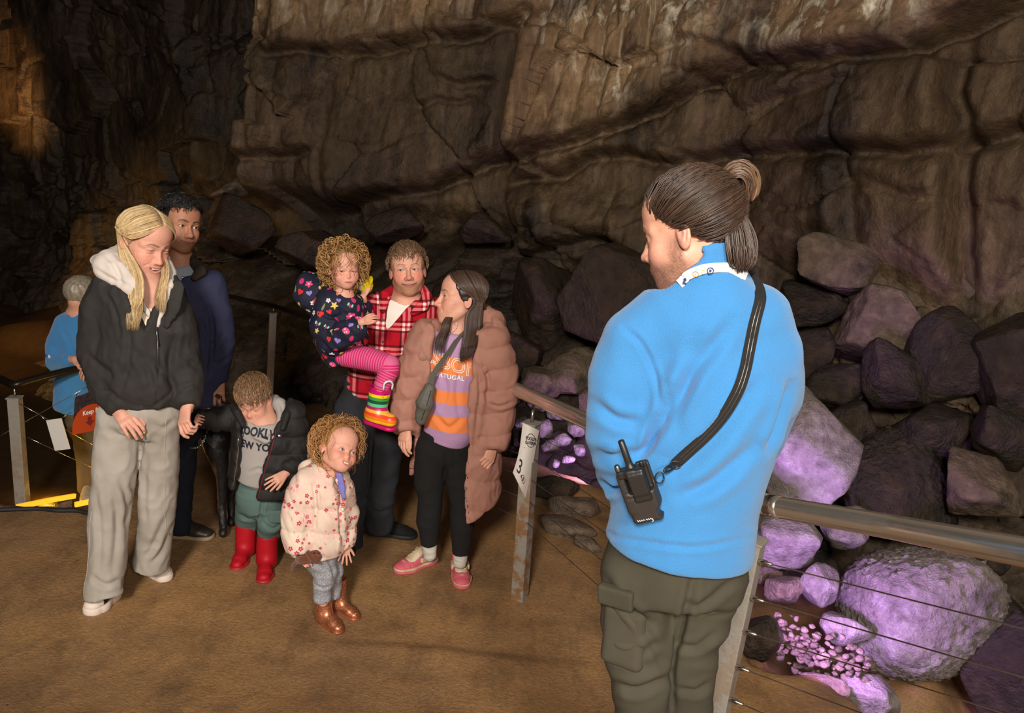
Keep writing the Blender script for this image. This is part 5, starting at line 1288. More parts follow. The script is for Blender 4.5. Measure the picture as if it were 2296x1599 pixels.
garment(pr, 'green_joggers', Q, .006, M['green_fleece'], [(.005, (10, 10, 14), 3, True)], [([(590, 1100), (588, 1130), (582, 1170)], .010, 4), ([(535, 1150), (555, 1165), (575, 1160)], .008, 3), ([(590, 1170), (610, 1185), (630, 1175)], .008, 3)])
pk = S(); pk.u(rbox(pr.p(618, 1158, -.055), (.032, .010, .034), .008, frame((-.25, .95, .05))), .01); garment(pr, 'trouser_pocket', pk, .005, M['green_fleece'], [(.003, (14, 14, 14), 3, False)])
for (hx_, hy_), (tx, ty), sx, sy in (((556, 1236), (543, 1256), 560, 1180), ((600, 1262), (594, 1290), 600, 1196)):
    a = ground_pt(hx_, hy_); b = ground_pt(tx, ty); b = a+unit(b-a)*.185
    shoe(pr, a, b, .082, 'red_boot', 'red_boot', 'red_rubber', None, None, .07, .016, .165, .054, .005, [(.002, (20, 20, 20), 3, False)], 1.05)
HBO = lin((112, 84, 58))
cap(pr, hd, lambda L: np.maximum(np.minimum(L[..., 1]-.028-.35*np.maximum(L[..., 2]-.02, 0), .036-L[..., 2]), -.065-L[..., 2]+1.6*np.maximum(L[..., 1]+.035, 0)), .009, HBO, .004, amp=.003)
reg = lambda D: ((D[:, 2] > .02) & (D[:, 1] < .95) & ((D[:, 2] > .14) | (D[:, 1] < .22))) | ((D[:, 1] < -.25) & (D[:, 2] > -.55))
p_, r_, c1 = shorthair(hd, 2200, reg, lambda d: A_(-.25, .9, -.25) if d[2] > .3 else A_(0, .25, -1), .030, .22, .0014, HBO*1.2, 4, .0095, .35, 5)
hairmesh(pr, p_, r_, c1, 'short_hair')

# ------------------------------------------------------------------ toddler in the cream flowered coat
M['cream_quilt'] = fabric('cream_quilt', lin((220, 198, 178)), .75, 70, .08, .25, c2=lin((214, 178, 164)), vs=9)
M['lilac'] = fabric('lilac_lining', lin((118, 112, 180)), .8, 60, .1, .2)
M['glitter_grey'] = None
def glitter(name, c, c2, sc_, rough, metal):
    t = NT(name); o = t.obj(); v = t.node('ShaderNodeTexVoronoi', i_Vector=o, i_Scale=sc_).outputs['Color']
    f = t.math('GREATER_THAN', t.node('ShaderNodeSeparateColor', i_Color=v).outputs[0], .62)
    t.set(Base_Color=t.mix(f, c, c2), Roughness=rough, Metallic=metal); t.bump(t.node('ShaderNodeSeparateColor', i_Color=v).outputs[1], .35, .003); return t.m
M['glitter_grey'] = glitter('sparkly_grey_leggings', lin((112, 112, 118)), lin((190, 188, 192)), 800, .7, 0)
M['copper'] = glitter('copper_glitter_rubber', lin((176, 98, 66)), lin((214, 150, 110)), 500, .33, .75)
M['plush'] = fabric('brown_plush', lin((104, 52, 26)), .95, 40, .3, .8, .3)
M['print'] = attrmat('printed_ink', .8)
pr = T1 = Pers(3.22, (735, 1400), 'toddler in a cream flowered quilted coat looking up, copper glitter boots')
hd = Head(pr.p(757, 1007), headrel(757, 1007, 34, -12, 20), .90, child=1, smile=1.1, open=.45, eye=1.0, iris=(92, 110, 132), pupil=(-.1, .1), cheek=1).build(pr.B)
B = pr.B; B.u(chain([hd.W((0, -.03, -.05)), pr.p(745, 1055, .0), pr.p(732, 1085, .02)], [.040, .043, .055]), .02)
B.u(pr.ch([(728, 1100, 42, 0, .85), (718, 1200, 42, 0, .85)]), .04)
B.u(pr.ch([(675, 1110, 15), (665, 1180, 13), (676, 1240, 10, -.06)]), .02); B.u(pr.ch([(772, 1115, 14, .05), (782, 1180, 12, .05), (775, 1222, 9, .02)]), .02)
B.u(pr.ch([(712, 1230, 22), (728, 1290, 16), (725, 1350, 12)]), .02); B.u(pr.ch([(738, 1225, 22, .1), (752, 1290, 15, .08), (752, 1335, 12, .1)]), .02)
hand(B, pr.p(775, 1220, .02), (.05, -.25, -1), (.3, -.9, .2), .56, (.1, .08, .1, .15), -1, .22, (.7, .1), .0025); ht_ = hand(B, pr.p(674, 1238, -.06), pr.p(690, 1256, -.10)-pr.p(674, 1238, -.06), (-.2, -.7, .6), .58, (.7, .7, .7, .7), 1, .05, (.5, .3), .0025)
body(pr, hd, SK_P, .009, dict(brow=lin((176, 132, 92)), browa=.45, blusha=.55, blush=lin((226, 128, 108)), lips=lin((190, 92, 86)), bw=.7), [(pr.p(774, 1236, .0), .06, .0026), (pr.p(684, 1248, -.08), .05, .003)], fineh=.0022)
hd.eyes(pr.root); teeth(pr, hd, 6, .014)
J = S(); J.u(pr.ch([(748, 1052, 30, 0, .95), (740, 1066, 40, 0, .9), (728, 1095, 66, 0, .8), (716, 1150, 74, 0, .8), (712, 1205, 72, 0, .85), (712, 1228, 68, 0, .85)], cap0=0, cap1=.012), .03)
J.u(pr.ch([(690, 1085, 36, -.04), (670, 1130, 36, -.06), (664, 1185, 34, -.08), (670, 1228, 33, -.09)], cap1=.012), .02); J.u(pr.ch([(766, 1095, 26, .03), (780, 1150, 24, .04), (778, 1205, 20, .03), (774, 1222, 20, .02)], cap1=.006), .02)
J.sub(chain([hd.W((0, -.02, -.03)), pr.p(752, 1050, -.03)], [.048, .044]), .008); J.sub(pr.poly([(752, 1050), (772, 1095), (772, 1125), (762, 1110)], -.5, .1), .005)
zq = quilt(.105, .009, (.12, 0, 1), .12); dq = lambda V: .0035*(np.abs(np.sin((V[:, 0]*1.0+V[:, 2]*.55)/.042*PI))**.6-.5)
gr = [([(702, 1080), (708, 1130), (705, 1200)], .010, 4), ([(765, 1110), (762, 1170), (770, 1225)], .010, 4), ([(640, 1140), (665, 1150), (690, 1148)], .005, 3)]
JK = garment(pr, 'flowered_coat', J, .0058, M['cream_quilt'], [(.004, (14, 14, 12), 3, True)], gr, [zq, dq]); JK['label'] = 'cream quilted coat printed with small pink flowers'
c_ = S(); c_.u(pr.ch([(712, 1036, 16, .05), (694, 1055, 26, .03), (714, 1060, 17, .0), (738, 1072, 7, -.06)]), .02); c_.u(pr.ch([(700, 1050, 20, .06), (735, 1048, 14, .10), (770, 1068, 11, .06), (781, 1092, 10, .0)]), .02)
c_.sub(chain([hd.W((0, -.02, -.03)), pr.p(750, 1056, -.02)], [.052, .050]), .008)
HD = garment(pr, 'coat_hood', c_, .0058, M['cream_quilt'], [(.005, (12, 12, 12), 3, True)], parent=JK)
l_ = S(); l_.u(pr.ch([(760, 1066, 9, -.04), (766, 1092, 9, -.075), (770, 1116, 5, -.085)], ratio=.4), .01); garment(pr, 'lilac_lining', l_, .005, M['lilac'], parent=JK)
flower = lambda c, c2, s_: (lambda g: [([((.55+.45*abs(math.cos(2.5*a)))*s_*math.cos(a), (.55+.45*abs(math.cos(2.5*a)))*s_*math.sin(a)) for a in np.linspace(0, 2*PI, 30, endpoint=False)], c), ([(.22*s_*math.cos(a), .22*s_*math.sin(a)) for a in np.linspace(0, 2*PI, 8, endpoint=False)], c2)])
leafy = lambda c, s_: (lambda g: [([(s_*.35*math.sin(a)*abs(math.sin(a/2)), s_*math.cos(a)) for a in np.linspace(0, 2*PI, 12, endpoint=False)], c)])
pinks = [lin((186, 60, 80)), lin((200, 96, 108)), lin((212, 140, 136)), lin((176, 72, 72))]
def coat_world(o):
    off = np.zeros(3); q = o.parent
    while q is not None: off = off+np.array(q.location); q = q.parent
    return np.array([v.co[:] for v in o.data.vertices])+off, np.array([p.vertices[:] for p in o.data.polygons])
V, F = coat_world(JK)
def front(p, n): return n[1] < .25
Vm, Fm, Cm = surf_motifs(V, F, [flower(pinks[0], lin((230, 190, 150)), .0105), flower(pinks[1], lin((236, 200, 170)), .0085), flower(pinks[3], pinks[0], .007), leafy(pinks[2], .009)], 190, 4, .018, lambda p, n: front(p, n) and noise(p[None], 14, 3)[0] > -.12)
tag(pr.child('printed_flowers', Vm, Fm, M['print'], JK, smooth=False, col=Cm), kind='stuff')
Vm, Fm, Cm = surf_motifs(V, F, [flower(lin((222, 178, 164)), lin((226, 196, 170)), .020), leafy(lin((206, 178, 158)), .018)], 50, 9, .045, front, .0008)
tag(pr.child('pale_blossoms', Vm, Fm, M['print'], JK, smooth=False, col=Cm), kind='stuff')
q, _ = onto([pr.p(775, 1130)], JK, pr, .004); V, F = uvsphere(8, 6); pr.child('toggle', q[0]+V*A_(.007, .004, .010), F, M['cream_cotton'], JK)
Q = S(); Q.u(pr.ch([(712, 1215, 46, .0, .9), (716, 1240, 44, .0, .9)], cap0=0), .02); Q.u(pr.ch([(708, 1240, 34), (728, 1285, 29), (724, 1322, 22), (722, 1346, 21)], cap1=.003), .02); Q.u(pr.ch([(735, 1235, 32, .1), (748, 1285, 24, .08), (748, 1318, 19, .1), (748, 1338, 18, .1)], cap1=.003), .02)
garment(pr, 'sparkly_leggings', Q, .006, M['glitter_grey'], [(.004, (12, 12, 16), 3, True)], [([(705, 1310), (725, 1318), (745, 1312)], .006, 3), ([(735, 1250), (745, 1275), (750, 1300)], .008, 4)])
lt = S(); lt.u(pr.ch([(712, 1222, 40, .0, .9), (735, 1232, 26, .0, .9)]), .02); garment(pr, 'lilac_top', lt, .006, M['lilac'])
for (hx_, hy_), (tx, ty), dz in (((716, 1388), (752, 1412), 0), ((745, 1362), (778, 1378), 0)):
    a = ground_pt(hx_, hy_); b = ground_pt(tx, ty); b = a+unit(b-a)*.150
    shoe(pr, a, b, .068, 'wellington_boot', 'copper', 'copper', None, None, .062, .012, .155, .038, .0045, [(.0008, (20, 20, 20), 3, False)], 1.1)
HGi = lin((176, 128, 76)); HGd = lin((128, 88, 50))
cap(pr, hd, lambda L: np.maximum(np.minimum(L[..., 1]-.028-.35*np.maximum(L[..., 2]-.02, 0), .060-.004*hd.k-L[..., 2]), -.085-L[..., 2]+1.6*np.maximum(L[..., 1]+.035, 0)), .006, HGi*.8, .004)
def wavyhair(pr, hd, n, col, col2, ln, seed, amp, rad=.0015, k=9, fr=1.0, fringe=0.0, drop=.0, name='curly_hair', reg=None, coil=5.0):
    g = np.random.default_rng(seed); D = g.normal(size=(n*8, 3)); D /= np.linalg.norm(D, axis=1)[:, None]
    ok = reg(D) if reg is not None else (((D[:, 2] > .30) & (D[:, 1] < .80)) | ((D[:, 1] < .12) & (D[:, 2] > -.62)))
    D = D[ok][:n]; paths = []; rads = []; cols = []; down = hd.R.T@A_(0, 0, -1)
    for d in D:
        m = 14; L = ln*g.uniform(.6, 1.2); ph = g.uniform(0, 6.28); t = unit(down-d*(down@d)*1.0+g.normal(0, .35, 3)); b = np.cross(d, t); pts = []
        st = scalp(hd, d[None], .006)[0]; cur = d.copy(); am = amp*g.uniform(.6, 1.4)
        for i in range(m):
            u = i/(m-1); s_ = L*u
            q = unit(d+t*min(s_/.085, 1.25)); base = scalp(hd, q[None], .010+.022*math.sin(min(u*2, 1)*PI/2)*fr)[0]
            over = max(s_/.085-1.25, 0)*.085
            w = math.sin(ph+u*coil*L/.12*2), math.cos(ph+u*coil*L/.12*2)
            base = base+hd.R@(b*w[0]*am*min(1, u*3)+q*w[1]*am*min(1, u*3))*hd.sc+A_(0, 0, -over)
            pts.append(base)
        paths.append(smoothline(pts, 26)); r = np.full(26, rad); r[-6:] *= np.linspace(1, .3, 6); rads.append(r)
        cols.append((col if g.random() < .65 else col2)*np.exp(g.normal(0, .22)))
    return hairmesh(pr, paths, rads, cols, name)
wavyhair(pr, hd, 900, HGi*1.15, HGd, .135, 3, .011, .0010, fr=1.6, coil=4.5, reg=lambda D: ((D[:, 2] > .40) & (D[:, 1] < .42)) | ((D[:, 1] < .05) & (D[:, 2] > -.6)))

# brown plush animal in the toddler's hand
pz = Pers(3.12, (690, 1262), 'brown plush monkey held by the toddler in the cream coat', 'toy', 'plush_monkey'); pz.root.location = tuple(pz.p(690, 1255))
k_ = S(); k_.u(ell(pz.p(706, 1245), (.030, .030, .032)), .01); k_.u(ell(pz.p(684, 1252), (.042, .030, .024), frame((.2, .97, 0), (-.35, 0, 1))), .012)
for a in ((700, 1229), (714, 1230)): k_.u(ell(pz.p(*a), (.010, .008, .010)), .006)
k_.u(pz.ch([(668, 1258, 7), (658, 1268, 5), (655, 1278, 4)]), .006); k_.u(pz.ch([(690, 1240, 6, -.03), (700, 1256, 5, -.04), (712, 1262, 4, -.04)]), .006); k_.u(ell(pz.p(709, 1250, -.026), (.014, .010, .012)), .006)
garment(pz, 'plush_body', k_, .0035, M['plush'], [(.0025, (40, 40, 40), 3, True)])
V, F = uvsphere(8, 6)
for a in ((704, 1240), (714, 1241)): pz.child('eye', pz.p(*a, -.032)+V*.0032, F, M['black_plastic'])

# ------------------------------------------------------------------ man in the red checked shirt
def plaid(name):
    t = NT(name); s = t.node('ShaderNodeSeparateXYZ', i_Vector=t.attr('puv').outputs['Vector'])
    def band(x, period, c, w):
        f = t.math('FRACT', t.math('DIVIDE', x, period)); return t.math('LESS_THAN', t.math('ABSOLUTE', t.math('SUBTRACT', f, c)), w)
    red = lin((168, 12, 32)); col = t.mix(t.noise(t.obj(), 200, 2).outputs[0], red*.85, red*1.15)
    blk = lin((40, 12, 18)); pk = lin((222, 130, 130)); wh = lin((240, 226, 214)); P_ = .125
    cnt = 0
    for ax in ('X', 'Y'):
        x = s.outputs[ax]
        for c, w in ((.20, .035), (.62, .035)): col = t.mix(t.math('MULTIPLY', band(x, P_, c, w), .72), col, blk)
        for c, w in ((.30, .050), (.50, .050)): col = t.mix(t.math('MULTIPLY', band(x, P_, c, w), .62), col, pk)
    a = [t.math('MAXIMUM', band(s.outputs[ax], P_, .30, .050), band(s.outputs[ax], P_, .50, .050)) for ax in ('X', 'Y')]
    col = t.mix(t.math('MULTIPLY', t.math('MULTIPLY', a[0], a[1]), .85), col, wh)
    t.set(Base_Color=col, Roughness=.9); t.b.inputs['Specular IOR Level'].default_value = .2; t.bump(t.noise(t.obj(), 500, 2).outputs[0], .25, .003); return t.m
M['plaid'] = plaid('red_tartan_flannel')
M['white_tee'] = fabric('white_t_shirt', lin((226, 216, 204)), .9, 60, .05, .2)
M['charcoal_denim'] = fabric('charcoal_denim', lin((38, 38, 42)), .92, 90, .25, .35, c2=lin((48, 48, 52)), vs=7)
M['black_knit'] = fabric('black_knit_shoe', lin((26, 25, 25)), .9, 60, .25, .5)
M['black_rubber'] = plain('black_rubber', lin((24, 23, 23)), .7)
pr = R1 = Pers(3.99, (850, 1228), 'bearded person in a red checked shirt carrying a small child on one arm')
hd = Head(pr.p(914, 605), headrel(914, 605, 2, 0, -4), 1.08, smile=.8, open=0, eye=.85, iris=(88, 100, 110), pupil=(.28, 0), nose=1.05, jaw=1.06).build(pr.B)
B = pr.B; B.u(chain([hd.W((0, -.03, -.05)), pr.p(912, 665), pr.p(908, 700)], [.062, .066, .085]), .025)
B.u(pr.ch([(905, 710, 54, 0, .65), (888, 800, 54, 0, .65), (865, 890, 56, 0, .65)]), .05)
B.u(pr.ch([(850, 690, 20), (768, 765, 17, .06), (738, 776, 12, -.12)]), .03); B.u(pr.ch([(972, 700, 20), (985, 820, 17, .02), (975, 900, 12, -.05)]), .03)
B.u(pr.ch([(810, 910, 24), (796, 1070, 18), (783, 1220, 13)]), .03); B.u(pr.ch([(868, 910, 24), (852, 1060, 18), (850, 1190, 13)]), .03)
hand(B, pr.p(738, 775, -.13), pr.p(775, 789, -.24)-pr.p(738, 775, -.13), (-.15, -.75, -.60), 1.04, (.22, .22, .25, .3), -1, .03, (.35, .2)); hand(B, pr.p(975, 900, -.05), (0, -.2, -1), (.7, -.6, 0), 1.0, (.4,)*4, -1)
body(pr, hd, SK_W, .010, dict(beard=lin((132, 92, 62)), beardamt=.75, brow=lin((116, 82, 58)), browa=.75, lips=lin((158, 82, 76)), blush=lin((206, 96, 84)), blusha=.6), [(pr.p(765, 785, -.2), .11, .0036)])
hd.eyes(pr.root)
ux = lambda V: np.stack([V[:, 0]+.35*(V[:, 1]-pr.Y), V[:, 2]-.06*(V[:, 0]), V[:, 1]], 1)
J = S()
J.u(pr.ch([(912, 672, 44, .02, .85), (905, 705, 80, 0, .68), (890, 790, 84, 0, .70), (866, 852, 88, 0, .72), (858, 884, 90, 0, .72)], cap0=0, cap1=.012), .04)
J.u(pr.ch([(848, 690, 34), (800, 735, 32, .04), (760, 770, 28, .05), (740, 777, 20, -.07), (733, 777, 21, -.10)], cap1=.003), .03); J.u(pr.ch([(970, 700, 34), (986, 790, 30), (978, 890, 22, -.05)], cap1=.004), .03)
J.sub(pr.poly([(886, 625), (876, 690), (872, 733), (950, 655), (940, 620)], -.6, .02), .006); J.sub(chain([hd.W((0, -.03, -.04)), pr.p(908, 690, .02)], [.074, .075]), .008)
J.sub(pr.poly([(700, 860), (760, 858), (800, 868), (796, 892), (700, 940)], -.6, .6), .01)
gr = [([(872, 735), (868, 800), (845, 900)], .006, 3), ([(800, 830), (850, 850), (900, 830)], .010, 6), ([(930, 720), (900, 790), (880, 830)], .010, 7), ([(955, 740), (930, 800), (915, 850)], .010, 6)]
JK = garment(pr, 'checked_shirt', J, .0075, M['plaid'], [(.008, (8, 8, 6), 3, False), (.003, (18, 18, 14), 5, True)], gr, attrs={'puv': ux}); JK['label'] = 'red tartan flannel shirt worn open at the neck'
c_ = S(); c_.u(pr.ch([(878, 648, 8, .0), (862, 664, 13, -.07, .45), (858, 694, 8, -.125, .4)]), .01); c_.u(pr.ch([(948, 646, 8, .0), (958, 664, 12, -.06, .45), (948, 686, 13, -.11, .35), (926, 702, 7, -.135, .4)]), .012); c_.u(pr.ch([(880, 648, 8, .03), (914, 646, 8, .09), (946, 646, 8, .03)]), .01)
garment(pr, 'shirt_collar', c_, .0055, M['plaid'], parent=JK, attrs={'puv': lambda V: ux(V)*[1.0, 1.0, 1]+A_(.03, .02, 0)})
t_ = S(); t_.u(pr.ch([(908, 672, 50, .01, .9), (902, 712, 62, .0, .78), (890, 780, 60, 0, .72)], cap0=-.004), .02); t_.sub(chain([hd.W((0, -.03, -.04)), pr.p(910, 664, -.02)], [.066, .074]), .008); garment(pr, 't_shirt', t_, .0065, M['white_tee'], [(.003, (10, 10, 8), 3, False)])
for x, y in ((868, 755), (866, 708), (864, 800), (820, 838)):
    q, _ = onto([pr.p(x, y)], JK, pr, .002); V, F = disc(q[0], A_(.1, -1, .1), .006, 12); pr.child('button', V, F, M['black_plastic'], JK)
Q = S(); Q.u(pr.ch([(850, 862, 80, 0, .72), (838, 920, 78, 0, .7)], cap0=0), .03)
Q.u(pr.ch([(800, 920, 50), (800, 1060, 40), (786, 1160, 34), (784, 1225, 30)], cap1=0), .02); Q.u(pr.ch([(872, 920, 44), (858, 1060, 37), (850, 1130, 33), (850, 1192, 30)], cap1=0), .012)
garment(pr, 'charcoal_jeans', Q, .0085, M['charcoal_denim'], [(.007, (7, 7, 9), 3, True), (.003, (16, 16, 16), 8, False)], [([(835, 900), (832, 1000), (828, 1100)], .014, 5), ([(830, 1140), (850, 1150), (875, 1142)], .009, 4), ([(770, 1000), (800, 1020), (830, 1010)], .010, 6)])
shoe_px(pr, (838, 1195), (925, 1206), .105, upper='black_knit', sole='black_rubber', laces='black_cloth', ht=.075, solet=.026)
shoe_px(pr, (783, 1222), (768, 1250), .105, upper='black_knit', sole='black_rubber', ht=.075, solet=.026)
HR = lin((108, 82, 60))
cap(pr, hd, lambda L: np.maximum(np.minimum(L[..., 1]-.028-.35*np.maximum(L[..., 2]-.02, 0), .060-.004*hd.k-L[..., 2]), -.075-L[..., 2]+1.6*np.maximum(L[..., 1]+.035, 0)), .006, HR, .004)
reg = lambda D: ((D[:, 2] > .10) & (D[:, 1] < .86) & ((D[:, 2] > .44) | (D[:, 1] < .28)))
p_, r_, c1 = shorthair(hd, 1300, reg, lambda d: A_(.1, .9, -.15) if d[2] > .45 else A_(0, .35, -.9), .042, .30, .0020, HR*1.2, 6, .008, .32, 7, .0035)
hairmesh(pr, p_, r_, c1, 'tousled_hair')

# ------------------------------------------------------------------ small child carried by the man
M['navy_quilt'] = fabric('navy_printed_quilt', lin((30, 32, 50)), .7, 70, .15, .3)
def bands(name, attr, cols, period, rough=.8, bump=.3):
    t = NT(name); x = t.math('FRACT', t.math('DIVIDE', t.attr(attr).outputs['Fac'], period)); n = len(cols)
    t.set(Base_Color=t.ramp(x, [(i/n, tuple(c)) for i, c in enumerate(cols)], 'CONSTANT'), Roughness=rough); t.bump(t.noise(t.obj(), 400, 2).outputs[0], bump, .003); return t.m
M['tights'] = bands('striped_pink_tights', 'along', [lin((196, 20, 92)), lin((206, 92, 136))], .0125)
BOOT = [(190, 16, 96), (236, 190, 20), (232, 120, 30), (226, 70, 36), (236, 168, 60), (176, 30, 92), (90, 190, 130), (24, 74, 62), (60, 150, 60), (236, 200, 20), (196, 20, 100)]
M['stripe_boot'] = bands('rainbow_striped_rubber', 'along', [lin(c) for c in BOOT], .165, .35, .05)
M['magenta_rubber'] = plain('magenta_rubber', lin((190, 16, 96)), .45)
M['yellow_plush'] = fabric('yellow_toy_plush', lin((226, 200, 12)), .7, 40, .08, .2)
M['white_toy'] = plain('white_toy_fabric', lin((214, 216, 222)), .6)
pr = C1 = Pers(3.74, (790, 790), 'curly-haired toddler in a navy printed coat carried by the bearded person')
pr.root.location = tuple(pr.p(790, 800))
hd = Head(pr.p(771, 602), headrel(771, 602, 16, 3, 0), .83, child=1, smile=0, eye=.85, iris=(70, 52, 40), pupil=(.25, 0), cheek=1).build(pr.B)
B = pr.B; B.u(chain([hd.W((0, -.03, -.05)), pr.p(770, 645), pr.p(768, 675)], [.038, .040, .05]), .02)
B.u(pr.ch([(766, 685, 32, 0, .8), (772, 780, 34, 0, .8)]), .04)
B.u(pr.ch([(738, 695, 14, -.05), (748, 748, 12, -.12), (812, 722, 9, -.20)]), .02); B.u(pr.ch([(795, 695, 13, .08), (815, 700, 11, .12), (814, 668, 9, .10)]), .02)
B.u(pr.ch([(780, 795, 20, -.06), (878, 818, 15, -.12), (850, 900, 11, -.14)]), .02); B.u(pr.ch([(780, 790, 20, .08), (840, 810, 15, .16), (846, 880, 11, .2)]), .02)
hand(B, pr.p(811, 722, -.20), pr.p(826, 713, -.22)-pr.p(811, 722, -.20), (-.2, -.8, .5), .54, (.55, .55, .5, .5), 1, .08, (.5, .3), .0025); hand(B, pr.p(814, 668, .10), (.1, -.1, 1), (-.6, -.6, 0), .52, (.6, .6, .6, .6), 1, .05, (.5, .3), .0025)
body(pr, hd, SK_P, .009, dict(brow=lin((176, 136, 98)), browa=.4, blusha=.5, blush=lin((220, 128, 110)), lips=lin((184, 98, 92)), bw=.7), [(pr.p(823, 714, -.21), .06, .0026), (pr.p(814, 655, .1), .05, .003)], fineh=.0022)
hd.eyes(pr.root)
J = S(); J.u(pr.ch([(770, 655, 34, .0, .9), (760, 690, 58, 0, .8), (764, 750, 62, 0, .8), (776, 800, 52, 0, .85)], cap0=0, cap1=.02), .03)
J.u(pr.ch([(740, 685, 34, -.05), (728, 730, 32, -.09), (750, 762, 32, -.13), (790, 742, 27, -.18), (808, 728, 20, -.20)], cap1=.004), .02); J.u(pr.ch([(795, 690, 26, .06), (814, 705, 22, .12), (814, 680, 17, .11)], cap1=.004), .02)
J.sub(chain([hd.W((0, -.02, -.03)), pr.p(772, 655, -.02)], [.050, .050]), .008)
gr = [([(720, 700), (740, 712), (765, 708)], .010, 4), ([(735, 738), (770, 728), (800, 712)], .014, 5), ([(715, 760), (745, 790), (790, 780)], .012, 5), ([(760, 690), (775, 705), (800, 700)], .008, 4)]
JK = garment(pr, 'printed_coat', J, .006, M['navy_quilt'], [(.006, (12, 12, 12), 3, True)], gr); JK['label'] = 'navy padded coat printed with hearts, flowers and stars'
h_ = S(); h_.u(pr.ch([(745, 672, 30, .06, 1.2), (712, 655, 40, .06, 1.2), (676, 642, 35, .06, 1.2)], cap1=.012, ck=.02), .03); h_.u(pr.ch([(720, 690, 26, .02), (690, 668, 24, .0)]), .03)
h_.sub(pr.ch([(742, 636, 20, .05, 1.4), (705, 634, 23, .05, 1.4), (672, 640, 20, .05, 1.4)], ratio=1.5), .01) if False else None
HDo = garment(pr, 'coat_hood', h_, .006, M['navy_quilt'], [(.006, (12, 12, 12), 4, True)], [([(725, 640), (715, 680), (725, 700)], .010, 4)], parent=JK)
cm = dict(red=lin((206, 44, 40)), pink=lin((214, 70, 120)), mag=lin((190, 40, 96)), yel=lin((216, 186, 92)), mint=lin((142, 190, 172)), lil=lin((132, 116, 190)), whi=lin((220, 204, 200)), org=lin((214, 132, 84)), grn=lin((122, 128, 92)))
circ = lambda r, m=12, ex=1.0, cx=0, cy=0: [(cx+r*math.cos(a)*ex, cy+r*math.sin(a)) for a in np.linspace(0, 2*PI, m, endpoint=False)]
heart = lambda s_: [(s_*.062*16*math.sin(a)**3, s_*.062*(13*math.cos(a)-5*math.cos(2*a)-2*math.cos(3*a)-math.cos(4*a))) for a in np.linspace(0, 2*PI, 20, endpoint=False)]
star = lambda s_: [((s_ if i % 2 == 0 else s_*.45)*math.sin(i*PI/5), (s_ if i % 2 == 0 else s_*.45)*math.cos(i*PI/5)) for i in range(10)]
rainb = lambda r: [(r*math.cos(a), r*math.sin(a)) for a in np.linspace(0, PI, 10)]
SH = [lambda g: [(heart(.017), cm['red'])], lambda g: [(star(.019), cm['yel'])], lambda g: [(circ(.018, 24), cm['red'] if g.random() < .5 else cm['pink']), (circ(.008), cm['whi'])] if g.random() < 0 else flower(cm['red'] if g.random() < .5 else cm['pink'], cm['whi'], .021)(g),
      lambda g: [(rainb(.018), cm['org']), (rainb(.013), cm['pink']), (rainb(.008), cm['whi'])], lambda g: [(circ(.016, 12, 1.25), cm['pink']), (circ(.004, 6, 1, -.006, .004), cm['whi']), (circ(.004, 6, 1, .006, -.002), cm['whi']), (circ(.003, 6, 1, .0, -.009), cm['whi'])],
      lambda g: [(circ(.009, 10, .55, -.010, .004), cm['mint']), (circ(.009, 10, .55, .010, .004), cm['mint']), (circ(.010, 10, .35, 0, -.002), cm['mag'])], lambda g: leafy(cm['grn'], .018)(g), lambda g: [(circ(.010, 12, .8, 0, .006), cm['yel']), (circ(.009, 10, .4, .004, -.010), cm['grn'])], lambda g: [(heart(.014), cm['lil'])], lambda g: [(circ(.016, 12, .6), cm['mag'])], lambda g: flower(cm['whi'], cm['lil'], .014)(g)]
for o_, n_, sd in ((JK, 110, 3), (HDo, 46, 8)):
    V, F = coat_world(o_); Vm, Fm, Cm = surf_motifs(V, F, SH, n_, sd, .036, lambda p, n: n[1] < .3, .0014); tag(pr.child('printed_motifs', Vm, Fm, M['print'], o_, smooth=False, col=Cm), kind='stuff')
def alongc(pts):
    P_ = np.array(pts)
    def f(V):
        best = np.full(len(V), 1e9); val = np.zeros(len(V)); acc = 0
        for i in range(len(P_)-1):
            a, b = P_[i], P_[i+1]; e = b-a; L = np.linalg.norm(e); t = (V-a)@e/(L*L); tc = np.clip(t, -.5 if i == 0 else 0, 1 if i < len(P_)-2 else 1.5); d = np.linalg.norm(V-a-tc[:, None]*e, axis=1); m = d < best; best = np.where(m, d, best); val = np.where(m, acc+tc*L, val); acc += L
        return val+1.0
    return f
lg = [(772, 795, 28, -.05), (830, 806, 27, -.09), (872, 818, 24, -.12), (872, 832, 23, -.125), (858, 862, 19, -.14), (852, 885, 17, -.14)]
Q = S(); Q.u(pr.ch(lg), .02); Q.u(pr.ch([(778, 790, 28, .08), (840, 806, 22, .15), (846, 870, 16, .2)]), .02)
garment(pr, 'striped_tights', Q, .0055, M['tights'], attrs={'along': alongc([pr.p(q[0], q[1], q[3]) for q in lg])})
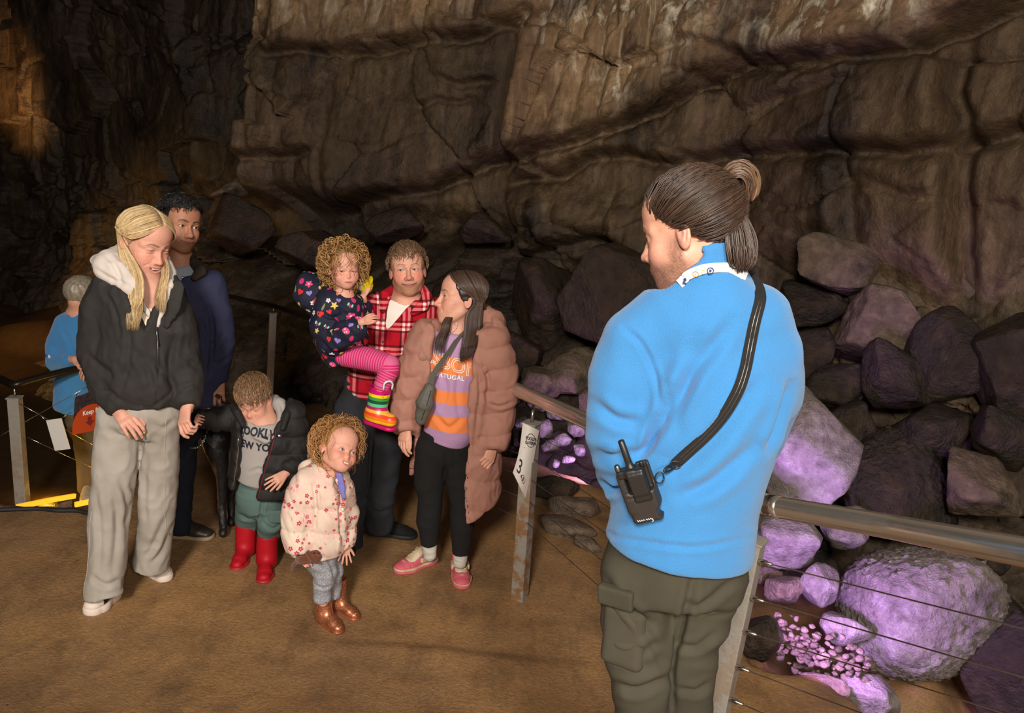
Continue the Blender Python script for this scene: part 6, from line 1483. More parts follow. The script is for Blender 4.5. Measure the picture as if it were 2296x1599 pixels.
# striped wellington
def welly(d0, nm='wellington_boot'):
    W_ = S(); top = pr.p(854, 868, d0); an = pr.p(844, 922, d0); he = pr.p(836, 930, d0+.005); to = pr.p(874, 943, d0-.045)
    W_.u(chain([top, an], [.052, .047], cap0=.0, ck=.004), .02); W_.u(chain([he, pr.p(852, 936, d0-.02), to], [.040, .040, .033]), .03); W_.sub(chain([top+(top-an)*.4, pr.p(851, 885, d0)], [.046, .045]), .003)
    ax_ = unit(pr.p(858, 868, d0)-pr.p(846, 945, d0)); so = unit(to-he); up = unit(ax_-so*(ax_@so)*.8); base = pr.p(850, 952, d0-.02)
    W_.cut(lambda P: -((P-base)@up)-.0, .006)
    o = garment(pr, nm, W_, .0045, M['stripe_boot'], attrs={'along': lambda V: (V-base)@up+.165})
    sl = S(); sl.u(chain([he-up*.03, to-up*.034], [.041, .036]), .01); sl.cut(lambda P: np.abs((P-base)@up)-.009, .003); garment(pr, 'sole', sl, .0045, M['magenta_rubber'], parent=o)
    hp = [top+A_(.02, -.045, .0), top+A_(.025, -.055, .035), top+A_(.045, -.045, .045), top+A_(.058, -.03, .03), top+A_(.055, -.02, .0)]
    V, F, _, _ = tubes([smoothline(hp, 16)], [.005], 6); pr.child('pull_handle', np.array(V), F, M['white_toy'], o)
    return o
welly(-.14); welly(.2)
HC = lin((166, 124, 74)); HCd = lin((116, 82, 46))
cap(pr, hd, lambda L: np.maximum(np.minimum(L[..., 1]-.028-.35*np.maximum(L[..., 2]-.02, 0), .060-.004*hd.k-L[..., 2]), -.085-L[..., 2]+1.6*np.maximum(L[..., 1]+.035, 0)), .012, HC*.7, .004)
wavyhair(pr, hd, 640, HC*1.1, HCd, .135, 8, .012, .0015, fr=2.3, coil=8.5, reg=lambda D: ((D[:, 2] > .45) & (D[:, 1] < .56)) | ((D[:, 1] < .10) & (D[:, 2] > -.55)) | ((np.abs(D[:, 0]) > .72) & (D[:, 1] < .35) & (D[:, 2] > -.3)))
# yellow toy
ty = Pers(3.86, (818, 640), 'yellow and white soft toy bird held behind the curly-haired toddler', 'toy', 'toy_bird'); ty.root.location = tuple(ty.p(818, 650))
y_ = S(); y_.u(ell(ty.p(820, 640), (.036, .036, .042)), .01); y_.u(ell(ty.p(814, 624), (.030, .030, .022)), .02); garment(ty, 'toy_body', y_, .004, M['yellow_plush'])
y_ = S(); y_.u(ell(ty.p(830, 630, -.022), (.013, .010, .026), frame((0, 1, 0), (.2, 0, 1))), .01); garment(ty, 'wing', y_, .0035, M['yellow_plush'])
y_ = S(); y_.u(ell(ty.p(809, 638, -.016), (.021, .024, .030)), .01); garment(ty, 'face_patch', y_, .0035, M['white_toy'])

# ------------------------------------------------------------------ woman in the long pink puffer coat
M['pink_puffer'] = fabric('dusty_pink_nylon', lin((162, 114, 98)), .7, 90, .08, .2)
M['black_legging'] = fabric('black_legging', lin((27, 26, 26)), .92, 110, .2, .25)
M['sock'] = fabric('white_sock', lin((198, 190, 180)), .95, 90, .1, .4)
M['pink_leather'] = fabric('worn_pink_leather', lin((196, 88, 100)), .6, 40, .1, .15)
M['cream_leather'] = fabric('worn_cream_leather', lin((206, 188, 160)), .65, 40, .12, .2, c2=lin((178, 150, 104)), vs=14)
M['grey_nylon'] = fabric('grey_nylon', lin((92, 88, 80)), .5, 100, .1, .2)
M['bead'] = plain('white_bead', lin((222, 214, 206)), .3)
def sweater():
    t = NT('striped_sweatshirt'); x = t.attr('row').outputs['Fac']; li = lin((176, 136, 172)); og = lin((230, 130, 70))
    c = t.ramp(x, [(0, li), (.30, og), (.435, li), (.56, og), (.66, li), (.755, og), (.875, li)], 'CONSTANT')
    c = t.mix(1.0, c, t.ramp(t.noise(t.obj(), 450, 2).outputs[0], [(.3, (.85,)*3), (.7, (1.12,)*3)]), 'MULTIPLY')
    t.set(Base_Color=c, Roughness=.95); t.bump(t.noise(t.obj(), 450, 2).outputs[0], .3, .003); return t.m
M['sweater'] = sweater()
pr = P1 = Pers(3.72, (990, 1300), 'dark-haired person in a long dusty pink puffer coat and striped sweatshirt')
hd = Head(pr.p(1035, 670), headrel(1035, 670, -76, -6, 2), 1.08, smile=.7, open=.25, eye=.8, fem=1, iris=(60, 46, 36), nose=1.05).build(pr.B)
B = pr.B; B.u(chain([hd.W((0, -.03, -.05)), pr.p(1028, 725), pr.p(1024, 765)], [.05, .053, .07]), .025)
B.u(pr.ch([(1022, 775, 48, 0, .7), (1012, 870, 48, 0, .7), (1000, 980, 52, 0, .75)]), .05)
B.u(pr.ch([(955, 785, 18), (925, 880, 15), (912, 960, 10, -.05)]), .03); B.u(pr.ch([(1095, 790, 18), (1120, 900, 15), (1103, 1000, 10, -.08)]), .03)
B.u(pr.ch([(968, 1000, 26), (962, 1120, 19), (962, 1235, 12)]), .03); B.u(pr.ch([(1024, 1000, 26), (1034, 1120, 19), (1034, 1255, 12)]), .03)
hand(B, pr.p(911, 955, -.05), pr.p(904, 985, -.08)-pr.p(911, 955, -.05), (-.6, -.75, 0), .92, (.4, .4, .45, .5), -1, .05, (.4, .3)); hand(B, pr.p(1104, 1000, -.08), pr.p(1096, 1030, -.12)-pr.p(1104, 1000, -.08), (.6, -.75, .1), .92, (.9, 1.0, 1.0, 1.0), -1, .04, (.4, .4))
body(pr, hd, SK_W, .010, dict(brow=lin((62, 44, 34)), browa=.8, lips=lin((182, 100, 92)), blush=lin((208, 122, 100)), blusha=.4, bw=.9), [(pr.p(905, 978, -.07), .09, .0036), (pr.p(1098, 1018, -.1), .09, .0036)])
hd.eyes(pr.root)
zt_, zb_ = pr.p(1015, 700)[2], pr.p(1000, 985)[2]
J = S(); J.u(pr.ch([(1024, 742, 34, 0, .95), (1022, 775, 66, 0, .8), (1012, 870, 70, 0, .8), (1008, 960, 62, 0, .95), (1002, 982, 58, 0, .95)], cap0=0, cap1=.01), .03)
J.sub(chain([hd.W((0, -.03, -.05)), pr.p(1024, 738, -.02)], [.052, .056]), .008)
gr = [([(985, 820), (1000, 870), (990, 930)], .007, 6), ([(1040, 800), (1025, 870), (1030, 940)], .007, 6), ([(975, 930), (1005, 960), (1035, 940)], .010, 6)]
SW = garment(pr, 'striped_sweatshirt', J, .0065, M['sweater'], [(.006, (9, 9, 6), 3, False)], gr, attrs={'row': lambda V: np.clip((zt_-V[:, 2]-.03*(V[:, 0]-pr.p(1010, 800)[0]))/(zt_-zb_), 0, .999)}); SW['label'] = 'lilac and orange striped sweatshirt with white lettering'
u_ = unit(pr.p(1052, 838)-pr.p(970, 812)); Vt, Ft = textmesh('LISBON', .096, outline=.0016, spacing=1.0); Vt[:, 0] *= .92
V, F = print_on(Vt, Ft, SW, pr.p(1003, 826, -.2), u_, unit(A_(.0, 0, 1)), .0025, arc=-.5); pr.child('outline_lettering', V, F, M['white_ribbon'], SW, smooth=False)
Vt, Ft = textmesh('PORTUGAL', .030, offset=.0006, spacing=1.08); V, F = print_on(Vt, Ft, SW, pr.p(998, 855, -.2), unit(pr.p(1020, 858)-pr.p(980, 851)), unit(A_(0, 0, 1)), .0025); pr.child('small_lettering', V, F, M['white_ribbon'], SW, smooth=False)
J = S()
J.u(pr.ch([(1035, 735, 58, .03, .9), (1032, 775, 96, .02, .75), (1028, 870, 98, .02, .78), (1028, 960, 96, .02, .8), (1022, 1060, 108, .02, .8), (1012, 1150, 118, .02, .8)], cap0=0, cap1=.03), .04)
J.u(pr.ch([(962, 760, 44), (932, 830, 42), (916, 900, 40), (909, 950, 31, -.03), (910, 966, 26, -.05)], cap1=.006), .03); J.u(pr.ch([(1098, 765, 46), (1116, 840, 46), (1116, 920, 42), (1110, 975, 34, -.05), (1106, 1003, 28, -.08)], cap1=.006), .03)
J.sub(pr.poly([(985, 700), (972, 780), (966, 880), (948, 985), (925, 1050), (900, 1110), (880, 1220), (1022, 1220), (1036, 1160), (1044, 1060), (1046, 960), (1060, 850), (1072, 760), (1060, 690)], -.7, .03), .015)
J.sub(chain([pr.p(1028, 700, .0), pr.p(1025, 800, .0), pr.p(1015, 1000, .0), pr.p(1008, 1250, .0)], [(.12, .10), (.155, .120), (.17, .15), (.21, .19)], n=(0, 1, 0)), .012)
hl = [pr.p(*q)[2] for q in ((905, 1095), (1030, 1156), (1110, 1120))]
xs_ = [pr.p(900, 1095)[0], pr.p(930, 1060)[0], pr.p(1028, 1157)[0], pr.p(1108, 1122)[0], pr.p(1130, 1085)[0]]; zs_ = [pr.p(905, 1098)[2], pr.p(940, 1060)[2], pr.p(1028, 1157)[2], pr.p(1108, 1122)[2], pr.p(1122, 1085)[2]]
J.cut(lambda P: np.interp(P[..., 0], xs_, zs_)-P[..., 2]+.20*np.maximum(pr.Y+.03-P[..., 1], -.5)*0, .01)
arm = lambda V: np.clip(sstep(pr.p(955, 800)[0], pr.p(940, 800)[0], V[:, 0])+sstep(pr.p(1082, 800)[0], pr.p(1094, 800)[0], V[:, 0])*(V[:, 2] > pr.p(1100, 1010)[2]), 0, 1)
JK = garment(pr, 'pink_puffer_coat', J, .007, M['pink_puffer'], [(.006, (10, 10, 8), 3, True), (.003, (22, 22, 16), 5, True)], [([(1062, 800), (1075, 860), (1062, 1000)], .008, 4), ([(1090, 900), (1120, 910), (1148, 900)], .008, 4), ([(1080, 820), (1095, 850), (1092, 900)], .010, 5)], [quilt(.155, .013, (.25, 0, 1), .35, lambda V: 1-arm(V)), quilt(.105, .012, (-.2, 0, 1), .1, arm)]); JK['label'] = 'long dusty pink quilted puffer coat hanging open'
c_ = S(); c_.u(pr.ch([(1052, 735, 20, .08), (1085, 712, 26, .06), (1108, 722, 24, .03), (1112, 750, 22, -.02), (1098, 785, 18, -.055), (1082, 825, 12, -.085), (1070, 860, 5, -.095)]), .02); c_.u(pr.ch([(978, 730, 12, .02), (966, 748, 15, -.035), (954, 775, 15, -.065), (948, 800, 10, -.075)]), .02); c_.u(pr.ch([(978, 735, 14, .04), (1020, 728, 16, .13), (1065, 725, 20, .10)]), .03)
garment(pr, 'coat_hood', c_, .0065, M['pink_puffer'], [(.007, (11, 11, 11), 3, True), (.003, (25, 25, 25), 6, True)], [([(1100, 705), (1098, 740), (1080, 790)], .010, 5)], parent=JK)
for x, y in ((1072, 885), (1058, 905), (1054, 985), (1050, 1067), (1046, 1145), (951, 762), (957, 785)):
    q, _ = onto([pr.p(x, y)], JK, pr, .003); V, F = disc(q[0], A_(0, -1, .1), .0075, 12, .003); pr.child('press_stud', V, F, M['grey_metal'], JK)
q, _ = onto([pr.p(1042, 1060), pr.p(1041, 1080)], JK, pr, .004); V, F, _, _ = tubes([q], [.006], 6); pr.child('zip_pull', np.array(V), F, M['black_plastic'], JK)
Q = S(); Q.u(pr.ch([(1002, 965, 60, 0, .85), (998, 1000, 60, 0, .8)], cap0=0), .03); Q.u(pr.ch([(970, 1005, 42), (962, 1080, 35), (966, 1120, 29), (960, 1170, 28), (962, 1222, 20)], cap1=0), .02); Q.u(pr.ch([(1022, 1005, 40), (1032, 1080, 34), (1036, 1130, 28), (1036, 1180, 28), (1033, 1243, 19)], cap1=0), .012)
garment(pr, 'black_leggings', Q, .0075, M['black_legging'], [(.004, (8, 8, 10), 3, True)], [([(998, 1000), (1000, 1040), (996, 1080)], .010, 5)])
sk = S(); sk.u(pr.ch([(962, 1215, 19), (964, 1244, 15)]), .01); garment(pr, 'sock', sk, .005, M['sock'], [(.003, (20, 20, 40), 3, True)]); sk = S(); sk.u(pr.ch([(1033, 1240, 18), (1031, 1262, 15)]), .01); garment(pr, 'sock', sk, .005, M['sock'], [(.003, (20, 20, 40), 3, True)])
for hq, tq in (((972, 1258), (893, 1283)), ((1026, 1268), (1036, 1318))):
    o, f, R, L = shoe_px(pr, hq, tq, .105, upper='pink_leather', sole='pink_leather', toecap='pink_leather', laces='cream_leather', ht=.08, solet=.016, lift=.014)
    ms = S(); ms.u(chain([f(0, .10*L, .020), f(0, .42*L, .020), f(-.004, .72*L, .020), f(0, .90*L, .020)], [(.044, .02), (.044, .02), (.054, .02), (.046, .02)], n=R[:, 2]), .01); ms.cut(lambda P: np.abs((P-f(0, 0, .021))@R[:, 2])-.007, .003); garment(pr, 'white_midsole', ms, .005, M['cream_leather'], parent=o)
    tg = S(); tg.u(chain([f(0, .40*L, .085), f(0, .55*L, .066), f(0, .66*L, .052)], [(.030, .022), (.030, .018), (.034, .016)], n=R[:, 2]), .01); garment(pr, 'tongue', tg, .005, M['cream_leather'], parent=o)
    tb = S(); tb.u(ell(f(0, .80*L, .040), (.036, .030, .020), R), .01); garment(pr, 'toe_patch', tb, .005, M['cream_leather'], parent=o)
    for sx in (1, -1):
        sp_ = S(); sp_.u(rbox(f(sx*.040, .38*L, .050), (.008, .030, .014), .004, R), .01); garment(pr, 'side_patch', sp_, .005, M['cream_leather'], parent=o)
DB = lin((44, 33, 28)); DBv = lin((72, 54, 44))
cap(pr, hd, lambda L: np.maximum((L[..., 1]-.85*L[..., 2]-.022)*.72, -.09-L[..., 2]+1.6*np.maximum(L[..., 1]+.035, 0)), .011, DB, .004, amp=.003)
g = np.random.default_rng(31); paths = []; rads = []; cols = []
for i in range(820):
    u = g.uniform(0, 1); v = g.uniform(0, 1); sd = 1 if g.random() < .15 else -1
    d0 = unit(A_(.004, .088-.16*u, .075+.01*v)); d1 = unit(A_(sd*.052, .082-.165*u, .050)); d2 = unit(A_(sd*.080, .046-.145*u, .014)); d3 = unit(A_(sd*.080, -.018-.07*u, -.03))
    L0 = [scalp(hd, d[None], o_+.007*v)[0] for d, o_ in ((d0, .010), (d1, .016), (d2, .018), (d3, .014))]; f = u; e = g.normal(0, 1.6)
    if sd == -1: end = [pr.p(1046+40*f+e, 705, -.08-.03*v+.06*f), pr.p(1042+42*f+e, 740, -.10-.03*v+.06*f), pr.p(1036+38*f+e, 772, -.12-.03*v), pr.p(1030+34*f+e+g.normal(0, .6), 816-16*f-30*g.random()**1.5, -.155-.015*v)] if u < .8 else [pr.p(1060+30*g.random(), 705, .04), pr.p(1060+28*g.random(), 735, .03), pr.p(1062+20*g.random(), 750, .02)]
    else: end = [pr.p(1000+14*f+e, 712, -.06-.03*v), pr.p(988+18*f+e, 742, -.11-.02*v), pr.p(974+24*f+e, 764, -.145-.015*v), pr.p(970+26*f+e+g.normal(0, .6), 796-26*g.random()**1.5, -.16-.01*v)]
    P_ = smoothline(L0+end, 22); r = np.full(22, .0015); r[-9:] *= np.linspace(1, .15, 9); paths.append(P_); rads.append(r); cols.append((DB if v < .7 else DBv)*np.exp(g.normal(0, .25)))
hairmesh(pr, paths, rads, cols, 'long_hair', label='long dark brown hair tucked behind one ear')
bd = []; 
for t in np.linspace(0, 1, 9):
    q = pr.p(1022+8*math.sin(t*PI)-14*t, 722+26*t, -.062-.02*t); V, F = uvsphere(6, 5); pr.child('bead', q+V*.0035, F, M['bead'])
# bum bag
bg = Pers(3.56, (950, 910), 'grey nylon pouch bag on a strap in front of the striped sweatshirt', 'bag', 'pouch_bag'); bg.root.location = tuple(bg.p(950, 910))
b_ = S(); b_.u(bg.ch([(962, 872, 13, .0, .9), (952, 905, 20, -.02, .9), (944, 940, 13, -.01, .9)]), .02)
BG = garment(bg, 'pouch', b_, .0045, M['grey_nylon'], [(.004, (16, 16, 16), 3, True)], [([(966, 870), (950, 905), (938, 945)], .004, 2)])
sp = smoothline([bg.p(962, 868, .0), bg.p(972, 840, -.005), bg.p(990, 812, .0), bg.p(1006, 790, .02), bg.p(1030, 755, .06), bg.p(1062, 725, .13)], 24); V, F = ribbon(sp, .028, .003, A_(.8, -.3, .5)); bg.child('strap', V, F, M['grey_nylon'], smooth=False)
V, F, _, _ = tubes([onto([bg.p(x, y) for x, y in ((968, 872), (960, 900), (948, 935))], BG, bg, .001)[0]], [.0018], 5); bg.child('zip', np.array(V), F, M['black_plastic'], BG)

# ------------------------------------------------------------------ black dog behind the boy
M['dog_fur'] = fabric('black_dog_fur', lin((24, 22, 21)), .6, 50, .4, .6)
M['tan_fur'] = fabric('tan_dog_fur', lin((92, 62, 36)), .8, 50, .3, .5)
pr = D1 = Pers(3.95, (505, 1200), 'black dog with tan legs standing half hidden behind the boy in the puffer jacket', 'dog', 'dog')
B = S()
B.u(pr.ch([(486, 985, 34, .02, .95), (500, 1005, 38, .12, 1), (545, 990, 36, .36, 1), (585, 980, 32, .60, 1), (605, 985, 22, .74, 1)]), .05)
B.u(pr.ch([(488, 1010, 26, .0), (499, 1070, 14, .02), (497, 1130, 9.5, .03), (501, 1185, 8, .0), (500, 1196, 9.5, -.02)]), .03)
B.u(pr.ch([(515, 1010, 26, .12), (518, 1070, 13, .14), (517, 1120, 9, .15), (519, 1160, 8, .14), (518, 1172, 9, .10)]), .03)
for dx, dd in ((0, .60), (22, .70)): B.u(pr.ch([(578+dx, 1000, 26, dd), (570+dx, 1050, 19, dd-.05), (582+dx, 1092, 9, dd+.08), (575+dx, 1138, 7.5, dd+.04), (571+dx, 1146, 8.5, dd-.01)]), .03)
B.u(pr.ch([(478, 965, 26, .03), (468, 938, 21, -.0), (462, 925, 21, -.02)]), .03)
B.u(ell(pr.p(458, 918, -.03), (.055, .06, .052)), .02); B.u(pr.ch([(454, 924, 14, -.08), (448, 936, 10, -.16), (447, 938, 8.5, -.19)]), .02)
for sx in (-1, 1): B.u(pr.ch([(458+sx*17, 906, 7, -.0), (458+sx*23, 920, 7, -.02), (458+sx*22, 932, 4, -.03)], ratio=.5), .008)
B.u(pr.ch([(606, 985, 9, .78), (622, 1010, 7, .86), (624, 1050, 4, .88)]), .02)
for i in range(3): B.sub(pr.ch([(493+i*6, 1203, 1.6, -.06), (493+i*6, 1192, 1.2, -.055)]), .004)
def dogcol(V):
    px = project(V); lowleg = sstep(1030, 1060, px[:, 1])*sstep(1185, 1150, px[:, 1])*sstep(pr.p(492, 1100)[0], pr.p(486, 1100)[0], V[:, 0])
    c = np.tile(lin((24, 22, 21)), (len(V), 1)); return c*(1-lowleg[:, None])+lin((96, 66, 38))*lowleg[:, None]
M['dog'] = attrmat('dog_coat', .5, .35, .4, .5, 160)
DG = garment(pr, 'body', B, .006, M['dog'], [(.003, (40, 40, 18), 3, True)], col=dogcol)
V, F = uvsphere(8, 6)
for sx in (-1, 1): pr.child('eye', pr.p(456+sx*8, 915, -.082)+V*.008, F, M['black_plastic'])
pr.child('nose', pr.p(447, 935, -.215)+V*A_(.014, .010, .010), F, M['black_plastic'])
hr = S(); hr.u(pr.ch([(462, 975, 31, .05, 1.1), (520, 978, 43, .20, 1.0)]), .02); hr.sub(pr.ch([(440, 975, 29, .0, 1.1), (540, 985, 40, .26, 1.0)]), .004)
V, F = ribbon(smoothline([pr.p(*q) for q in ((486, 905, .04), (494, 893, .0), (508, 905, .02), (522, 920, .06), (520, 945, .12))], 18), .026, .007, A_(.5, .6, .6)); pr.child('harness_handle', V, F, M['black_leather'], smooth=False)
V, F = ribbon(smoothline([pr.p(*q) for q in ((452, 960, .02), (466, 985, -.10), (490, 1000, -.11), (515, 985, .02))], 16), .035, .005, A_(.1, .2, 1)); pr.child('harness_strap', V, F, M['black_leather'], smooth=False)
def chainlinks(pts, n, r, root, mat, nm):
    P_ = smoothline(pts, n); Vs = []
    for i in range(n-1):
        a, b = P_[i], P_[i+1]; c = (a+b)/2; d = unit(b-a); e = unit(np.cross(d, A_(0, 1, 0) if i % 2 else A_(1, .3, .4))); L = np.linalg.norm(b-a)*.68
        V, F, _, _ = tubes([[c+d*L*math.cos(t)+e*L*.55*math.sin(t) for t in np.linspace(0, 2*PI, 9)]], [r], 4); Vs.append((V, F))
    V, F = cat_mesh(Vs); return root.child(nm, np.array(V), F, mat)
ld = Pers(3.84, (430, 1000), 'silver chain lead hanging from the hand of the person in the navy jacket', 'lead', 'dog_lead'); ld.root.location = tuple(ld.p(430, 1000))
tag(chainlinks([ld.p(*q) for q in ((404, 975, 0), (414, 993, 0), (430, 1005, 0), (448, 1000, 0), (459, 984, .02), (464, 966, .05), (478, 930, .05), (484, 900, .0))], 30, .0026, ld, M['chrome'], 'chain_links'), kind='stuff')
V, F = ribbon(smoothline([ld.p(*q) for q in ((404, 975, 0), (396, 950, .05), (400, 920, .06), (440, 905, .05), (470, 890, .0), (484, 886, -.02), (494, 892, -.03))], 20), .018, .004, A_(0, .5, 1)); ld.child('lead_strap', V, F, M['black_leather'], smooth=False)

# ------------------------------------------------------------------ second guide on the lower path, half hidden
M['khaki'] = fabric('khaki_brown_trousers', lin((92, 78, 58)), .92, 90, .15, .3)
M['grey_shoe'] = fabric('grey_shoe', lin((150, 140, 124)), .8, 60, .1, .2)
pr = G2 = Pers(5.5, (192, 1118), 'grey-haired person in a blue fleece leaning on the rail behind the blonde person')
hd = Head(pr.p(184, 662), headrel(184, 662, 120, 10, 0), 1.02).build(pr.B)
B = pr.B; B.u(chain([hd.W((0, -.03, -.05)), pr.p(178, 690), pr.p(180, 715)], [.055, .06, .08]), .025)
B.u(pr.ch([(180, 720, 36, 0, .7), (176, 880, 38, 0, .7), (182, 940, 36, 0, .7)]), .05)
B.u(pr.ch([(140, 735, 15), (128, 808, 13, -.05), (168, 806, 9, -.14)]), .02); B.u(pr.ch([(222, 735, 15), (232, 805, 12), (205, 812, 9, -.12)]), .02)
for x0, x1 in ((170, 192), (200, 208)): B.u(pr.ch([(x0+6, 950, 17), (x1, 1040, 12), (x1, 1105, 10)]), .02)
hand(B, pr.p(166, 805, -.13), (1, -.35, -.1), (.1, -.5, .8), .9, (.4,)*4, 1); hand(B, pr.p(206, 812, -.12), (-.2, -.6, -.5), (.1, -.5, .8), .9, (.4,)*4, -1)
body(pr, hd, SK_W, .011, dict(), [(pr.p(175, 806, -.15), .09, .005)], fineh=.004)
J = S(); J.u(pr.ch([(184, 695, 20, .0), (180, 728, 44, 0, .75), (174, 820, 50, 0, .8), (168, 905, 48, 0, .85)], cap0=0, cap1=.05), .05)
J.u(pr.ch([(148, 728, 27), (126, 775, 25), (126, 812, 23, -.05), (148, 812, 17, -.11), (158, 808, 15, -.13)], cap1=.004), .03); J.u(pr.ch([(214, 730, 24), (230, 800, 20), (208, 812, 14, -.11)], cap1=.004), .03)
FJ = garment(pr, 'blue_fleece', J, .011, M['fleece'], [(.010, (6, 6, 5), 3, False), (.004, (14, 14, 12), 5, False)], [([(140, 740), (160, 780), (162, 800)], .014, 4)])
for i, (x, r) in enumerate(((112, .012), (121, .013), (130, .014))):
    q, nn = onto([pr.p(x, 792)], FJ, pr, .004); V, F = disc(q[0], A_(-.4, -1, 0), r, 12, 0 if i == 2 else r*.6); pr.child('sleeve_emblem', V, F, M['white_ribbon' if i == 2 else 'navy_print'], FJ, smooth=False)
Q = S(); Q.u(pr.ch([(182, 905, 40, 0, .8), (190, 955, 38, 0, .8)]), .03); Q.u(pr.ch([(184, 950, 24), (192, 1030, 19), (192, 1102, 17)], cap1=0), .02); Q.u(pr.ch([(206, 950, 24), (212, 1030, 18), (210, 1102, 16)], cap1=0), .02)
garment(pr, 'khaki_trousers', Q, .012, M['khaki'], [(.010, (6, 6, 8), 3, True)])
z0 = pr.root.location[2]
for x in (192, 210):
    a = pr.p(x, 1100); a = A_(a[0], a[1]+.06, z0); shoe(pr, a, a+A_(.10, -.24, 0), .10, upper='grey_shoe', sole='white_rubber', h=.009)
HG = lin((138, 126, 108)); cap(pr, hd, lambda L: np.maximum(np.minimum(L[..., 1]-.03, .058-L[..., 2]), -.085-L[..., 2]), .018, HG, .006, folds=[(.004, (40, 40, 12), 3, True)])

# ------------------------------------------------------------------ railings
def steel(name, c, rough, streak=True):
    t = NT(name); o = t.obj(); n = t.noise(t.scale(o, (3, 3, 3)), 8, 4).outputs[0]
    t.set(Base_Color=c, Metallic=.9, Roughness=t.ramp(n, [(.3, (rough*.7,)*3), (.7, (rough*1.3,)*3)])); t.bump(t.noise(o, 120, 3).outputs[0], .04, .003); return t.m
M['steel'] = steel('brushed_steel_rail', (.74, .68, .60), .22)
M['dark_rail'] = plain('black_handrail', lin((44, 36, 28)), .35, .6)
def paintedpost(name, rust):
    t = NT(name); o = t.obj(); z = t.node('ShaderNodeSeparateXYZ', i_Vector=o).outputs['Z']
    n = t.noise(o, 16, 5, .65).outputs[0]; m = t.math('MULTIPLY', t.ramp(n, [(.44, (0, 0, 0)), (.56, (1, 1, 1))]), t.ramp(t.math('MULTIPLY', z, -1.2), [(.20, (.0,)*3), (.55, (1, 1, 1))]))
    c = t.mix(t.noise(o, 90, 3).outputs[0], lin((122, 115, 106)), lin((152, 144, 132))); c = t.mix(t.math('MULTIPLY', m, rust), c, t.mix(t.noise(o, 40, 3).outputs[0], lin((104, 66, 34)), lin((148, 106, 66))))
    t.set(Base_Color=c, Roughness=.55); t.bump(t.math('ADD', n, t.math('MULTIPLY', m, .6)), .2, .01); return t.m
M['post'] = paintedpost('worn_white_paint', .9); M['post_clean'] = paintedpost('white_paint', .35)
M['sign_white'] = plain('white_card', lin((216, 208, 198)), .5); M['ink'] = plain('black_print', lin((40, 36, 34)), .7); M['red_ink'] = plain('red_print', lin((160, 52, 40)), .7)
def post(name, a, b, w, rz, label, mat, root=None, capover=.006):
    a = np.asarray(a, float); b = np.asarray(b, float); up = unit(b-a); L = np.linalg.norm(b-a)
    x = unit(np.cross(A_(-math.sin(rz), math.cos(rz), 0), up)); y = np.cross(up, x); R = np.stack([x, y, up], 1)
    t = root or thing(name, tuple(b), label, 'post')
    V, F = boxmesh((0, 0, -L/2), (w/2, w/2, L/2), None, .004); o = mesh_obj('post' if root else 'tube', V@R.T, F, mat, None, False); o.parent = t
    if root: o.location = b-np.array(t.location)
    V, F = boxmesh((0, 0, .003), (w/2+capover, w/2+capover, .004), None, .002); c = mesh_obj('end_cap', V@R.T, F, mat, None, False); c.parent = o if root else t
    return t, R, o
# main railing beside the guide
fence = thing('railing', tuple(at(1192, 948, 3.62)), 'steel handrail on white posts with wire cables running past the guide in the bright fleece', 'railing')
mb = ground_pt(1165, 1340); mtop = at(1192, 950, 3.62); nb_ = at(1597, 1660, 2.42); nt_ = at(1690, 1212, 2.42); nb_ = nb_+(nb_-nt_)*.12
mb = mb-(mtop-mb)*.03
_, Rm, pm = post('post', mb, mtop, .066, math.radians(-28), None, M['post'], fence); _, Rn, pn = post('post', nb_, nt_, .066, math.radians(-34), None, M['post_clean'], fence)
rl = [at(2296, 1238, 1.65)+(at(2296, 1238, 1.65)-at(2000, 1182, 2.02))*3.4, at(2296, 1238, 1.65), at(2000, 1182, 2.02), at(1722, 1133, 2.38), at(1310, 942, 3.2), at(1172, 880, 3.64), at(1120, 856, 3.80)]
def fchild(root, name, V, F, mat, parent=None, smooth=True):
    o = mesh_obj(name, np.asarray(V)-np.array(root.location), F, mat, None, smooth); o.parent = parent or root; return o
def straight(pts, m=8): return np.vstack([np.linspace(pts[i], pts[i+1], m, endpoint=False) for i in range(len(pts)-1)]+[np.asarray(pts[-1])[None]])
V, F, _, _ = tubes([straight([rl[3], rl[4], rl[5], rl[6]])], [.034], 20); r0 = fchild(fence, 'handrail', V, F, M['steel'])
V, F, _, _ = tubes([straight(rl[:4])], [.034], 24); r1 = fchild(fence, 'handrail', V, F, M['steel'])
d_ = unit(rl[2]-rl[3]); V, F, _, _ = tubes([[rl[3]+d_*.02, rl[3]+d_*.055]], [.0355], 24); fchild(fence, 'rail_joint', V, F, M['steel'], r1)
for top, rail in ((mtop, at(1198, 893, 3.62)), (nt_, at(1706, 1150, 2.42))):
    V, F, _, _ = tubes([[top, top+(rail-top)*.55, top+(rail-top)*.55, rail]], [[.008, .008, .006, .006]], 10); fchild(fence, 'rail_pin', V, F, M['chrome'])
npx = [(1688, 1255), (1670, 1336), (1653, 1410), (1636, 1489), (1621, 1561)]; fpx = [(2296, 1410), (2296, 1519), (2296, 1614), (2296, 1735), (2296, 1850)]; mpx = [(1204, 976), (1198, 1030), (1190, 1075), (1183, 1122), (1177, 1168)]
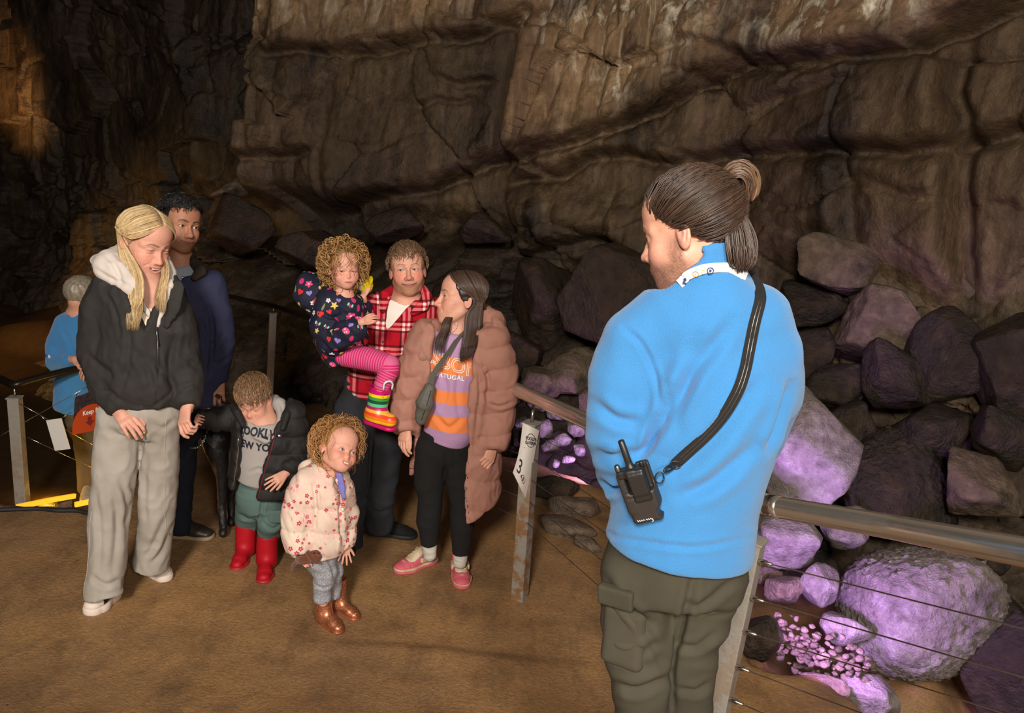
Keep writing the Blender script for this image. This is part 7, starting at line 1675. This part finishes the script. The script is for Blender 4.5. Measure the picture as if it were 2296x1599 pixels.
for i in range(5):
    a = at(*npx[i], 2.40); b = at(*fpx[i], 1.65); c = at(*mpx[i], 3.60); b2 = a+(b-a)*2.6
    V, F, _, _ = tubes([np.linspace(a, b2, 8)], [.0021], 6); w_ = fchild(fence, 'wire_cable', V, F, M['chrome'])
    u = unit(b-a); V, F, _, _ = tubes([[a, a+u*.012], [a+u*.012, a+u*.030, a+u*.034, a+u*.060, a+u*.062, a+u*.085]], [[.010, .009], [.0055, .0055, .0085, .0085, .0055, .0050]], 10); tag(fchild(fence, 'turnbuckle', V, F, M['chrome'], w_), kind='stuff')
    V, F, _, _ = tubes([np.linspace(a, c, 10)], [.0017], 5); fchild(fence, 'wire_cable', V, F, M['grey_metal'])
    e = c+(at(700, 800, 5.6)-at(1190, 950, 3.6))*1.0; V, F, _, _ = tubes([np.linspace(c, e, 8)], [.0017], 5); fchild(fence, 'wire_cable', V, F, M['grey_metal'])
q = (at(1192, 1230, 3.6)+0); V, F = uvsphere(8, 6); 
# wrapped number card on the middle post
sg = thing('number_sign', tuple(at(1180, 1030, 3.55)), 'white wrapped card reading 3. fixed to the rusty middle post', 'sign')
cl = [(1172, 948), (1166, 1000), (1158, 1035), (1150, 1060)]; cr = [(1209, 966), (1200, 1012), (1190, 1066), (1178, 1117)]
gV = []; nu, nv = 9, 7
def card(u, v, lift=0.0):
    l = smoothline(cl, 21)[int(round(v*20))]; r = smoothline(cr, 21)[int(round(v*20))]; p = l+(r-l)*u
    return at(p[0], p[1], 3.545+.045*(u-.35)**2*2.2-lift)
for v in np.linspace(0, 1, nv):
    for u in np.linspace(0, 1, nu): gV.append(card(u, v))
gF = [(j*nu+i, j*nu+i+1, (j+1)*nu+i+1, (j+1)*nu+i) for j in range(nv-1) for i in range(nu-1)]; n0 = len(gV)
gV += [p+A_(0, .0025, 0) for p in gV[:n0]]; gF += [tuple(n0+i for i in f[::-1]) for f in gF]
def sflat(V2, F2, u0, v0, su, sv, name, mat, rot=0.0):
    V = []
    for x, y in np.asarray(V2)[:, :2]:
        c, s = math.cos(rot), math.sin(rot); X = x*c-y*s; Y = x*s+y*c
        u = u0+X*su; v = v0-Y*sv; fl = np.clip(v, 0, 1)*20; i = min(int(fl), 19); t = fl-i; L_, R_ = smoothline(cl, 21), smoothline(cr, 21)
        l = L_[i]*(1-t)+L_[i+1]*t; r = R_[i]*(1-t)+R_[i+1]*t; p = l+(r-l)*u; V.append(at(p[0], p[1], 3.542+.045*(u-.35)**2*2.2))
    fchild(sg, name, V, F2, mat, sgc, False)
sgc = fchild(sg, 'card', gV, gF, M['sign_white'], None, True)
Vt, Ft = textmesh('3.', .42, offset=.003); sflat(Vt, Ft, .33, .72, 1.5, 1.0, 'number', M['ink'])
V, F = disc((0, 0, 0), (0, 0, 1), .17, 24, .155); sflat(V, F, .62, .20, 1.7, .62, 'logo_ring', M['ink'])
Vt, Ft = textmesh("POOLE'S", .105, offset=.004); sflat(Vt, Ft, .62, .175, 1.7, .62, 'logo_lettering', M['ink'], .1); Vt, Ft = textmesh('CAVERN', .105, offset=.004); sflat(Vt, Ft, .62, .24, 1.7, .62, 'logo_lettering', M['ink'], .1)
V, F = disc((0, 0, 0), (0, 0, 1), .075, 20, .062); sflat(V, F, .62, .83, 1.9, .85, 'red_ring', M['red_ink']); sflat(np.array([(-.02, -.04), (.02, -.04), (.012, .04), (-.012, .04)]), [(0, 1, 2, 3)], .62, .83, 1.9, .85, 'pictogram', M['ink'])
sflat(np.array([(-.05, -.02), (.05, -.02), (.05, .0), (-.05, .0)]), [(0, 1, 2, 3)], .30, .33, 1.2, .5, 'faint_print', M['orange_print'])
# railing far behind
fr2 = thing('railing', tuple(at(613, 700, 6.6)), 'distant dark handrail on a grey post between the navy jacket and the carried toddler', 'railing')
V, F, _, _ = tubes([straight([at(1040, 830, 4.3), at(870, 772, 5.2), at(700, 715, 6.2), at(612, 686, 6.6), at(505, 663, 7.2), at(380, 640, 8.0)])], [.022], 10); fchild(fr2, 'handrail', V, F, M['dark_rail'])
fb = at(603, 880, 6.6); post('post', A_(fb[0], fb[1], float(ground_z(np.array([fb[0]]), np.array([fb[1]]))[0])-.02), at(612, 703, 6.6), .058, .4, None, M['post_clean'], fr2)
V, F, _, _ = tubes([[at(612, 703, 6.6), at(613, 688, 6.6)]], [.006], 8); fchild(fr2, 'rail_pin', V, F, M['chrome'])
# railing on the lower path at the left
lf = thing('railing', tuple(at(33, 892, 5.0)), 'black bent handrail on a pale post at the left edge', 'railing')
V, F, _, _ = tubes([straight([at(-160, 808, 5.9), at(0, 850, 5.2), at(32, 864, 5.0), at(100, 844, 5.15), at(200, 820, 5.4), at(330, 790, 5.8)])], [.026], 12); fchild(lf, 'handrail', V, F, M['dark_rail'])
lb = at(52, 1145, 5.0); zg = float(ground_z(np.array([lb[0]]), np.array([lb[1]]))[0]); post('post', at(53, 1150, 5.0)+A_(0, 0, -.05), at(33, 892, 5.0), .07, .15, None, M['post_clean'], lf)
V, F, _, _ = tubes([[at(33, 892, 5.0), at(32, 868, 5.0)]], [.007], 8); fchild(lf, 'rail_pin', V, F, M['chrome'])
for a, b in (((-40, 1000), (205, 862)), ((44, 905), (230, 1010)), ((60, 980), (230, 1060))):
    V, F, _, _ = tubes([np.linspace(at(*a, 4.97), at(*b, 5.2), 6)], [.0022], 5); fchild(lf, 'wire_cable', V, F, M['chrome'])
def plate(px, Y, t, mat, label, name, cat='sign'):
    c = [at(x, y, Y) for x, y in px]; n_ = unit(np.cross(c[1]-c[0], c[3]-c[0])); n_ = n_ if n_[1] > 0 else -n_
    r = thing(name, tuple(np.mean(c, 0)), label, cat); V = c+[p+n_*t for p in c]; F = [(0, 1, 2, 3), (7, 6, 5, 4), (0, 4, 5, 1), (1, 5, 6, 2), (2, 6, 7, 3), (3, 7, 4, 0)]
    fchild(r, 'panel', V, F, mat, None, False); return r, c, n_
r, c, n_ = plate([(103, 943), (137, 938), (157, 1007), (123, 1011)], 4.95, .006, M['sign_white'], 'blank white plate hanging from the wire near the left post', 'hanging_plate')
for p, q in ((c[0], at(80, 922, 4.97)), (c[1], at(160, 924, 5.0))):
    V, F, _, _ = tubes([[p, q]], [.002], 5); fchild(r, 'hanger_wire', V, F, M['chrome'])
M['sign_dark'] = fabric('dark_photo_print', lin((44, 34, 40)), .5, 6, .5, .0, c2=lin((70, 52, 46)), vs=40); M['sign_orange'] = plain('orange_print_panel', lin((186, 66, 22)), .45)
M['dark_red'] = plain('dark_red_print', lin((120, 30, 14)), .6)
r, c, n_ = plate([(168, 892), (240, 862), (244, 958), (162, 976)], 4.80, .004, M['sign_dark'], 'dark hanging sign with an orange disc reading Keep Right', 'keep_right_sign')
SGN = lambda x, y: at(x, y, 4.795)
pts = [(162, 976)]+[(216+54*math.cos(a), 962-54*math.sin(a)*1.05) for a in np.linspace(PI*.98, PI*.42, 14)]+[(242, 915), (244, 958)]
fchild(r, 'orange_disc', [SGN(*q) for q in pts], [tuple(range(len(pts)))], M['sign_orange'], r.children[0], False)
Vt, Ft = textmesh('Keep Right', 12.5, offset=.25); fchild(r, 'lettering', [at(212+v[0]*.96, 921-v[1]*1.15-v[0]*.26, 4.791) for v in Vt], Ft, M['white_ribbon'], r.children[0], False)
fchild(r, 'arrow', [at(x, y, 4.791) for x, y in ((196, 936), (205, 933), (205, 943), (212, 941), (202, 955), (191, 947), (197, 945))], [tuple(range(7))], M['dark_red'], r.children[0], False)
V, F, _, _ = tubes([[SGN(172, 893), SGN(172, 884), SGN(176, 882), SGN(177, 890)]], [.0025], 5); fchild(r, 'hook', V, F, M['chrome'])
# low amber strip lighting and yellow step edges
def emit(name, c, s):
    t = NT(name); t.b.inputs['Emission Color'].default_value = (*c, 1); t.b.inputs['Emission Strength'].default_value = s; t.set(Base_Color=c); return t.m
M['amber_glow'] = emit('amber_led', (1.0, .50, .03), .75)
M['yellow_paint'] = plain('yellow_step_paint', lin((190, 140, 30)), .5)
def strip(px, Y, w, mat, name, label, cat):
    P_ = [at(x, y, Y if np.isscalar(Y) else Y[i]) for i, (x, y) in enumerate(px)]; V, F = ribbon(straight(P_, 4), w, .02, A_(0, 0, 1)); o = mesh_obj(name, V-P_[0], F, mat, None, False); o.location = P_[0]; tag(o, label, cat); return o
strip([(38, 1137), (110, 1122), (168, 1112)], (4.75, 5.0, 5.2), .032, M['amber_glow'], 'strip_light', 'glowing yellow strip light along the floor by the left post', 'light')
strip([(168, 1132), (215, 1122), (300, 1108)], (4.75, 4.85, 5.0), .030, M['amber_glow'], 'strip_light', 'glowing yellow strip light behind the leg of the grey jeans', 'light')
for i, (a, b, w, lab) in enumerate((((425, 1056), (640, 1022), .05, 'farthest yellow step edge behind the dog'), ((420, 1082), (640, 1048), .05, 'middle yellow step edge behind the dog'), ((415, 1112), (640, 1076), .05, 'nearest yellow step edge behind the dog'))):
    Y = 5.15-.24*i; P_ = [at(*a, Y), at(*b, Y+.25)]
    V, F = ribbon(straight(P_, 4), w, .03, A_(.2, -1, .1)); o = mesh_obj('step_edge', V-P_[0], F, M['yellow_paint'], None, False); o.location = P_[0]; tag(o, lab, 'step')
    V, F = ribbon(straight([P_[0]-A_(0, -.02, .05), P_[1]-A_(0, -.02, .05)], 4), .09, .03, A_(0, 0, 1)); o2 = mesh_obj('riser', V-P_[0], F, M['rock_dark'], None, False); o2.parent = o
lamp('POINT', 'amber_step_light.002', at(105, 1112, 5.3)+A_(0, 0, .06), (0, 0, 0), 3, (1, .55, .05), .03)
lamp('POINT', 'amber_step_light', at(330, 1085, 5.0)+A_(0, 0, .12), (0, 0, 0), 7, (1, .55, .05), .03)
lamp('POINT', 'amber_step_light.001', at(452, 1030, 5.6)+A_(0, 0, .12), (0, 0, 0), 5, (1, .55, .05), .03)
V, F = boxmesh((0, 0, 0), (.045, .03, .035), np.array(Matrix.Rotation(.5, 3, 'Z')), .006); o = mesh_obj('lamp_box', V, F, M['rock'], None, False); o.location = ground_pt(146, 1136)+A_(0, 0, .03); tag(o, 'small grey box on the path edge by the yellow strip', 'box')
hp = [ground_pt(x, y)+A_(0, 0, .014) for x, y in ((-30, 1150), (40, 1147), (90, 1146), (130, 1150), (170, 1150), (205, 1158), (235, 1163))]
V, F, _, _ = tubes([smoothline(hp, 30)], [.012], 7); o = mesh_obj('black_hose', np.array(V)-hp[0], F, M['black_rubber']); o.location = hp[0]; tag(o, 'black cable lying along the edge of the near path', 'cable')

# ------------------------------------------------------------------ boulders
GR = 'violet-lit boulders beyond the railing'
for a in (
    (1800, 1010, 4.75, 122, 150, 'tall pale boulder glowing violet beside the elbow of the guide', 'rock_pale', 5, 5, 0, 11, .05, .0, 8, .07),
    (1765, 1212, 4.1, 92, 68, 'rounded violet boulder under the handrail beside the hem of the guide fleece', 'rock_pale', 12, 4, 0, 14, .07, .02, 0, .1),
    (2062, 1365, 3.95, 222, 190, 'largest knobbly violet boulder below the handrail', 'rock_pale', 21, 6, 20, 12, .04, .075, 14, .42),
    (2040, 1105, 4.85, 190, 130, 'large dark knobbly boulder just above the handrail', 'rock_dark', 33, 6, 0, 11, .05, .08, 20, .35),
    (2185, 1090, 4.5, 95, 85, 'boulder with violet rim behind the right end of the handrail', 'rock', 8, 5, 10, 9, .05, .03, 25, .1),
    (1832, 1310, 3.9, 52, 56, 'small jagged pale rock between two wires', 'rock_pale', 40, 4, 30, 12, .07, .0, 10, .06),
    (1888, 1408, 3.65, 62, 44, 'bright wedge-shaped rock in front of the largest boulder', 'rock_pale', 17, 4, 10, 8, .05, 0, 35, .06),
    (1757, 1318, 3.9, 50, 36, 'violet rock under the second wire', 'rock', 50, 4, 0, 12, .06, 0, 0, .07),
    (1722, 1292, 4.0, 36, 26, 'small violet rock right beside the near post', 'rock', 51, 3, 0, 12, .06, 0, 0, .07),
    (1952, 1570, 3.35, 92, 58, 'violet rock at the bottom edge under the wires', 'rock_pale', 23, 5, 0, 12, .06, .02, 20, .1),
    (1702, 1425, 3.35, 62, 62, 'dark brown rock behind the wires next to the near post', 'rock_dark', 61, 4, 0, 10, .06, 0, 0, .1),
    (2262, 1500, 3.6, 120, 160, 'dark boulder at the lower right corner', 'rock_dark', 13, 5, 0, 10, .05, .02, 0, .1),  # dark rock put in where there is a deep shadow
    (1985, 735, 5.7, 92, 92, 'cracked boulder with violet faces right of the guide shoulder', 'rock', 77, 5, 0, 9, .05, .0, 15, .06),
    (2035, 605, 6.0, 62, 92, 'steep brown triangular boulder in the right rock pile', 'rock', 71, 5, 0, 9, .05, 0, -25, .06),
    (1875, 592, 6.1, 108, 68, 'tan square boulder right of the hair bun', 'rock', 66, 5, 0, 9, .06, .01, 0, .07),
    (2205, 612, 5.8, 78, 72, 'dark block-shaped boulder at the right edge of the pile', 'rock_dark', 88, 5, 0, 8, .04, 0, 5, .06),
    (2000, 855, 5.3, 92, 72, 'pinkish dark boulder under the cracked boulder', 'rock_dark', 91, 5, 0, 9, .05, .02, 30, .07),
    (2135, 830, 5.3, 115, 125, 'big dark boulder in the middle of the right rock pile', 'rock_dark', 95, 5, 0, 9, .05, .02, 25, .08),
    (1880, 868, 5.5, 85, 62, 'low brown boulder above the tall violet boulder', 'rock_dark', 97, 5, 0, 10, .06, .01, 0, .07),
    (2262, 850, 5.0, 100, 155, 'dark boulder cut by the right edge of the picture', 'rock_dark', 99, 5, 0, 9, .05, .02, 0, .08),
    (2150, 670, 5.75, 90, 58, 'violet-tinged boulder under the dark block-shaped boulder', 'rock', 101, 5, 0, 10, .06, .02, 20, .08),
    (1790, 800, 5.8, 85, 75, 'brown boulder half hidden by the guide right shoulder', 'rock_dark', 104, 4, 0, 10, .05, 0, 0, .08),
    (1385, 668, 6.7, 128, 112, 'large smooth brown boulder left of the guide', 'rock_brown', 110, 5, 0, 8, .04, 0, 20, .09),
    (1225, 690, 7.1, 112, 95, 'dark boulder behind the hood of the pink coat', 'rock_brown', 112, 5, 0, 9, .06, .01, 30, .08),
    (1285, 838, 6.4, 78, 62, 'violet-lit rock above the handrail left of the guide', 'rock', 115, 5, 0, 11, .08, .02, 0, .07),
    (1215, 862, 6.3, 50, 36, 'dim violet rock beside the pink coat sleeve', 'rock', 116, 4, 0, 11, .07, 0, 0, .08),
    (1345, 905, 6.0, 52, 50, 'dim violet rock touching the guide sleeve', 'rock', 117, 4, 0, 11, .07, 0, 0, .08),
    (1288, 1140, 4.75, 66, 34, 'flat brown stone on the bank behind the middle post', 'rock', 120, 4, 0, 12, .05, 0, 5, .12),
    (1270, 1186, 4.45, 72, 24, 'long low brown stone on the bank', 'rock', 121, 4, 0, 12, .05, 0, 8, .12),
    (1318, 1222, 4.25, 40, 20, 'pale-edged stone at the trouser pocket of the guide', 'rock', 122, 4, 0, 10, .06, 0, 15, .1),
    (1235, 1095, 5.0, 70, 34, 'dark stone on the bank beside the number card', 'rock_dark', 123, 4, 0, 10, .05, 0, 0, .12),
    (1900, 952, 5.0, 62, 66, 'dark rock between the tall violet boulder and the knobbly one', 'rock_dark', 140, 4, 0, 9, .06, 0, 10, .08),
    (2100, 975, 4.95, 92, 66, 'dark flat rock above the large dark knobbly boulder', 'rock_dark', 141, 4, 0, 9, .06, .02, -10, .08),
    (2238, 985, 4.8, 82, 70, 'dark rock above the end of the handrail at the right edge', 'rock_dark', 142, 4, 0, 9, .06, 0, 15, .08),
    (1690, 1205, 4.5, 60, 66, 'violet rock directly behind the top of the near post', 'rock', 143, 4, 0, 10, .06, 0, 0, .08),
    (2085, 742, 5.75, 52, 50, 'small brown rock right of the cracked boulder', 'rock', 144, 4, 0, 9, .06, 0, 25, .07),
    (1955, 655, 6.05, 46, 62, 'narrow brown rock left of the steep triangular boulder', 'rock', 145, 4, 0, 9, .06, 0, 10, .07),
    (2282, 700, 5.7, 56, 66, 'brown rock at the picture edge under the block-shaped boulder', 'rock_dark', 146, 4, 0, 9, .06, 0, 0, .07),
    (1815, 690, 6.2, 76, 52, 'flat brown rock under the tan square boulder', 'rock_dark', 147, 4, 0, 9, .06, 0, 8, .07),
    (1905, 1190, 4.4, 66, 56, 'violet rock half hidden under the handrail above the largest boulder', 'rock_pale', 148, 4, 0, 10, .06, .02, 0, .08),
    (2190, 1245, 4.5, 90, 66, 'dark rock under the handrail at the right', 'rock_dark', 149, 4, 0, 10, .06, .02, 0, .1),
    (1850, 1545, 3.30, 60, 36, 'low violet rock at the foot of the gravel', 'rock', 150, 4, 0, 10, .06, 0, 0, .1),
    (1470, 760, 6.3, 90, 80, 'dark boulder just left of the guide sleeve', 'rock_brown', 151, 4, 0, 9, .05, 0, 0, .08),
    (1160, 800, 6.6, 60, 56, 'dark rock behind the pink coat shoulder', 'rock_brown', 152, 4, 0, 9, .06, 0, 0, .08),
    (525, 424, 8.9, 52, 22, 'pale tilted slab high in the dark left of the wall', 'rock', 130, 4, 0, 8, .04, 0, -26, .06),
    (545, 512, 8.5, 76, 70, 'reddish brown block behind the head of the navy-jacketed person', 'rock_brown', 131, 4, 0, 8, .05, 0, 10, .07),
    (885, 505, 7.9, 66, 44, 'brown block above the bearded person', 'rock_brown', 132, 4, 0, 8, .05, 0, 0, .07),
    (690, 560, 7.7, 66, 44, 'dark block left of the curly-haired toddler', 'rock_brown', 133, 4, 0, 8, .05, 0, 0, .07),
    (1090, 520, 7.7, 60, 40, 'dark block above the dark-haired person', 'rock_brown', 134, 4, 0, 8, .05, 0, 15, .07)):
    px, py, Y, rx, ry, lab, mt, sd, sub, rz, pl, rg, kn, tl, rd_ = a
    boulder(px, py, Y, rx, ry, lab, mt, .9, sd, sub, rz, pl, rg, kn, tl, None, rd_)
sm = [(1172, 948, 6.2, 20), (1205, 905, 6.3, 26), (1218, 960, 6.1, 32), (1248, 925, 6.2, 28), (1262, 985, 5.95, 22), (1235, 1000, 5.95, 24), (1290, 960, 6.0, 30), (1300, 1010, 5.85, 22), (1178, 985, 6.1, 16), (1275, 1030, 5.7, 16), (1165, 915, 6.4, 22), (1245, 1040, 5.75, 14)]
ORD = 'first second third fourth fifth sixth seventh eighth ninth tenth eleventh twelfth'.split(); rank = np.argsort(np.argsort([q[0] for q in sm], kind='stable'), kind='stable')
for i, (x, y, Y, r) in enumerate(sm):
    boulder(x, y, Y, r, r*.72, '%s small violet stone from the left in the gully past the middle post' % ORD[rank[i]], 'rock_pale', .9, 200+i, 3, i*40, 10, .06, 0, (i*37) % 40-20, 'small violet stones beyond the middle post', .08, 'stone', 'stone')
g = np.random.default_rng(5); L_ = []
for i in range(260):
    u, v = g.uniform(0, 1, 2); x = 1740+210*u+g.normal(0, 12); y = 1425+95*u+g.normal(0, 26); Y = 3.62-.25*u+g.normal(0, .05); c = at(x, y, Y); r = g.uniform(.008, .028)
    V, F = boulder_shape((r, r*.9, r*.7), i, 2, 8, .05); L_.append((V+c, [tuple(f) for f in F]))
V, F = cat_mesh(L_); o = mesh_obj('violet_gravel', np.array(V), np.array(F), M['rock']); tag(o, 'violet gravel between the near post and the largest boulder', 'gravel', None, 'stuff')
g = np.random.default_rng(6); L_ = []
for i in range(240):
    x, y = g.uniform(0, 1400), g.uniform(1240, 1590); c = ground_pt(x, y); r = g.uniform(.0012, .003) if i > 8 else g.uniform(.004, .007)
    V, F = boulder_shape((r, r, r*.6), i, 2, 8, .05); L_.append((V+c, [tuple(f) for f in F]))
V, F = cat_mesh(L_); o = mesh_obj('path_grit', np.array(V), np.array(F), M['rock']); tag(o, 'small grit scattered over the muddy path', 'grit', None, 'stuff')
